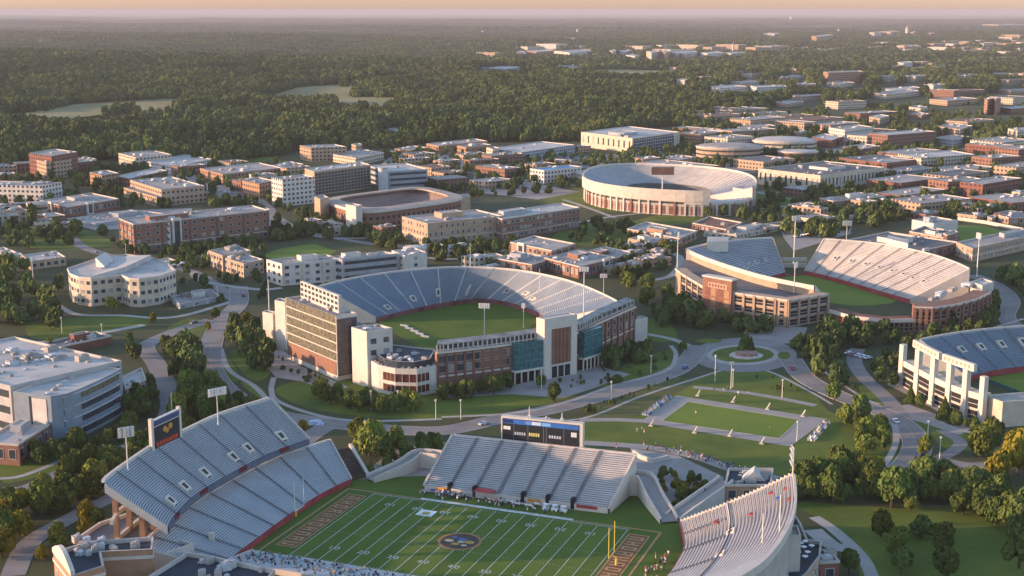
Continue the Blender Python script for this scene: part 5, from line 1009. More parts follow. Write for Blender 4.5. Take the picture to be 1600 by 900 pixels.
# ---- white oval arena
def rrect(T, L, N, R_, h, hi, inner, rows, mats, back, n=72, rim=1.0, pw=.42):
    l, k, r = P2(*L, h), P2(*N, h), P2(*R_, h); cx = (l + r) / 2; ax = (r - k) / 2; ay = (l - k) / 2; sq = lambda t: np.sign(t) * abs(t) ** pw
    out = [cx + ax * sq(math.cos(t)) + ay * sq(math.sin(t)) for t in np.linspace(0, 2 * math.pi, n)]; inn = [cx + (q - cx) * inner for q in out]; FOOT.append(np.array(out[:-1]))
    stand(T, inn, out, hi, h, rows, mats=mats, n=n, ends=False, red=True, red_m=M_ROOFG, back_mat=back, rim=rim); return cx, ax, ay, out
def oval(T, lft, rgt, far, near, h, hi, inner, rows, mats, back, n=72, rim=1.0, tunnels=(), aisles=(), aisle_m=None, pw=.8, low=None):
    a, c = P2(*lft, h), P2(*rgt, h); f, k = P2(*far, h), P2(*near, h); cx = (a + c) / 2; ax = (c - a) / 2; ay = (f - k) / 2; cx = (cx + (f + k) / 2) / 2
    ang = np.linspace(0, 2 * math.pi, n); sq = lambda t: np.sign(t) * abs(t) ** pw
    out = [cx + ax * sq(math.cos(t)) + ay * sq(math.sin(t)) for t in ang]; inn = [cx + (q - cx) * inner for q in out]; FOOT.append(np.array(out[:-1]))
    if low:
        i0, i1 = int(low[0] * (n - 1)), int(low[1] * (n - 1)); hi_ = list(range(i1, n - 1)) + list(range(0, i0 + 1)); lo_ = list(range(i0, i1 + 1))
        stand(T, [inn[i] for i in hi_], [out[i] for i in hi_], hi, h, rows, mats=mats, n=len(hi_), ends=True, red=True, red_m=M_ROOFG, back_mat=back, rim=rim)
        stand(T, [inn[i] for i in lo_], [out[i] for i in lo_], 3, low[2], max(4, rows // 2), mats=mats, n=len(lo_), ends=True, red=True, red_m=M_ROOFG, back_mat=back, rim=.6)
    else: stand(T, inn, out, hi, h, rows, mats=mats, n=n, ends=False, red=True, red_m=M_ROOFG, back_mat=back, rim=rim, tunnels=tunnels, aisles=aisles, aisle_m=aisle_m)
    return cx, ax, ay, out
T = thing('arena', 'white open-air oval arena with a brown scoreboard on its rim', 'stadium', (*P2(1045, 290), 0)); cx, ax, ay, out = oval(T, (912, 273), (1180, 287), (1050, 259), (1040, 299), 18, 7, .52, 16, [mat('bench_white', (.42, .42, .43)), M_TREAD, M_RISERP], M_CONC, rim=2.2, low=(.775, .945, 10.5))
near = [q for q in out if (q - cx) @ np.array([0, -1]) > -40]; near = sorted([q for q in out[:-1] if q[1] < cx[1] + 12], key=lambda q: q[0]); xr_ = P2(1072, 300)[0]; nl_ = [q for q in near if q[0] < xr_]; band(T, nl_, 11.2, 20.4, 1.4, mat('arena_white', (.50, .43, .36)), 'upper_band'); band(T, nl_, 9.2, 10.6, .15, M_GLASS, 'window_band'); nr_ = [q for q in near if q[0] >= xr_][:-3]; band(T, nr_, 1.2, 8.6, .3, wallm('brick'), 'brick_band'); band(T, nr_, 9.4, 11.0, .5, M_CONC, 'eaves')
for i in range(2, len(near) - 3, 1):
    a, c = near[i], near[i + 1]; n_ = 2; win_row(T, a, c, [.8], n_, np.linalg.norm(c - a) / n_ * .5, 6.5, me=openm2(np.linalg.norm(c - a) / n_ * .6, 6.5)); 
    bb = MB(); dd = (c - a) / np.linalg.norm(c - a); bb.box((*a, 0), (1.6, 1.6, 11), math.atan2(dd[1], dd[0])); bb.build('column', M_CONCP if i % 4 else wallm('brick'), T)
blk(T, (1036, 302), (1041, 304), (1067, 302), 27, M_GLASS, M_ROOFW, ('glass_entrance', 'entrance_roof')); blk(T, (952, 297), (958, 299), (970, 298), 26, M_CONCP, M_CONCP, ('entrance_tower', 'tower_cap')); blk(T, (1145, 293), (1160, 295), (1181, 291), 30, M_CONCP, M_ROOFW, ('end_block', 'end_block_roof'))
sp = P2(1035, 290, 14); T2 = thing('scoreboard', 'brown backed scoreboard on a post over the white oval arena', 'scoreboard', (*sp, 0)); bb = MB(); bb.tube((*sp, 0), (*sp, 26), .6, .5); bb.build('post', M_POLE, T2); zt = HW(sp, 261); zb = HW(sp, 273); bb = MB(); bb.box((*sp, zb), (19, 2, zt - zb)); bb.build('board', M_ROOFR, T2); bb = MB(); bb.box((*sp, zt), (19.6, 2.6, 1.0)); bb.build('cap', M_CONCP, T2)
flat('arena_floor', [tuple(cx + (q - cx) * .5) for q in out[:-1]], .1, M_TURF, 0, True)

# ---- small brick bowl
T = thing('stadium', 'small brick bowl stadium with dark seats and two pale towers', 'stadium', (*P2(620, 320), 0)); cx, ax, ay, out = rrect(T, (496, 312), (566, 334), (735, 310), 13, 3, .58, 12, [mat('bench_brown', (.42, .28, .24)), M_TREAD, mat('riser_brown', (.30, .19, .16))], wallw('brick', 5, 5), rim=.8)
band(T, out[:-1], 12.2, 13.9, .3, M_CONC, 'eaves', True); rr_ = MB(); o2 = [cx + (q - cx) * .80 for q in out]
for i in range(len(out) - 1): rr_.face([(*out[i], 13.9), (*out[i + 1], 13.9), (*o2[i + 1], 14.4), (*o2[i], 14.4)]); rr_.face([(*o2[i], 13.2), (*o2[i], 14.4), (*o2[i + 1], 14.4), (*o2[i + 1], 13.2)][::-1]); rr_.face([(*out[i + 1], 13.0), (*out[i], 13.0), (*o2[i], 13.2), (*o2[i + 1], 13.2)])
rr_.build('ring_roof', mat('roof_tan', (.36, .28, .23), .9, .2, .1), T)
blk(T, (540, 319), (556, 322), (566, 320), 39, M_CONCP, M_CONCP, ('pale_tower', 'tower_cap')); blk(T, (491, 307), (500, 311), (514, 308), 37, wallm('tan'), M_ROOF, ('brick_tower', 'tower_cap')); blk(T, (706, 307), (712, 311), (735, 306), 22, wallm('tan'), M_ROOF, ('end_block', 'end_block_roof'))
flat('arena_floor', [tuple(cx + (q - cx) * .58) for q in out[:-1]], .1, mat('clay_floor', (.30, .17, .12), .95, .2, .1), 0, True)

# ------------------------------------------------------------------ campus buildings
# label, left, near, right roof corners (px), height px, style, options
BL = [
 ('tall brown block with a grey roof at the wood edge on the far left', (45, 239), (80, 244), (121, 237), 36, 'dbrick', dict(nunits=2)),
 ('lower sunlit brick block against the tall brown block at the wood edge', (48, 247), (72, 254), (112, 249), 27, 'tan', dict(nunits=1)),
 ('dark low wing right of the tall brown block at the wood edge', (118, 250), (124, 254), (151, 251), 15, 'dbrick', {}),
 ('pale flat-roofed laboratory block in front of the woods', (185, 239), (212, 246), (268, 241), 18, 'cream', dict(nunits=5)),
 ('low white-roofed hall joined to the pale laboratory block', (230, 252), (272, 260), (331, 248), 12, 'white', dict(roof=M_ROOFW)),
 ('orange brick cube with a light roof behind the big tan hall', (140, 269), (159, 274), (186, 270), 19, 'orange', {}),
 ('brick wing with a long curved white roof behind the big tan hall', (180, 275), (203, 279), (262, 266), 13, 'brick', dict(roof=M_ROOFW)),
 ('big tan two-step hall, its lower storey', (193, 293), (245, 308), (328, 300), 15, 'tan', dict(nunits=2, seed=2)),
 ('big tan two-step hall, its set-back upper storey', (203, 281), (252, 296), (320, 290), 24, 'tan', dict(nunits=9, seed=3)),
 ('long white building cut by the left edge of the photo', (-40, 288), (66, 291), (97, 285), 27, 'white', dict(nunits=8)),
 ('brown low hall with a pale striped roof behind the left wood', (63, 313), (106, 323), (186, 310), 17, 'dbrick', dict(nunits=3)),
 ('flat parking deck behind the long red dormitory', (98, 342), (150, 349), (264, 334), 5, 'grey', dict(nunits=14, win=False)),
 ('long red brick dormitory with white window bays', (186, 341), (208, 350), (420, 328), 46, 'brick', dict(nunits=9, seed=4)),
 ('white four-storey end block of the red dormitory', (393, 330), (399, 333), (422, 327), 34, 'white', dict(nunits=0)),
 ('flat white-roofed pavilion among trees at the left edge', (33, 398), (48, 408), (103, 401), 14, 'tan', dict(roof=M_ROOFW, nunits=2)),
 ('pale shed roof at the left edge beside the flat pavilion', (-40, 392), (-10, 404), (36, 397), 10, 'cream', dict(roof=M_ROOFW, nunits=2)),
 ('small white kiosk behind the cream office', (239, 407), (252, 411), (275, 406), 8, 'white', dict(roof=M_ROOFW, nunits=0)),
 ('low white modern pavilion with a dark entrance by the road fork', (266, 462), (280, 475), (345, 463), 8, 'grey', dict(nunits=5)),
 ('tan cube at the left end of the small soccer ground', (325, 391), (347, 399), (392, 391), 25, 'tan', {}),
 ('low tan block with curved corner beside the small soccer ground', (350, 402), (381, 412), (412, 405), 22, 'tan', dict(nunits=2)),
 ('white colonnaded block at the front of the small soccer ground', (416, 405), (440, 412), (535, 404), 35, 'white', dict(bay=6, nunits=2)),
 ('grey arched grandstand block at the front of the small soccer ground', (512, 401), (535, 405), (622, 396), 36, 'grey', dict(nunits=5, ribbon=True)),
 ('pale round-cornered block at the right end of the small soccer ground', (612, 391), (632, 399), (667, 394), 34, 'white', dict(nunits=4, bay=9)),
 ('orange brick slab left of the white tower block', (378, 281), (405, 287), (430, 282), 25, 'orange', {}),
 ('white tower block in front of the dark glass slab', (424, 277), (441, 281), (491, 276), 42, 'white', dict(nunits=2)),
 ('grey low wing with a swooping white roof beside the glass slab', (575, 258), (607, 268), (668, 264), 27, 'grey', dict(roof=M_ROOFW, ribbon=True, geo=True, nunits=1)),
 ('tan and grey tower group behind the dark glass slab', (468, 227), (486, 231), (542, 229), 22, 'tan', dict(nunits=4)),
 ('stepped pale block with a small square tower by the woods', (520, 241), (556, 247), (600, 238), 12, 'cream', dict(nunits=4)),
 ('small square tower on the stepped pale block', (549, 225), (556, 227), (566, 225), 18, 'tan', dict(nunits=0)),
 ('long low orange building with a cluttered dark roof', (312, 263), (348, 272), (442, 262), 14, 'orange', dict(nunits=8)),
 ('low brown terrace right of the cluttered dark roof', (408, 262), (432, 267), (475, 256), 10, 'tan', dict(nunits=5)),
 ('orange brick block nearest the woods at the top centre', (666, 224), (685, 228), (762, 220), 12, 'orange', dict(nunits=4)),
 ('orange cube beside the orange block nearest the woods', (714, 227), (728, 230), (768, 226), 13, 'orange', {}),
 ('low orange shed at the wood edge in the top centre', (617, 232), (640, 235), (668, 230), 7, 'orange', {}),
 ('slim cream tower at the wood edge in the top centre', (760, 230), (770, 233), (781, 231), 19, 'cream', dict(nunits=0)),
 ('low curved-roof hall with grey walls left of the cream box arena', (762, 232), (816, 238), (899, 226), 15, 'grey', dict(roof=M_ROOFW, nunits=2)),
 ('long brick hall with tall windows left of the arena lawn', (628, 338), (668, 349), (786, 337), 36, 'tan', dict(nunits=3, ww=1.6)),
 ('long brick hall with a barrel roof beside the arena lawn', (757, 334), (785, 342), (906, 324), 34, 'brick', dict(roof=M_ROOFW, nunits=3, ww=2.6)),
 ('brick block with a plain pale roof behind the blue bowl', (797, 378), (862, 391), (899, 380), 26, 'orange', dict(nunits=1)),
 ('low brown house left of the plain roofed brick block', (775, 403), (831, 413), (866, 402), 17, 'brick', dict(nunits=4)),
 ('brick courtyard block right of the plain roofed brick block', (850, 402), (905, 416), (962, 402), 20, 'brick', dict(nunits=7)),
 ('low brick wing nearest the round trees by the brick stadium', (902, 396), (950, 406), (992, 394), 15, 'dbrick', dict(nunits=5)),
 ('cream box arena with a pale vaulted roof', (908, 206), (988, 216), (1062, 206), 24, 'cream', dict(roof=M_ROOFW, nunits=2, geo=True, storey=14, bay=9, ww=3, dark_right=True)),
 ('white hall with a blue roof behind the oval arena', (828, 263), (850, 266), (910, 260), 21, 'white', dict(roof=M_ROOFB, nunits=1)),
 ('white-roofed sheds touching the oval arena', (898, 268), (915, 272), (985, 259), 14, 'white', dict(roof=M_ROOFW, nunits=2)),
 ('orange brick hall right of the cream box arena', (1062, 207), (1094, 210), (1134, 205), 17, 'orange', {}),
 ('brown shed in front of the cream box arena', (990, 246), (1004, 249), (1032, 246), 13, 'orange', dict(nunits=2)),
 ('long low tan shed behind the oval arena', (1030, 246), (1062, 250), (1090, 245), 9, 'tan', dict(nunits=4)),
 ('flat pale hall above the round tan hall', (1148, 198), (1168, 202), (1212, 196), 12, 'cream', dict(nunits=3)),
 ('big cream quadrangle with tall window bays', (1185, 263), (1282, 274), (1383, 261), 26, 'cream', dict(roof=M_ROOFG, nunits=10, ww=2.4, bay=5.5, storey=11, geo=True)),
 ('low ragged brick building on the lawn below the quadrangle', (1280, 309), (1302, 314), (1384, 306), 16, 'brick', dict(nunits=9)),
 ('white office with a shaded side right of the oval hall', (1295, 199), (1320, 203), (1364, 198), 22, 'white', {}),
 ('long red brick hall with a thin white roof', (1357, 208), (1387, 211), (1463, 205), 22, 'brick', dict(roof=M_ROOFW, nunits=1)),
 ('low round-fronted red pavilion with a pale roof', (1317, 229), (1346, 233), (1378, 228), 11, 'brick', {}),
 ('layered white hall with a wavy edge on the right', (1403, 240), (1440, 247), (1524, 241), 16, 'cream', dict(roof=M_ROOFW, nunits=4)),
 ('white and tan block at the right edge of the campus', (1516, 218), (1568, 223), (1612, 218), 20, 'cream', dict(nunits=3)),
 ('brown brick block behind the trees on the far right', (1450, 279), (1482, 284), (1542, 280), 24, 'brick', {}),
 ('tall brown brick block cut near the right edge', (1500, 284), (1536, 288), (1598, 278), 28, 'dbrick', {}),
 ('low dark hall right of the cream quadrangle', (1383, 264), (1410, 268), (1462, 262), 12, 'grey', dict(nunits=5)),
 ('pale low hall beyond the brown brick blocks on the right', (1450, 262), (1490, 267), (1560, 261), 10, 'white', dict(nunits=5)),
 ('white cube on top of the brick ground behind the long sunlit stand', (1425, 343), (1459, 349), (1497, 344), 18, 'white', dict(nunits=2, win=False)),
 ('orange brick base below the white cube', (1421, 361), (1475, 371), (1498, 362), 14, 'orange', dict(nunits=4, roof=M_ROOFG)),
 ('wide grey roofed brick building behind the long sunlit stand', (1305, 378), (1420, 396), (1500, 378), 18, 'brick', dict(nunits=6, roof=M_ROOFG)),
 ('dark brick tower beside the little green field on the right', (1474, 364), (1480, 367), (1497, 362), 22, 'dbrick', dict(nunits=0)),
 ('long arcaded stand wall of the little green field at the right edge', (1494, 378), (1520, 388), (1640, 362), 22, 'tan', dict(nunits=3, ww=1.4, bay=3.5)),
 ('orange long wall building at the right edge above the little field', (1560, 336), (1576, 340), (1640, 337), 12, 'orange', {}),
 ('little orange hut by the trees on the right', (1543, 338), (1550, 341), (1557, 338), 9, 'orange', dict(nunits=0)),
 ('tan L-shaped hall before the left stand of the brick stadium', (980, 357), (1062, 372), (1090, 360), 14, 'orange', dict(nunits=6)),
 ('brown roofed hall behind the left stand of the brick stadium', (1082, 348), (1135, 358), (1160, 347), 12, 'dbrick', dict(roof=M_ROOFR, nunits=1)),
 ('long low pale terrace behind the left stand of the brick stadium', (1100, 362), (1150, 366), (1225, 352), 8, 'cream', dict(nunits=9)),
 ('cluttered tan house by the yellow bush near the brick stadium', (982, 372), (1016, 380), (1050, 372), 12, 'tan', dict(nunits=3)),
 ('brick annex with a white roof behind the grey-blue office', (190, 588), (196, 607), (228, 592), 34, 'brick', dict(roof=M_ROOFW, nunits=0)),
 ('low brick porch block with a white roof before the grey-blue office', (-30, 690), (28, 694), (84, 658), 34, 'brick', dict(roof=M_ROOFW, nunits=2)),
 ('low brown wall house behind the big white roof on the left', (60, 536), (85, 543), (175, 524), 14, 'dbrick', dict(roof=M_ROOFG, nunits=2, win=False)),
]
for lab, L, N, R_, hp, st, kw in BL: bldg(lab, L, N, R_, hp, st, **kw)
# big office at the left edge with white roof
root, q = bldg('big office with a huge pale roof cut by the left edge', (-150, 560), (16, 603), (190, 563), 80, 'greystone', roof=M_ROOFW, nunits=22, ribbon=True, storey=5.2, seed=12, pent=False)
hb = solve((79, 619), 76); cp = PP([(20, 612), (79, 619), (104, 615), (130, 605), (154, 594), (174, 584), (190, 575), (150, 572), (90, 583)], hb); T = thing('office_building', 'blue-grey curved office with long dark window bands below the huge pale roof', 'building', (*cp[2], 0)); mass(T, cp, 0, hb, wallm('slate'), M_ROOFW, .8); FOOT.append(np.array(cp)); cv = [cp[1] * .25 + cp[2] * .75, *cp[3:6], cp[5] * .3 + cp[6] * .7]
for k in range(4): z = hb * (.04 + .245 * k); band(T, cv, z + hb * .03, z + hb * .15, .12, M_GLASS if k < 3 else M_GOLD, 'window_band')  # top band uses the golden glass, sunlight on that row put into its colour
for k in range(4): z = hb * (.04 + .245 * k); band(T, cv, z + hb * .155, z + hb * .175, .45, M_METAL, 'sunshade')
d = (cp[1] - cp[0]) / np.linalg.norm(cp[1] - cp[0]); o = np.array([d[1], -d[0]]); D = np.linalg.norm(cp[1] - cp[0]); panel(T, cp[0], d, o, D * .5, D * .88, 2, hb - 1.5, .2, wallm('white'), 'pale_panel'); panel(T, cp[0], d, o, D * .42, D * .48, 1, hb - 1, .1, M_GLASS, 'glass_strip')
for k in range(7): p = quadpt(cp[0], cp[1], cp[6], .25 + .09 * k % .6, .1 + .12 * k); inst('rooftop_unit', UNITS[k % 5], T, (*p, hb - .8), .7, (2.2, 1.6, 1.0))
hc = solve((142, 433), 45); cp = PP([(106, 419), (110, 427), (123, 432), (142, 434), (166, 431), (190, 429), (202, 434), (217, 435), (248, 431), (274, 422), (262, 411), (232, 401), (196, 397), (150, 404)], hc)
T = thing('office_building', 'cream three-storey curved office with a white roof and a white front wing', 'building', (*(sum(cp) / len(cp)), 0)); mass(T, cp, 0, hc, wallm('cream'), M_ROOFW, .7); FOOT.append(np.array(cp)); cq = ccw(cp); cnt_ = [96]
for i in range(len(cq)):
    a, c = cq[i], cq[(i + 1) % len(cq)]; W_ = np.linalg.norm(c - a)
    if faces_cam(a, c) < -.05 or W_ < 4: continue
    st_h = (hc - 1) / 3; k_ = max(1, int(W_ / 3.3)); win_row(T, a, c, [st_h * q + st_h * .34 for q in range(3)], k_, min(2.6, W_ / k_ * .7), st_h * .46, count=cnt_)
band(T, cq, hc - 1.1, hc + .1, .5, M_CONCP, 'eaves', True); sg = MB(); g0, g1, g2, g3 = P2(142, 432, hc), P2(196, 424, hc), P2(236, 404, hc), P2(170, 402, hc)
sg.face([(*g0, hc + .2), (*g1, hc + 2.6), (*g2, hc + 2.2), (*g3, hc + .4)]); sg.face([(*g0, hc - .6), (*g1, hc - .6), (*g1, hc + 2.6), (*g0, hc + .2)]); sg.face([(*g1, hc - .6), (*g2, hc - .6), (*g2, hc + 2.2), (*g1, hc + 2.6)]); sg.face([(*g2, hc - .6), (*g3, hc - .6), (*g3, hc + .4), (*g2, hc + 2.2)]); sg.build('sloped_roof', M_ROOFW, T)
units(T, g3, g0, g1, hc + .5, 5, (1.2, 2.6), 4); units(T, P2(262, 412, hc), P2(215, 430, hc), P2(268, 421, hc), hc - .7, 4, (1, 2.2), 5)
# dark glass slab: real curtain wall bands
h = solve((491, 268), 38); l, n, r = P2(476, 263, h), P2(491, 268, h), P2(579, 257, h); T = thing('office_slab', 'dark glass office slab with a white roof edge behind the small brick bowl', 'building', (*n, 0)); xy = ccw([n, r, l + r - n, l]); FOOT.append(np.array(xy)); mass(T, xy, 0, h, wallm('tan'), M_ROOFW)
for a, b in ((n, r),):
    d = (b - a) / np.linalg.norm(b - a); o = np.array([d[1], -d[0]]); D = np.linalg.norm(b - a); fl = 7
    for k in range(fl):
        z = 1 + (h - 2.4) / fl * k; gbd = panel(T, a, d, o, 1.0, D - 1.0, z, z + (h - 2.4) / fl * .8, .15, M_GLASS, 'glass_band'); mu = MB()
        for i in range(1, int(D / 4)): q = a + d * i * 4 + o * .22; mu.bar((*q, z), (*q, z + (h - 2.4) / fl * .8), .2)
        mu.build('mullion_grid', M_FRAME, gbd)
units(T, l, n, r, h - .9, 4, (3, 6), 1); p = P2(599, 297); bb = MB(); bb.tube((*p, 0), (*p, 20), 4.5, 4.5, 20); T = thing('round_stair_tower', 'round silver stair tower right of the dark glass slab', 'building', (*p, 0)); bb.build('wall', M_METAL, T); bb = MB(); bb.tube((*p, 20), (*p, 20.6), 4.9, 4.9, 20); bb.build('roof', M_ROOFW, T)
# white bays of the red dormitory
for lab, x, y, w_ in (('white projecting window bay near the left end of the red dormitory', 247, 391, 20), ('white framed entrance in the middle of the red dormitory', 336, 372, 20)):
    hh = solve((208, 350), 46) * (.93 if x < 300 else .55); a, c = P2(x, y), P2(x + w_, y - 2); d = (c - a) / np.linalg.norm(c - a); o = np.array([d[1], -d[0]]); T = thing('window_bay', lab, 'bay', (*a, 0)); D = np.linalg.norm(c - a); panel(T, a, d, o, 0, D, 0, hh, 2.2, wallm('white'), 'wall', -1.2); win_row(T, a + o * 1.0, a + d * D + o * 1.0, [hh * k / 4 + 1.3 for k in range(4)], 3, 1.8, 1.8)
drum('round tan hall with a grey roof and dark window ring', 1140, 228, 52, 22, 'tan', M_ROOF, dome=3); drum('white oval hall with a low white dome', 1226, 219, 50, 14, 'cream', M_ROOFW, dome=4, tiers=1); drum('low brown drum with a white lid below the white oval hall', 1247, 236, 31, 16, 'dbrick', M_ROOFW, dome=1.5)
drum('pale rotunda at the right end of the small soccer ground', 648, 386, 17, 30, 'white', M_ROOFW, dome=1.2); drum('little round concrete tank hall beside the brown low hall', 58, 317, 16, 22, 'tan', M_ROOF, dome=1)
flat('soccer_turf', [(410, 399), (440, 388), (490, 381), (528, 393), (500, 404), (430, 406)], .1, M_TURFL); flat('practice_turf', [(1496, 352), (1545, 354), (1600, 372), (1560, 384), (1500, 382)], .1, M_TURFL)
sa_ = P2(155, 400, 17); T = thing('roof_light', 'tilted pale skylight box on the twisted white roof of the cream office', 'roof light', (*sa_, 15)); b = MB(); p = [P2(150, 416, 15), P2(163, 424, 15), P2(178, 411, 15), P2(166, 404, 15)]; p = [np.array(q) for q in p]
b.face([(*p[0], 15), (*p[1], 15), (*p[1], 18), (*p[0], 20)]); b.face([(*p[1], 15), (*p[2], 15), (*p[2], 17), (*p[1], 18)]); b.face([(*p[0], 20), (*p[1], 18), (*p[2], 17), (*p[3], 19)]); b.face([(*p[2], 15), (*p[3], 15), (*p[3], 19), (*p[2], 17)]); b.face([(*p[3], 15), (*p[0], 15), (*p[0], 20), (*p[3], 19)]); b.build('shell', M_CONCP, T)

# far buildings, by eye from the photo: left, near, right roof corners and height
FAR = [
 ('brick hotel slab standing above the trees on the right horizon', (1286, 119), (1294, 121), (1349, 119), 19, 'orange'), ('low wing at the foot of the brick hotel slab', (1290, 136), (1312, 139), (1336, 136), 6, 'cream'),
 ('long white residence among the far trees, left half', (1104, 142), (1126, 145), (1168, 142), 9, 'white'), ('long white residence among the far trees, right half', (1172, 141), (1182, 144), (1230, 142), 10, 'white'), ('pale upper block behind the long white residence', (1138, 135), (1160, 137), (1200, 134), 6, 'cream'),
 ('small orange block above the long white residence', (1210, 127), (1222, 130), (1232, 128), 7, 'orange'), ('tan block left of the brick hotel slab', (1241, 138), (1262, 141), (1275, 138), 8, 'tan'), ('white cubes behind the tan block', (1225, 126), (1240, 128), (1258, 126), 5, 'white'),
 ('left shaft of the twin orange towers', (1538, 158), (1543, 160), (1551, 158), 24, 'orange'), ('right shaft of the twin orange towers', (1551, 158), (1556, 160), (1564, 158), 24, 'orange'),
 ('long pale pavilion row among the trees on the far right', (1355, 152), (1385, 155), (1445, 149), 7, 'cream'), ('grey upper storey of the long pale pavilion row', (1383, 145), (1400, 148), (1441, 144), 6, 'grey'),
 ('brown low block left of the twin orange towers', (1452, 161), (1480, 164), (1528, 160), 8, 'tan'), ('pink roofed row right of the twin orange towers', (1563, 172), (1580, 175), (1630, 172), 8, 'brick'), ('low tan row above the pink roofed row', (1558, 146), (1580, 148), (1630, 146), 5, 'tan'),
 ('white drum office among the far trees on the right', (1403, 97), (1412, 99), (1426, 97), 10, 'white'), ('low white hall left of the white drum office', (1380, 102), (1394, 104), (1404, 102), 4, 'white'), ('pale houses right of the white drum office', (1425, 108), (1438, 110), (1453, 107), 5, 'cream'), ('cream cube cluster on the far right among trees', (1461, 104), (1470, 106), (1480, 103), 9, 'cream'), ('low cream row right of the cream cube cluster', (1484, 109), (1496, 111), (1509, 108), 5, 'cream'),
 ('bright orange far block near the right horizon', (1268, 56), (1276, 58), (1302, 55), 9, 'orange'), ('sandy far block with a slim spire', (1358, 52), (1366, 53), (1378, 52), 6, 'cream'), ('sandy far row beside the domed spire', (1376, 50), (1392, 51), (1406, 50), 5, 'tan'), ('far orange cube right of the domed spire', (1422, 52), (1427, 53), (1432, 52), 5, 'orange'), ('small far orange house at the end of the skyline row', (1449, 54), (1454, 55), (1461, 54), 4, 'orange'), ('far low pale line at the right horizon', (1535, 39), (1560, 40), (1600, 39), 4, 'cream'), ('far tiny white row left of the bright orange block', (1190, 54), (1210, 55), (1222, 54), 3, 'cream'), ('far white row below the skyline', (1362, 66), (1380, 67), (1390, 66), 3, 'white'),
 ('peach far block in the middle of the distant white row', (1010, 81), (1018, 83), (1032, 81), 12, 'cream'), ('second peach far block in the distant white row', (1033, 81), (1040, 83), (1048, 81), 12, 'orange'), ('grey far hall right of the peach blocks', (1044, 83), (1056, 85), (1090, 82), 8, 'white'), ('round tan far hall in the distant white row', (1062, 85), (1070, 87), (1080, 85), 7, 'tan'), ('low white far hall at the right end of the distant row', (1094, 84), (1105, 86), (1130, 84), 6, 'white'), ('white far shed beside the distant chimney', (1130, 84), (1142, 86), (1166, 84), 5, 'cream'),
 ('orange roofed far hall at the left of the distant row', (824, 79), (838, 81), (866, 79), 5, 'orange'), ('small white far house at the left end of the distant row', (800, 81), (810, 83), (822, 81), 5, 'white'), ('white far warehouse in the distant row', (866, 80), (890, 83), (935, 80), 6, 'white'), ('pale far cube in the distant row', (952, 80), (957, 82), (963, 80), 8, 'cream'), ('low far shed between the pale cube and the peach blocks', (978, 87), (992, 89), (1006, 86), 5, 'white'), ('grey white far shed right of the pale cube', (965, 80), (975, 82), (990, 80), 6, 'white'),
 ('bright white strip building in the far woods', (858, 113), (890, 115), (918, 113), 4, 'white'), ('grey parking strip in the far woods', (748, 121), (790, 123), (830, 119), 3, 'grey'), ('tiny cream house below the far water tower', (888, 60), (895, 62), (900, 60), 4, 'cream'), ('far pale row under the horizon', (928, 42), (945, 43), (958, 42), 3, 'cream'), ('tan mobile houses in the wood gap', (600, 202), (625, 205), (650, 200), 4, 'cream'),
 ('white house at the wood edge above the cream box arena', (975, 184), (983, 186), (988, 184), 4, 'white'), ('tan long house above the flat pale hall', (1206, 165), (1230, 168), (1256, 164), 6, 'tan'), ('brown house group above the red brick hall', (1358, 184), (1375, 187), (1390, 183), 11, 'tan'), ('pink low house in the trees on the right', (1420, 172), (1438, 175), (1450, 172), 5, 'cream'),
 ('brick house above the pink low house', (1422, 181), (1440, 184), (1452, 181), 6, 'brick'), ('tan house row above the layered white hall', (1465, 198), (1500, 203), (1520, 197), 10, 'tan'), ('white gabled row at the right above the white and tan block', (1575, 201), (1590, 204), (1640, 200), 12, 'cream'), ('small tan shed beside the white oval hall', (1241, 205), (1250, 208), (1262, 205), 6, 'tan'), ('dark brick hall right of the white oval hall', (1268, 214), (1300, 219), (1318, 213), 14, 'dbrick'), ('grey hall behind the long red brick hall', (1460, 215), (1490, 219), (1520, 214), 10, 'grey'),
]
for lab, L, N, R_, hp, st in FAR:
    fr, fq = bldg(lab, L, N, R_, hp, st, roof=random.choice([M_ROOF, M_ROOFW]), geo=False, nunits=2 if N[1] > 100 else 0, name='distant_building'); fr.location.z = float(Z(fr.location.x, fr.location.y)); e_ = 9 if N[1] > 90 else 5; FOOT.append(np.array([P2(L[0] - 3, N[1] + hp - 2), P2(R_[0] + 3, N[1] + hp - 2), P2(R_[0] + 3, N[1] + hp + e_), P2(L[0] - 3, N[1] + hp + e_)]))
def spire(lab, x, by, ty, w, cat='tower', dome=False):
    p = P2(x, by); h = HW(p, ty); T = thing('distant_tower', lab, cat, (*p, 0)); b = MB(); b.tube((*p, 0), (*p, h * .7), w, w * .9, 10); b.build('shaft', M_CONCP, T); b = MB(); b.tube((*p, h * .7), (*p, h), w * (1.1 if dome else .6), .3, 10); b.build('top', wallm('tan'), T); T.location.z = float(Z(*p))
spire('tall domed tower on the far right skyline', 1417, 58, 42, 12, dome=True); spire('slim pale spire on the far right skyline', 1310, 56, 45, 9); spire('distant chimney at the right end of the white row', 1145, 85, 66, 4); spire('far white spire on the horizon right of centre', 1236, 34, 25, 22); spire('pale far water tower left of centre', 902, 54, 45, 8); spire('tiny far lookout tower on a wooded ridge', 754, 53, 47, 10)
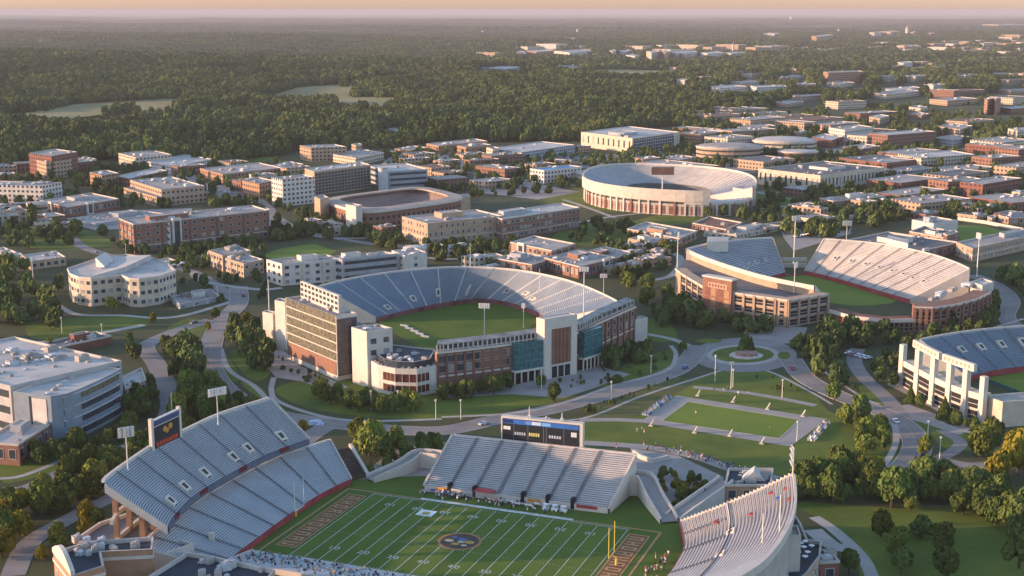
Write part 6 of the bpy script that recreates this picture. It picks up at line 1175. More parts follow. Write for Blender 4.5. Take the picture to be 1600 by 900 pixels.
# low houses filling the right half, scattered
def filler(n, px, lab_fmt, group, sizes, hs, styles, lots=None):
    poly = np.array([P2(*q) for q in px]); lo, hi = poly.min(0), poly.max(0); k = 0; tries = 0
    while k < n and tries < 1500:
        tries += 1; c = rng.uniform(lo, hi); 
        if not inpoly(c[None], poly)[0]: continue
        w, d = rng.uniform(*sizes), rng.uniform(*sizes) * .6; a = rng.choice([R(40), R(40), R(30), R(-48)]) ; e = np.array([math.cos(a), math.sin(a)]); f = np.array([-e[1], e[0]])
        q = [c + e * sx * w / 2 + f * sy * d / 2 for sx, sy in ((-1, -1), (1, -1), (1, 1), (-1, 1))]
        chk = np.array(q + [c, (q[0] + q[1]) / 2, (q[2] + q[3]) / 2, (q[1] + q[2]) / 2, (q[3] + q[0]) / 2])
        if not free(chk, 2).all(): continue
        if any(abs(f_[0, 0] - c[0]) < 120 and abs(f_[0, 1] - c[1]) < 160 and inpoly(f_[:1] * .5 + f_[2:3] * .5, np.array(q)).any() for f_ in FOOT if len(f_) >= 4): continue
        st = random.choice(styles); h = rng.uniform(*hs); T = thing('low_building', lab_fmt, 'building', (*c, 0), group); mass(T, q, 0, h, wallw(st), random.choice([M_ROOF, M_ROOF, M_ROOFG, M_ROOFR, M_ROOF]), .6); T.location.z = float(Z(*c)); cl_ = c * (1 - .085); (FOOT.append(np.array([c - e * w * .6, c + e * w * .6, cl_ + e * w * .6, cl_ - e * w * .6])) if c[1] > 2100 else None); FOOT.append(np.array(q)); k += 1
        for u in range(random.randint(1, 4)): pp = c + e * w * random.uniform(-.35, .35) + f * d * random.uniform(-.3, .3); s = random.uniform(2, 5); inst('rooftop_unit', random.choice(UNITS), T, (*pp, h - .6), a, (s, s * .7, s * .45))
filler(15, [(1000, 290), (1180, 235), (1600, 235), (1600, 330), (1400, 330), (1200, 262), (1000, 262)], 'small flat-roofed house packed between the halls of the right campus', 'low houses between the right campus halls', (36, 76), (8, 15), ['brick', 'tan', 'tan', 'dbrick'])
filler(22, [(1060, 232), (1100, 190), (1250, 160), (1600, 150), (1600, 235), (1200, 240)], 'low house half hidden by trees on the far right', 'low houses in the far right trees', (42, 88), (8, 15), ['brick', 'tan', 'tan', 'cream'])
filler(16, [(600, 265), (700, 232), (905, 232), (905, 262), (830, 290), (740, 300), (640, 290)], 'low house around the car parks left of the oval arena', 'low houses left of the oval arena', (20, 44), (5, 10), ['brick', 'tan', 'tan'])
filler(10, [(0, 262), (60, 262), (180, 262), (330, 255), (460, 262), (470, 290), (380, 300), (200, 262), (0, 285)], 'low house between the blocks along the left wood edge', 'low houses along the left wood edge', (20, 46), (5, 11), ['brick', 'tan', 'cream'])
filler(14, [(1330, 330), (1440, 310), (1600, 300), (1600, 335), (1560, 350), (1400, 340)], 'low house above the little green field on the right', 'low houses above the little green field', (14, 30), (4, 9), ['brick', 'tan', 'cream'])
filler(26, [(1000, 120), (1250, 105), (1600, 95), (1600, 150), (1300, 160), (1060, 160)], 'tiny far house in the woods on the right', 'far houses in the woods', (34, 70), (8, 15), ['tan', 'cream', 'white'])
filler(44, [(760, 92), (1180, 92), (1600, 60), (1600, 90), (1180, 78), (760, 78)], 'tiny pale house in the distant woods near the white row', 'houses near the distant white row', (50, 130), (12, 22), ['cream', 'white', 'tan'])
filler(7, [(0, 325), (180, 330), (190, 345), (100, 365), (0, 350)], 'low flat building beside the left woods', 'low buildings beside the left woods', (16, 34), (5, 9), ['tan', 'cream', 'brick'])
filler(4, [(430, 330), (500, 352), (620, 372), (640, 385), (560, 385), (425, 365)], 'small flat pavilion between the dormitory and the brick bowl', 'pavilions between the dormitory and the brick bowl', (12, 26), (4, 8), ['tan', 'cream', 'brick'])
filler(5, [(670, 395), (790, 385), (790, 430), (690, 415)], 'small flat pavilion behind the blue bowl', 'pavilions behind the blue bowl', (12, 24), (4, 7), ['tan', 'cream', 'brick'])
filler(5, [(1180, 305), (1280, 305), (1280, 350), (1215, 352), (1090, 345), (1080, 335)], 'low tan pavilion on the lawns right of the oval arena', 'pavilions right of the oval arena', (14, 32), (4, 8), ['tan', 'cream', 'brick'])
filler(10, [(1050, 400), (1000, 425), (880, 430), (960, 395), (1050, 385)], 'small brick shed behind the sunny end of the blue bowl', 'brick sheds behind the blue bowl', (10, 20), (4, 7), ['brick', 'tan'])

# ------------------------------------------------------------------ walls, monument, practice field furniture
mp = P2(1166, 557); T = thing('monument', 'stone plinth with sloping planted sides in the middle of the roundabout', 'monument', (*mp, 0)); b = MB(); b.prism([(mp[0] + math.cos(t) * 8, mp[1] + math.sin(t) * 6.5) for t in np.linspace(0, 6.283, 9)[:-1]], .15, .9); b.build('base', M_CONCP, T)
b = MB(); b.prism([(mp[0] + math.cos(t) * 5.5, mp[1] + math.sin(t) * 4.5) for t in np.linspace(.3, 6.583, 9)[:-1]], .9, 2.3); b.build('plinth', mat('pink_stone', (.34, .2, .17), .9, .3, .6), T)
for q, hh, w_ in (((1165, 552), 11, 7), ((1158, 554), 8, 5), ((1173, 554), 8.5, 5)): p = P2(*q); TREES.append((p[0], p[1] + 0, hh, w_, 'cone', 'dark evergreen standing on the roundabout monument', 'evergreens on the monument', True))
wallthing('long low white wall across the lawns at the far right', [(1128, 357), (1180, 358), (1230, 351), (1300, 344), (1365, 340)], 3.0)
wallthing('dark screen wall in front of the long white wall', [(1222, 362), (1264, 356)], 5, M_DARK)
wallthing('pale field wall of the little green field at the right edge', [(1496, 344), (1540, 350), (1600, 362)], 2.5)
wallthing('low pale kerb wall along the lawn behind the middle stadium', [(335, 420), (362, 412), (392, 410)], 1.5)
for k, (x, y) in enumerate(((690, 655), (800, 655), (650, 656), (600, 654))): pass
# white seats beside the practice field
def seatblock(lab, a, b_, rows, n, col, grp):
    A, B = P2(*a), P2(*b_); d = (B - A) / n; o = np.array([d[1], -d[0]]); o /= np.linalg.norm(o); m = MB(); m.box((0, 0, .42), (.5, .5, .08)); m.box((0, .22, .5), (.5, .08, .5)); m.box((-.2, 0, 0), (.06, .4, .42)); m.box((.2, 0, 0), (.06, .4, .42)); me = m.mesh('folding_chair', col); mes_ = [me, me, m.mesh('folding_chair', mat('chair_tan', (.32, .27, .20))), m.mesh('folding_chair', M_BLUE)]
    for i in range(n):
        for r in range(rows): p = A + d * (i + .5) + o * (r * 1.1); q = bpy.data.objects.new('folding_chair', me); COL.objects.link(q); q.location = (*p, .12); q.rotation_euler = (0, 0, math.atan2(*d[::-1]) + random.uniform(-.2, .2)); q.scale = (1.25, 1.25, 1.2); q.data = random.choice(mes_); label(q, lab, 'chair', grp)
seatblock('folding chair in the blue and white rows left of the practice field', (1003, 650), (1042, 621), 3, 16, mat('chair_blue', (.32, .42, .52)), 'chairs left of the practice field'); seatblock('folding chair in the white and tan rows right of the practice field', (1262, 690), (1288, 660), 3, 14, M_WHITE, 'chairs right of the practice field')
gm_ = MB(); gm_.box((0, 0, 0), (1.6, 1.3, .35)); gm_.bar((-.2, 0, .3), (1.0, .2, 2.7), 1.3, .3); gm_.bar((.9, .2, .3), (.7, .2, 1.9), .2); gme = gm_.mesh('shelter', M_CONCP)
for x, y in ((1090, 619), (1145, 629), (1199, 640), (1254, 651), (1017, 666), (1085, 677), (1140, 682), (1190, 694)):
    p = P2(x, y); o = bpy.data.objects.new('shade_shelter', gme); COL.objects.link(o); o.location = (*p, .11); o.rotation_euler = (0, 0, -.35); label(o, 'small pale leaning sail shelter on the edge of the practice field paving', 'shelter', 'shelters round the practice field')
# street lamps
lm_ = MB(); lm_.tube((0, 0, 0), (0, 0, 7.5), .14, .09, 7); pm = lm_.mesh('pole', M_POLE); lm_ = MB(); lm_.tube((0, 0, 7.4), (0, 0, 8.1), .32, .38, 8); hm = lm_.mesh('lamp_head', M_LAMP)
LAMPS = [(1117, 597, 'lamp post on the lawn behind the practice field'), (1017, 583, 'lamp post on the oval lawn right of the white portal'), (681, 655, 'lamp post at the left end of the lawn below the drum'), (622, 640, 'lamp post by the bushes below the round drum'), (720, 655, 'lamp post in the middle of the lawn below the middle stadium'), (846, 608, 'lamp post beside the dark tree below the white portal'), (955, 625, 'lamp post by the road kerb left of the practice lawn'), (1222, 622, 'lamp post at the right end of the path behind the practice field'), (1449, 690, 'lamp post with a white globe by the right road bend'), (1468, 716, 'lamp post with a white globe at the right road junction'), (1245, 690, 'lamp post at the corner of the practice paving'), (160, 531, 'lamp post on the long lawn at the left'), (97, 520, 'dark lamp post in the middle of the left lawn'), (197, 400, 'lamp post in front of the red dormitory'), (1145, 605, 'lamp post right of the tall one behind the practice field'), (735, 400, 'lamp post on the lawn behind the blue bowl'), (580, 640, 'lamp post among the bushes left of the paved gap'), (340, 470, 'lamp post at the road fork on the left')]
for x, y, lab in LAMPS:
    p = P2(x, y); T = thing('street_lamp', lab, 'lamp post', (*p, 0)); s = 1.5 if '1117' in str(x) else 1.0; inst('pole', pm, T, (*p, 0), 0, (1.3, 1.3, s)); inst('lamp_head', hm, T, (*p, 0), 0, (1.2, 1.2, s))
light_tower('tall lamp mast behind the practice field', 1142, 607, 566, 1.5, .8, R(-90), 0, group=None); light_tower('tall lamp mast at the left beside the wooded bank', 53, 450, 402, 1.5, .8, R(-90), 0, group=None); light_tower('slim mast left of the blue bowl on the lawn edge', 422, 520, 436, head=False, group=None)

# ------------------------------------------------------------------ people
def person_mesh(shirt, trousers, sit=False):
    J = [(0, 0, .95), (0, 0, 1.2), (0, 0, 1.42), (0, .01, 1.53), (0, .02, 1.68), (.1, 0, .92), (.11, .05, .5), (.11, 0, .06), (.12, .14, .04), (-.1, 0, .92), (-.11, -.06, .5), (-.11, -.12, .08), (-.12, .02, .05), (.2, 0, 1.4), (.25, 0, 1.13), (.24, .1, .88), (-.2, 0, 1.4), (-.25, -.02, 1.13), (-.24, .06, .88)]
    if sit: J[6], J[7], J[8], J[10], J[11], J[12] = (.12, .45, .95), (.12, .47, .52), (.12, .6, .48), (-.12, .45, .95), (-.12, .47, .52), (-.12, .6, .48)
    Rd = [.15, .15, .16, .06, .11, .1, .075, .055, .05, .1, .075, .055, .05, .08, .055, .04, .08, .055, .04]
    Ed = [(0, 1), (1, 2), (2, 3), (3, 4), (0, 5), (5, 6), (6, 7), (7, 8), (0, 9), (9, 10), (10, 11), (11, 12), (2, 13), (13, 14), (14, 15), (2, 16), (16, 17), (17, 18)]
    me = bpy.data.meshes.new('p'); me.from_pydata(J, Ed, []); o = bpy.data.objects.new('p', me); COL.objects.link(o); sk = o.modifiers.new('s', 'SKIN'); 
    for v, r in zip(me.skin_vertices[0].data, Rd): v.radius = (r, r)
    me.skin_vertices[0].data[0].use_root = True; bpy.context.view_layer.update()
    n = bpy.data.meshes.new_from_object(o.evaluated_get(bpy.context.evaluated_depsgraph_get())); bpy.data.objects.remove(o); n.name = 'person'; n.materials.clear()
    for m in (mat('skin', (.38, .22, .15), .7), mat('cloth_' + shirt, CLO[shirt], .9), mat('cloth_' + trousers, CLO[trousers], .9)): n.materials.append(m)
    for p in n.polygons: z = p.center.z; x = abs(p.center.x); p.material_index = 0 if (z > 1.49 or (x > .19 and z < 1.0 and not sit)) else (1 if z > .98 else 2)
    return n
CLO = {'red': (.40, .03, .03), 'white': (.7, .69, .67), 'navy': (.03, .04, .10), 'black': (.02, .02, .022), 'tan': (.34, .26, .17), 'blue': (.08, .18, .38), 'teal': (.16, .36, .36)}
PM = {(s, t): person_mesh(s, t) for s, t in (('red', 'white'), ('white', 'navy'), ('navy', 'tan'), ('black', 'black'), ('blue', 'black'), ('white', 'tan'))}
PS = {s: person_mesh(s, 'navy', True) for s in ('white', 'teal', 'tan', 'navy')}
def person(x, y, z, rz, key, where, grp, sit=False):
    o = bpy.data.objects.new('person', PS[key] if sit else PM[key]); COL.objects.link(o); o.location = (x, y, z); o.rotation_euler = (0, 0, rz); s = random.uniform(.98, 1.1); o.scale = (s, s, s)
    d = ('person in a %s top sitting ' % key) if sit else 'person in a %s top and %s trousers ' % key
    label(o, d + where, 'person', grp + (', %s tops' % key if sit else ', %s tops over %s trousers' % key))
keys = list(PM); r_ = random.Random(3)
for i in range(70):
    t = r_.random() ** .8; l = [(1005, 699), (1080, 712), (1150, 735), (1205, 748)]; s = t * 3; k = min(int(s), 2); x = l[k][0] + (l[k + 1][0] - l[k][0]) * (s - k) + r_.gauss(0, 4); y = l[k][1] + (l[k + 1][1] - l[k][1]) * (s - k) + r_.gauss(0, 2.2); p = P2(x, y); person(*p, .09, r_.uniform(0, 6.28), r_.choice(keys), 'walking on the path behind the pale stand', 'walkers behind the pale stand')
for i in range(64):
    u = r_.gauss(44, 9) if i < 40 else r_.uniform(27, 76); v = r_.uniform(-7, -2.0); person(*fp(u, v), .12, r_.uniform(0, 6.28), r_.choice(keys[:2] + keys[:5]), 'standing on the far sideline', 'people on the far sideline')
for i in range(34): person(*fp(FL + r_.uniform(3, 10), r_.uniform(16, 52)), .12, r_.uniform(0, 6.28), r_.choice(keys), 'standing behind the right end zone', 'people behind the right end zone')
for i in range(14): q = r_.choice([(925, 657), (1070, 645), (1170, 618), (1130, 612), (1205, 626), (1000, 676), (960, 700), (1190, 668)]); p = P2(q[0] + r_.gauss(0, 10), q[1] + r_.gauss(0, 2)); person(*p, .1, r_.uniform(0, 6.28), r_.choice(keys), 'strolling near the practice field', 'strollers near the practice field')
# sideline furniture: canopy, benches, tables, carts
cu0, cv0 = 47, -7.5; c = fp(cu0, cv0); T = thing('canopy_tent', 'red canopy tent among the players on the far sideline', 'tent', (*c, .1)); rz = math.atan2(FU[1], FU[0])
b = MB(); hw = 3.6; t4 = [c + FU * sx * hw + FV * sy * 1.6 for sx, sy in ((-1, 1), (1, 1), (1, -1), (-1, -1))]; rg = [c - FU * hw * .6, c + FU * hw * .6]
for f in ((t4[0], t4[1], rg[1], rg[0]), (t4[2], t4[3], rg[0], rg[1])): b.face([(*f[0], 2.9), (*f[1], 2.9), (*f[2], 3.9), (*f[3], 3.9)])
b.face([(*t4[1], 2.9), (*t4[2], 2.9), (*rg[1], 3.9)]); b.face([(*t4[3], 2.9), (*t4[0], 2.9), (*rg[0], 3.9)]); b.build('canopy', M_RED, T)
for q in t4: b = MB(); b.tube((*q, .1), (*q, 2.95), .07, .07, 6); b.build('leg', M_METAL, T)
bb = MB(); bb.box((0, 0, 0.4), (3.2, .5, .1)); bb.box((0, .3, .5), (3.2, .08, .5)); bb.box((-1.3, 0, 0), (.1, .5, .4)); bb.box((1.3, 0, 0), (.1, .5, .4)); 
bms = {k: bb.mesh('bench', m) for k, m in (('white', M_WHITE), ('blue', M_BLUE), ('grey', M_METAL))}
for i in range(22):
    u = 26 + i * 2.3; k = ('blue' if i < 7 and i % 2 else ('white' if i % 3 else 'grey')); p = fp(u + r_.uniform(-.4, .4), -7.4 + r_.uniform(-1.5, 1.5)); 
    if abs(u - 47) < 4.5: continue
    o = bpy.data.objects.new('bench', bms[k]); COL.objects.link(o); o.location = (*p, .1); o.rotation_euler = (0, 0, rz + math.pi + r_.uniform(-.2, .2)); o.scale = (.9, 1.3, 1.1); label(o, '%s player bench on the grass of the far sideline' % k, 'bench', '%s benches on the far sideline' % k)
ct = MB(); ct.box((0, 0, .35), (2.2, 1.2, .6)); ct.box((-.4, 0, .95), (.9, 1.1, .3)); ct.box((0, 0, 1.9), (1.8, 1.3, .08)); 
for sx in (-.7, .7):
    for sy in (-.6, .6): ct.tube((sx, sy - .08, .3), (sx, sy + .08, .3), .3, .3, 10); ct.bar((sx, sy * .9, .9), (sx, sy * .9, 1.9), .06)
cm = ct.mesh('golf_cart', M_WHITE)
for u, lab in ((72, 'white service cart at the right end of the far sideline'), (69, 'white service cart next to the dark equipment on the far sideline'), (75, 'white service cart nearest the corner of the pale stand')): p = fp(u, -5.8); o = bpy.data.objects.new('golf_cart', cm); COL.objects.link(o); o.location = (*p, .1); o.rotation_euler = (0, 0, rz); label(o, lab, 'cart')
# near crowd stand along the bottom
a, c = fp(0, FW + 1.5), fp(64, FW + 1.5); o_ = FV; T = thing('bleacher', 'low crowded bleacher along the near sideline at the bottom edge', 'grandstand', (*a, 0)); stand(T, [a, c], [a + o_ * 13, c + o_ * 13], .5, 2.7, 13, n=20, red=True, red_m=M_CONCP, back_mat=M_CONC, rim=.4)
pts_ = []
for i in range(290):
    k = r_.randint(0, 12); u = r_.uniform(1, 63); p = fp(u, FW + 1.5 + (k + .5)); z = .5 + 2.2 * (k + 1) / 13 + .42 - .93
    if i >= 110: pts_.append((*p, z)); continue
    person(*p, z, math.atan2(-FV[1], -FV[0]) - math.pi / 2, r_.choice(list(PS)), 'on the low bleacher at the near sideline', 'sitters on the near bleacher', True)

gn_scatter('seated_crowd', pts_, [(1.05,) * 3] * len(pts_), list(PS.values()))
# ------------------------------------------------------------------ cars
cb = MB(); prof = [(-2.2, .35), (-2.25, .8), (-1.4, .95), (-.9, 1.45), (.7, 1.45), (1.3, .98), (2.15, .85), (2.25, .4)]
for y0, s in ((-.88, -1), (.88, 1)): cb.face([(x, y0 * (.86 if z > 1.2 else 1), z) for x, z in prof][::s])
for i in range(len(prof)):
    (x0, z0), (x1, z1) = prof[i], prof[(i + 1) % len(prof)]; f0, f1 = (.86 if z0 > 1.2 else 1), (.86 if z1 > 1.2 else 1); cb.face([(x0, -.88 * f0, z0), (x0, .88 * f0, z0), (x1, .88 * f1, z1), (x1, -.88 * f1, z1)], 1 if i in (2, 4) else 0)
for sx in (-1.4, 1.4):
    for sy in (-.8, .8): cb.tube((sx, sy - .1, .33), (sx, sy + .1, .33), .34, .34, 10, 2)
CARM = {k: cb.mesh('parked_car', [mat('car_' + k, c, .3, .03, 1, spec=.5), M_GLASS, M_DARK]) for k, c in (('white', (.7, .7, .69)), ('silver', (.4, .41, .42)), ('black', (.025, .025, .03)), ('red', (.3, .03, .03)), ('blue', (.05, .1, .25)))}
def carrow(px, n, where, grp, prob=.75):
    A, B = P2(*px[0]), P2(*px[1]); d = (B - A) / np.linalg.norm(B - A); k = 0; L_ = np.linalg.norm(B - A); m = min(n, int(L_ / 2.9))
    for i in range(m):
        if r_.random() > prob: continue
        c_ = r_.choice(['white', 'white', 'silver', 'silver', 'black', 'red', 'blue']); p = A + d * (i + .5) * L_ / m; o = bpy.data.objects.new('parked_car', CARM[c_]); COL.objects.link(o); o.location = (*p, .06); o.rotation_euler = (0, 0, math.atan2(d[1], d[0]) + math.pi / 2); label(o, '%s car parked %s' % (c_, where), 'car', grp + ', ' + c_)
carrow([(760, 278), (830, 284)], 26, 'in the lots left of the oval arena', 'cars in the lots left of the oval arena'); carrow([(750, 288), (838, 296)], 26, 'in the lots left of the oval arena', 'cars in the lots left of the oval arena'); carrow([(640, 250), (740, 262)], 26, 'in the lots left of the oval arena', 'cars in the lots left of the oval arena'); carrow([(680, 240), (790, 248)], 26, 'in the lots left of the oval arena', 'cars in the lots left of the oval arena')
carrow([(925, 252), (990, 248)], 22, 'before the cream box arena', 'cars before the cream box arena'); carrow([(1090, 262), (1170, 258)], 24, 'before the cream box arena', 'cars before the cream box arena'); carrow([(330, 298), (410, 308)], 24, 'beside the white tower block', 'cars beside the white tower block'); carrow([(1300, 235), (1400, 245)], 26, 'among the right campus halls', 'cars among the right campus halls')
carrow([(1322, 552), (1360, 562)], 9, 'under the trees by the right edge stadium', 'cars by the right edge stadium', 1); carrow([(1240, 372), (1325, 356)], 20, 'behind the brick stadium', 'cars behind the brick stadium')
kc = 0
for l_, w_ in WAYS:
    if w_ < 3.4 or len(l_) < 20: continue
    for i in range(5, len(l_) - 3, 9):
        if r_.random() < .78: continue
        t_ = (l_[i + 1] - l_[i]) / np.linalg.norm(l_[i + 1] - l_[i]); sd_ = r_.choice((-1, 1)); p = l_[i] + np.array([t_[1], -t_[0]]) * sd_ * w_ * .45; c_ = r_.choice(['white', 'silver', 'black', 'blue', 'red', 'silver']); o = bpy.data.objects.new('car', CARM[c_]); COL.objects.link(o); o.location = (*p, .12); o.rotation_euler = (0, 0, math.atan2(t_[1], t_[0]) + (0 if sd_ > 0 else math.pi)); label(o, '%s car driving along one of the campus roads' % c_, 'car', 'cars driving on the campus roads, ' + c_)
p = P2(494, 663, .1); b = MB(); b.box((*p, .1), (6, 3, .5)); b.box((p[0] - .3, p[1], .6), (4.6, 2.4, .9)); b.box((p[0] + .2, p[1], 1.5), (2.4, 1.8, .3)); o = b.build('covered_sign', mat('banner_blue_white', (.45, .5, .62), .7, .5, 1.2)); label(o, 'blue and white covered display on the grass triangle above the stand', 'display')

# ------------------------------------------------------------------ trees of the campus
big = [  # base x,y, height m, width m, kind, label
 (1590, 742, 17, 15, 'yellow', 'big golden yellow tree at the right edge'), (1562, 752, 12, 11, 'yellow', 'smaller yellow-green tree left of the big golden one'), (1535, 712, 12, 13, 'green', 'olive round tree before the colonnade end block'), (1552, 690, 9, 9, 'green', 'small round tree behind the olive tree'),
 (1376, 838, 9, 9.5, 'green', 'round dark tree alone on the lower right lawn'), (1402, 868, 9, 9, 'green', 'second round tree below the lone dark tree on the lower right lawn'), (1408, 895, 8, 8, 'dark', 'third round tree at the bottom of the lower right lawn'), (1470, 862, 9, 10, 'green', 'broad tree in the middle of the lower right lawn'), (1478, 905, 10, 10, 'dark', 'broad tree at the bottom edge of the lower right lawn'), (1585, 830, 12, 12, 'dark', 'dark tree at the right edge below the grove'), (1592, 888, 13, 12, 'dark', 'dark tree in the bottom right corner'), (1326, 896, 8, 7.5, 'dark', 'small dark tree beside the lower right path'), (1440, 840, 7, 8, 'dark', 'faint tree between the two clumps of the lower right lawn'),
 (578, 712, 14.5, 13, 'green', 'large green tree left of the pale stand'), (598, 722, 11, 10, 'dark', 'darker tree leaning on the large green one'), (560, 690, 10, 9, 'green', 'bright topped tree behind the large green one'), (474, 672, 4.5, 4, 'yellow', 'small yellow-green tree on the grass triangle'), (580, 740, 4.5, 3, 'cone', 'slim young conifer below the large green tree'),
 (1475, 655, 9, 6, 'cone', 'tall dark conifer before the columns'), (1490, 662, 6.5, 5, 'cone', 'low conifer right of the tall one by the columns'), (1422, 628, 7, 5, 'cone', 'dark conifer at the first column'), (1436, 635, 6, 5, 'dark', 'dark bush tree at the second column'), (1445, 715, 9, 7, 'green', 'tree on the traffic island at the right bend'),
 (866, 628, 8, 9, 'dark', 'round dark tree on the lawn below the white portal'), (845, 606, 6, 6, 'dark', 'small dark tree left of the portal lawn'), (963, 598, 4, 5, 'green', 'small bush tree on the oval lawn'), (1067, 550, 5.5, 5, 'dark', 'round tree on the corner left of the roundabout'), (1013, 460, 13, 12, 'dark', 'tall dark tree between the middle and brick stadiums'), (983, 452, 10, 10, 'green', 'bright tree behind the sunny end of the middle bowl'), (1012, 478, 11, 11, 'green', 'round bright tree beside the middle stadium light tower'), (1042, 470, 10, 9, 'dark', 'dark tree right of the round bright tree'),
 (243, 585, 0, 0, '', ''), (240, 505, 6, 4.5, 'yellow', 'yellow-green tree on the path left of the road fork'), (336, 497, 6, 5, 'green', 'light tree on the traffic island of the road fork'), (385, 507, 7, 6, 'yellow', 'light yellow tree at the top of the wood by the glass block'), (325, 516, 5, 3.5, 'yellow', 'little yellow tree on the left island lawn'), (246, 468, 9, 9, 'dark', 'round dark tree in front of the white office wing'), (175, 488, 9, 9, 'green', 'bright green tree before the cream office'), (78, 545, 6, 6, 'yellow', 'yellow-green tree behind the big white roof'), (260, 548, 8, 7, 'dark', 'dark tree at the start of the road islands'), (203, 540, 7, 6, 'dark', 'dark tree by the path behind the white roof'), (45, 395, 0, 0, '', ''),
 (376, 162, 15, 24, 'green', 'huge lone tree standing out of the far woods by the meadow'), (933, 360, 12, 13, 'dark', 'dark tree on the arena lawn corner'), (1038, 393, 9, 9, 'yellow', 'yellow bush by the tan hall near the brick stadium'), (1385, 338, 12, 11, 'dark', 'dark tree right of the ragged brick building'), (1445, 318, 13, 12, 'dark', 'dark tree on the park lawn on the right'), (1530, 338, 12, 12, 'dark', 'dark tree left of the orange wall building'),
]
for x, y, h, w, k, lab in big:
    if h: tree_px(x, y, h, w, k, lab)
G_, D_, Y_ = 'green', 'dark', 'yellow'
# front groves
grove([(1240, 760), (1300, 745), (1360, 752), (1420, 765), (1500, 765), (1560, 775), (1600, 790), (1640, 830), (1600, 850), (1540, 815), (1440, 800), (1330, 790), (1250, 785)], 44, (8, 12), [D_, D_, D_, D_], 'dark tree in the dense grove right of the sunlit stand', 'dark grove right of the sunlit stand', .42)
grove([(1275, 752), (1330, 742), (1370, 750), (1330, 760)], 5, (8, 10), [G_, G_, Y_], 'sunlit treetop at the edge of the dark grove', 'sunlit edge of the dark grove', .5)
grove([(1312, 660), (1345, 650), (1385, 668), (1388, 705), (1350, 712), (1330, 690)], 13, (6, 9.5), [D_, G_, D_], 'tree in the clump between the practice lawn and the road', 'clump beside the practice lawn', .5)
grove([(1242, 540), (1300, 530), (1310, 560), (1330, 610), (1320, 640), (1270, 610), (1245, 590)], 22, (7, 11), [D_, D_, G_], 'tree in the belt right of the roundabout', 'tree belt right of the roundabout', .5)
grove([(1280, 520), (1420, 520), (1545, 510), (1560, 525), (1420, 560), (1380, 545), (1290, 545)], 40, (6, 9), [D_, D_, D_, G_], 'dark tree in the belt along the foot of the brick stadium', 'belt below the brick stadium', .45)
grove([(1370, 565), (1405, 560), (1405, 605), (1380, 605), (1345, 590)], 9, (5, 7), [D_, G_], 'small tree left of the colonnade', 'trees left of the colonnade', .5)
grove([(1490, 655), (1530, 668), (1520, 680), (1480, 668)], 6, (4, 6), ['cone', D_], 'small evergreen along the foot of the columns', 'evergreens at the columns', .5)
grove([(1552, 440), (1600, 430), (1640, 470), (1600, 470), (1570, 455)], 12, (8, 11), [D_], 'dark tree behind the round end tower of the brick stadium', 'trees behind the round end tower', .5)
grove([(1540, 470), (1565, 480), (1562, 505), (1545, 512)], 7, (7, 10), [D_], 'dark tree between the brick stadium and the right road', 'trees by the right road', .5)
grove([(1070, 495), (1140, 505), (1205, 512), (1200, 522), (1150, 520), (1090, 512)], 15, (6, 9.5), [D_, G_, D_], 'tree in front of the sunlit brick facade', 'trees before the brick facade', .5)
grove([(1025, 478), (1055, 470), (1095, 495), (1070, 530), (1045, 520), (1020, 505)], 20, (6, 10), [D_, G_, D_], 'tree in the belt between the middle and the brick stadium', 'belt between the stadiums', .5)
grove([(940, 565), (985, 545), (1020, 555), (1000, 572), (960, 580)], 13, (6, 9), [D_], 'dark tree below the brick wall right of the portal', 'trees right of the portal', .5)
grove([(690, 618), (740, 612), (795, 604), (800, 612), (745, 622), (692, 628)], 17, (5, 8.5), [D_], 'dark tree against the brick facade left of the portal', 'trees left of the portal', .45, pad=0)
grove([(490, 612), (560, 618), (640, 630), (670, 640), (620, 650), (520, 640), (480, 625)], 19, (5, 9), [G_, D_, G_], 'tree on the lawn in front of the round drum', 'trees before the drum', .5)
grove([(358, 520), (410, 512), (412, 548), (424, 575), (400, 590), (372, 575), (360, 548)], 17, (7, 10), [G_, D_, Y_], 'tree in the little wood left of the glass block', 'wood left of the glass block', .45)
grove([(255, 560), (290, 540), (322, 560), (328, 605), (308, 630), (275, 615)], 18, (8, 11), [G_, G_, Y_, D_], 'sunny tree in the grove between the two left roads', 'grove between the left roads', .45)
grove([(275, 640), (330, 612), (395, 632), (410, 650), (340, 668), (285, 690), (262, 665)], 26, (8, 11), [D_, G_], 'tree in the wood behind the framed scoreboard', 'wood behind the framed scoreboard', .45)
grove([(195, 545), (235, 560), (245, 600), (250, 625), (235, 645), (205, 665), (185, 640), (232, 615), (225, 580)], 14, (6, 9), [D_], 'dark tree around the brick annex of the grey-blue office', 'trees round the brick annex', .5)
grove([(60, 712), (120, 700), (180, 690), (215, 672), (200, 705), (100, 735), (50, 735)], 14, (6, 9), [D_, G_], 'dark tree along the foot of the grey-blue office', 'trees below the grey-blue office', .5)
grove([(40, 805), (110, 750), (200, 725), (215, 700), (260, 700), (225, 740), (170, 770), (110, 800), (60, 835)], 36, (7, 10), [G_, D_, G_], 'tree in the hedge-like row behind the two-tier stand', 'row behind the two-tier stand', .42)
grove([(0, 800), (40, 800), (50, 835), (25, 870), (0, 900)], 12, (7, 10), [G_, D_, Y_], 'tree in the bottom left corner wood', 'bottom left wood', .45)
grove([(60, 905), (70, 860), (130, 820), (175, 815), (150, 835), (85, 860)], 8, (5, 8), [G_, Y_, D_], 'small tree between the gatehouse and the service road', 'trees by the gatehouse', .5)
grove([(610, 700), (680, 690), (690, 705), (640, 735), (600, 745)], 15, (4, 7), [D_, D_, G_], 'dark bush tree in the hollow left of the pale stand', 'bushes left of the pale stand', .5)
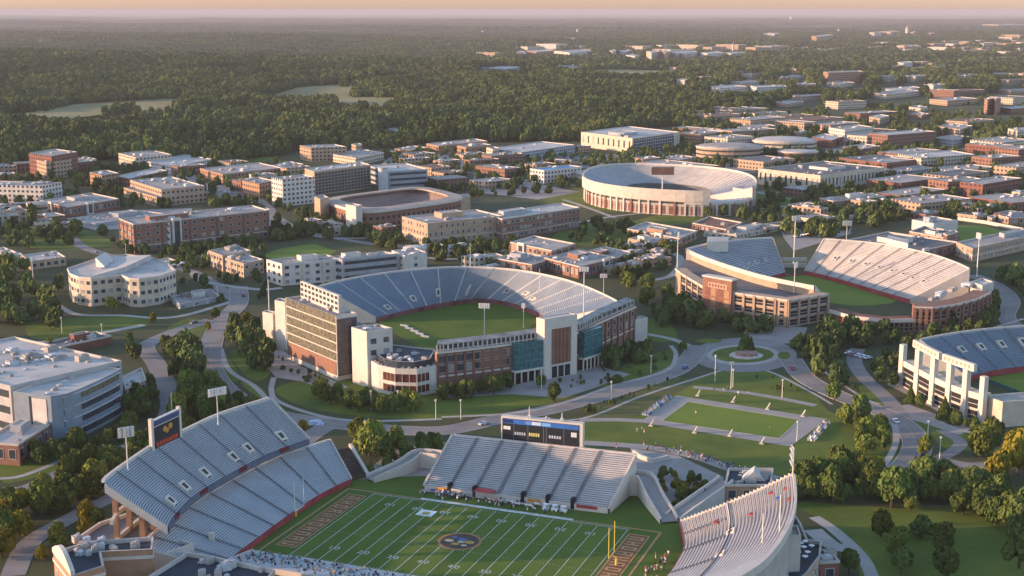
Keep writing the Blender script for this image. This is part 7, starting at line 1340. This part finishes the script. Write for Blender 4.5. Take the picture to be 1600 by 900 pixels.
grove([(1030, 742), (1075, 740), (1120, 770), (1115, 790), (1060, 800), (1030, 780)], 20, (3, 5.5), [D_, G_, Y_, D_], 'shrub in the walled garden between the pale and the sunlit stand', 'shrubs in the walled garden', .5, pad=.5)
grove([(1240, 760), (1262, 755), (1258, 790), (1245, 790)], 4, (5, 8), [D_], 'dark shrub at the back of the sunlit stand', 'shrubs at the back of the sunlit stand', .5)
for q, n_, lab_, g_ in (([(905, 640), (1000, 612), (1060, 585), (1080, 592), (1000, 622), (920, 650)], 16, 'low shrub along the pale kerb of the practice lawn', 'shrubs along the practice lawn kerb'), ([(935, 572), (1000, 560), (1040, 550), (1045, 572), (985, 592), (945, 598)], 16, 'low dark shrub on the oval lawn right of the portal', 'shrubs on the oval lawn'), ([(860, 600), (935, 585), (960, 600), (900, 618)], 10, 'low shrub in the beds before the white portal', 'shrubs before the portal'), ([(425, 555), (470, 572), (520, 596), (505, 606), (450, 590)], 14, 'low shrub in the beds before the glass block', 'shrubs before the glass block'), ([(1275, 575), (1340, 612), (1330, 622), (1270, 590)], 10, 'low shrub along the road right of the roundabout', 'shrubs by the right road'), ([(1120, 590), (1210, 590), (1260, 612), (1220, 618), (1120, 602)], 7, 'low shrub by the path behind the practice field', 'shrubs behind the practice field')): grove(q, n_, (1.2, 2.8), [D_, D_, G_], lab_, g_, .6, pad=.4)
# left woods
grove([(-30, 420), (30, 415), (60, 440), (95, 455), (80, 485), (100, 520), (50, 512), (-30, 545)], 34, (8, 12), [D_, D_, G_], 'tree in the wood at the left edge below the flat pavilion', 'wood below the flat pavilion', .45)
grove([(-30, 330), (60, 335), (100, 355), (150, 372), (105, 395), (-30, 385)], 40, (8, 12), [G_, D_, Y_, G_], 'tree in the wood at the left edge below the white building', 'wood below the long white building', .45)
N_IND = len(TREES)
# looser trees among the campus halls
grove([(150, 360), (190, 392), (330, 400), (470, 372), (560, 380), (620, 392), (600, 372), (480, 352), (430, 345), (420, 380), (205, 398)], 120, (5, 8), [D_, G_, D_], 'tree among the left campus halls', 'campus trees', .5)
grove([(420, 320), (500, 350), (620, 370), (640, 400), (780, 400), (790, 388), (640, 385), (560, 362)], 60, (5, 8), [D_, G_], 'tree among the halls behind the middle stadium', 'campus trees', .5)
grove([(680, 392), (800, 385), (800, 410), (780, 425), (680, 412)], 22, (5, 8), [D_, G_], 't', 'g', .5)
grove([(190, 395), (420, 380), (420, 470), (300, 490), (270, 470), (285, 430)], 70, (4, 7), [D_, G_], 't', 'g', .5)
grove([(850, 370), (990, 350), (1060, 380), (1060, 430), (960, 440), (960, 400)], 50, (5, 9), [D_, G_, D_], 't', 'g', .5)
grove([(0, 280), (330, 250), (470, 262), (470, 330), (420, 325), (180, 330), (0, 335)], 230, (6, 9), [D_, G_], 't', 'g', .6)
grove([(600, 240), (900, 236), (910, 300), (740, 310), (600, 280)], 220, (5, 8), [D_, G_], 't', 'g', .6)
grove([(900, 246), (1190, 225), (1400, 225), (1600, 225), (1600, 340), (1200, 350), (1100, 340), (1190, 300), (1190, 262), (900, 262)], 600, (6, 10), [D_, D_, G_], 't', 'g', .55)
grove([(1220, 340), (1600, 300), (1600, 345), (1420, 345), (1300, 372), (1220, 372)], 80, (6, 10), [D_, D_, G_], 't', 'g', .5)
grove([(1040, 225), (1090, 185), (1250, 160), (1600, 140), (1600, 225), (1190, 228)], 900, (8, 12), [D_, D_, G_], 't', 'g', .5)
kd = sorted(range(len(TREES)), key=lambda i: (not TREES[i][7] , TREES[i][0] ** 2 + TREES[i][1] ** 2))
ind, rest = [], []
for i in kd: (ind if (i < N_IND and len(ind) < 600) else rest).append(i)
IND_MAX = 330
nb = [i for i in ind if not TREES[i][7]]; bigs = [i for i in ind if TREES[i][7]]
keep = bigs + nb[:IND_MAX - len(bigs)]; rest += nb[IND_MAX - len(bigs):]
for i in keep: x, y, h, w, k, lab, grp, b_ = TREES[i]; tree(x, y, h, w, k, lab, grp)
CRF = [leaf_crown('crown', 9, 60, 0.11, M_LEAFF, 70 + i) for i in range(5)]
pts = [(TREES[i][0], TREES[i][1], 0.0) for i in rest]; sc = [(TREES[i][3] * .58, TREES[i][3] * .58, TREES[i][2]) for i in rest]
gn_scatter('campus_tree_cover', pts, sc, CRF)
print('trees', len(TREES), 'individual', len(keep), 'rest', len(rest))

# ------------------------------------------------------------------ the far woods
edge = [(-400, 285), (0, 272), (40, 258), (190, 250), (330, 262), (470, 236), (620, 232), (700, 222), (905, 222), (1000, 202), (1065, 200), (1110, 192), (1250, 168), (1400, 168), (1600, 150), (2000, 145)]
ex = np.array([P2(*q) for q in edge]); ea = np.array([math.atan2(p[0], p[1]) for p in ex]); ed = np.linalg.norm(ex, axis=1)
def beyond(p): a = np.arctan2(p[:, 0], p[:, 1]); return np.hypot(p[:, 0], p[:, 1]) > np.interp(a, ea, ed)
def wood(y0, y1, sp, n_seed):
    r = np.random.default_rng(n_seed); out = []
    for y in np.arange(y0, y1, sp):
        hw = y * .43 + 60; xs = np.arange(-hw, hw, sp); out.append(np.stack([xs + r.uniform(-.45, .45, len(xs)) * sp, y + r.uniform(-.45, .45, len(xs)) * sp], 1))
    return np.concatenate(out)
def noise2(p, s, seed):
    r = np.random.default_rng(seed); v = np.zeros(len(p))
    for _ in range(7): k = r.normal(size=2) / s; v += np.sin(p @ k + r.uniform(0, 6.28))
    return v / 7
FF = [f for f in FOOT if np.asarray(f)[:, 1].mean() > 1000]; FS, FOOT[:] = list(FOOT), FF
A1 = wood(1050, 3400, 12.5, 1); A1 = A1[beyond(A1)]; A1 = A1[free(A1, 2)]; dn = noise2(A1, 130, 4); A1 = A1[dn > -.36]; r = np.random.default_rng(3); hh = (15 + 9 * noise2(A1, 55, 5) + r.uniform(-3.5, 5, len(A1))); ww = r.uniform(6.0, 10.5, len(A1)) * np.clip(hh / 15, .7, 1.3)
gn_scatter('woods', [(x, y, float(Z(x, y))) for x, y in A1], np.stack([ww, ww, hh], 1), CRF)
# farther out one clump stands for a few crowns
def clump(seed):
    r = np.random.default_rng(seed); V, n = [], 0
    b = MB()
    for k in range(9):
        c = r.uniform(-.5, .5, 2); s = r.uniform(.14, .24); h = r.uniform(.55, 1.0)
        for j in range(26):
            d = r.normal(size=3); d /= np.linalg.norm(d); d[2] = abs(d[2]); p = np.array([c[0] + d[0] * s, c[1] + d[1] * s, h * (.35 + .65 * d[2])]); t = r.normal(size=3); t -= d * (t @ d); t /= np.linalg.norm(t); u = np.cross(d, t); q = .055; S3 = np.array([1, 1, 2.0])
            b.face([p + (-t - u) * q * S3, p + (t - u) * q * S3, p + (t + u) * q * S3, p + (-t + u) * q * S3])
    return b.mesh('crown_clump', M_LEAFF)
CL = [clump(i) for i in range(5)]
A2 = wood(3400, 9000, 27, 2); A2 = A2[free(A2, 4)]; dn = noise2(A2, 260, 6); A2 = A2[dn > -.42]; hh = 17 + 10 * noise2(A2, 120, 7) + r.uniform(-4, 6, len(A2)); gn_scatter('far_woods', np.c_[A2, Z(A2[:, 0], A2[:, 1])], np.stack([np.full(len(A2), 46), np.full(len(A2), 46), hh], 1), CL)
A3 = wood(9000, 24000, 85, 3); dn = noise2(A3, 900, 8); A3 = A3[dn > -.35]; hh = 15 + 10 * noise2(A3, 500, 9) + r.uniform(-2, 5, len(A3)); gn_scatter('horizon_woods', np.c_[A3, Z(A3[:, 0], A3[:, 1])], np.stack([np.full(len(A3), 150), np.full(len(A3), 150), hh], 1), CL)
print('woods', len(A1), len(A2), len(A3))

# ------------------------------------------------------------------ evening haze
hz = MB(); X = 90000; hz.prism([(-X, -6000), (X, -6000), (X, 90000), (-X, 90000)], -1.0, 185.0, 0, 0, True)
hm = bpy.data.materials.new('haze_air'); hm.use_nodes = True; N = hm.node_tree.nodes; N.remove(N['Principled BSDF']); pv = N.new('ShaderNodeVolumePrincipled'); pv.inputs['Color'].default_value = (*HAZE_COLOR, 1); pv.inputs['Density'].default_value = HAZE_DENSITY; pv.inputs['Anisotropy'].default_value = HAZE_ANISO
hm.node_tree.links.new(pv.outputs[0], N['Material Output'].inputs['Volume'])
ho = hz.build('haze', hm); ho['kind'] = 'stuff'
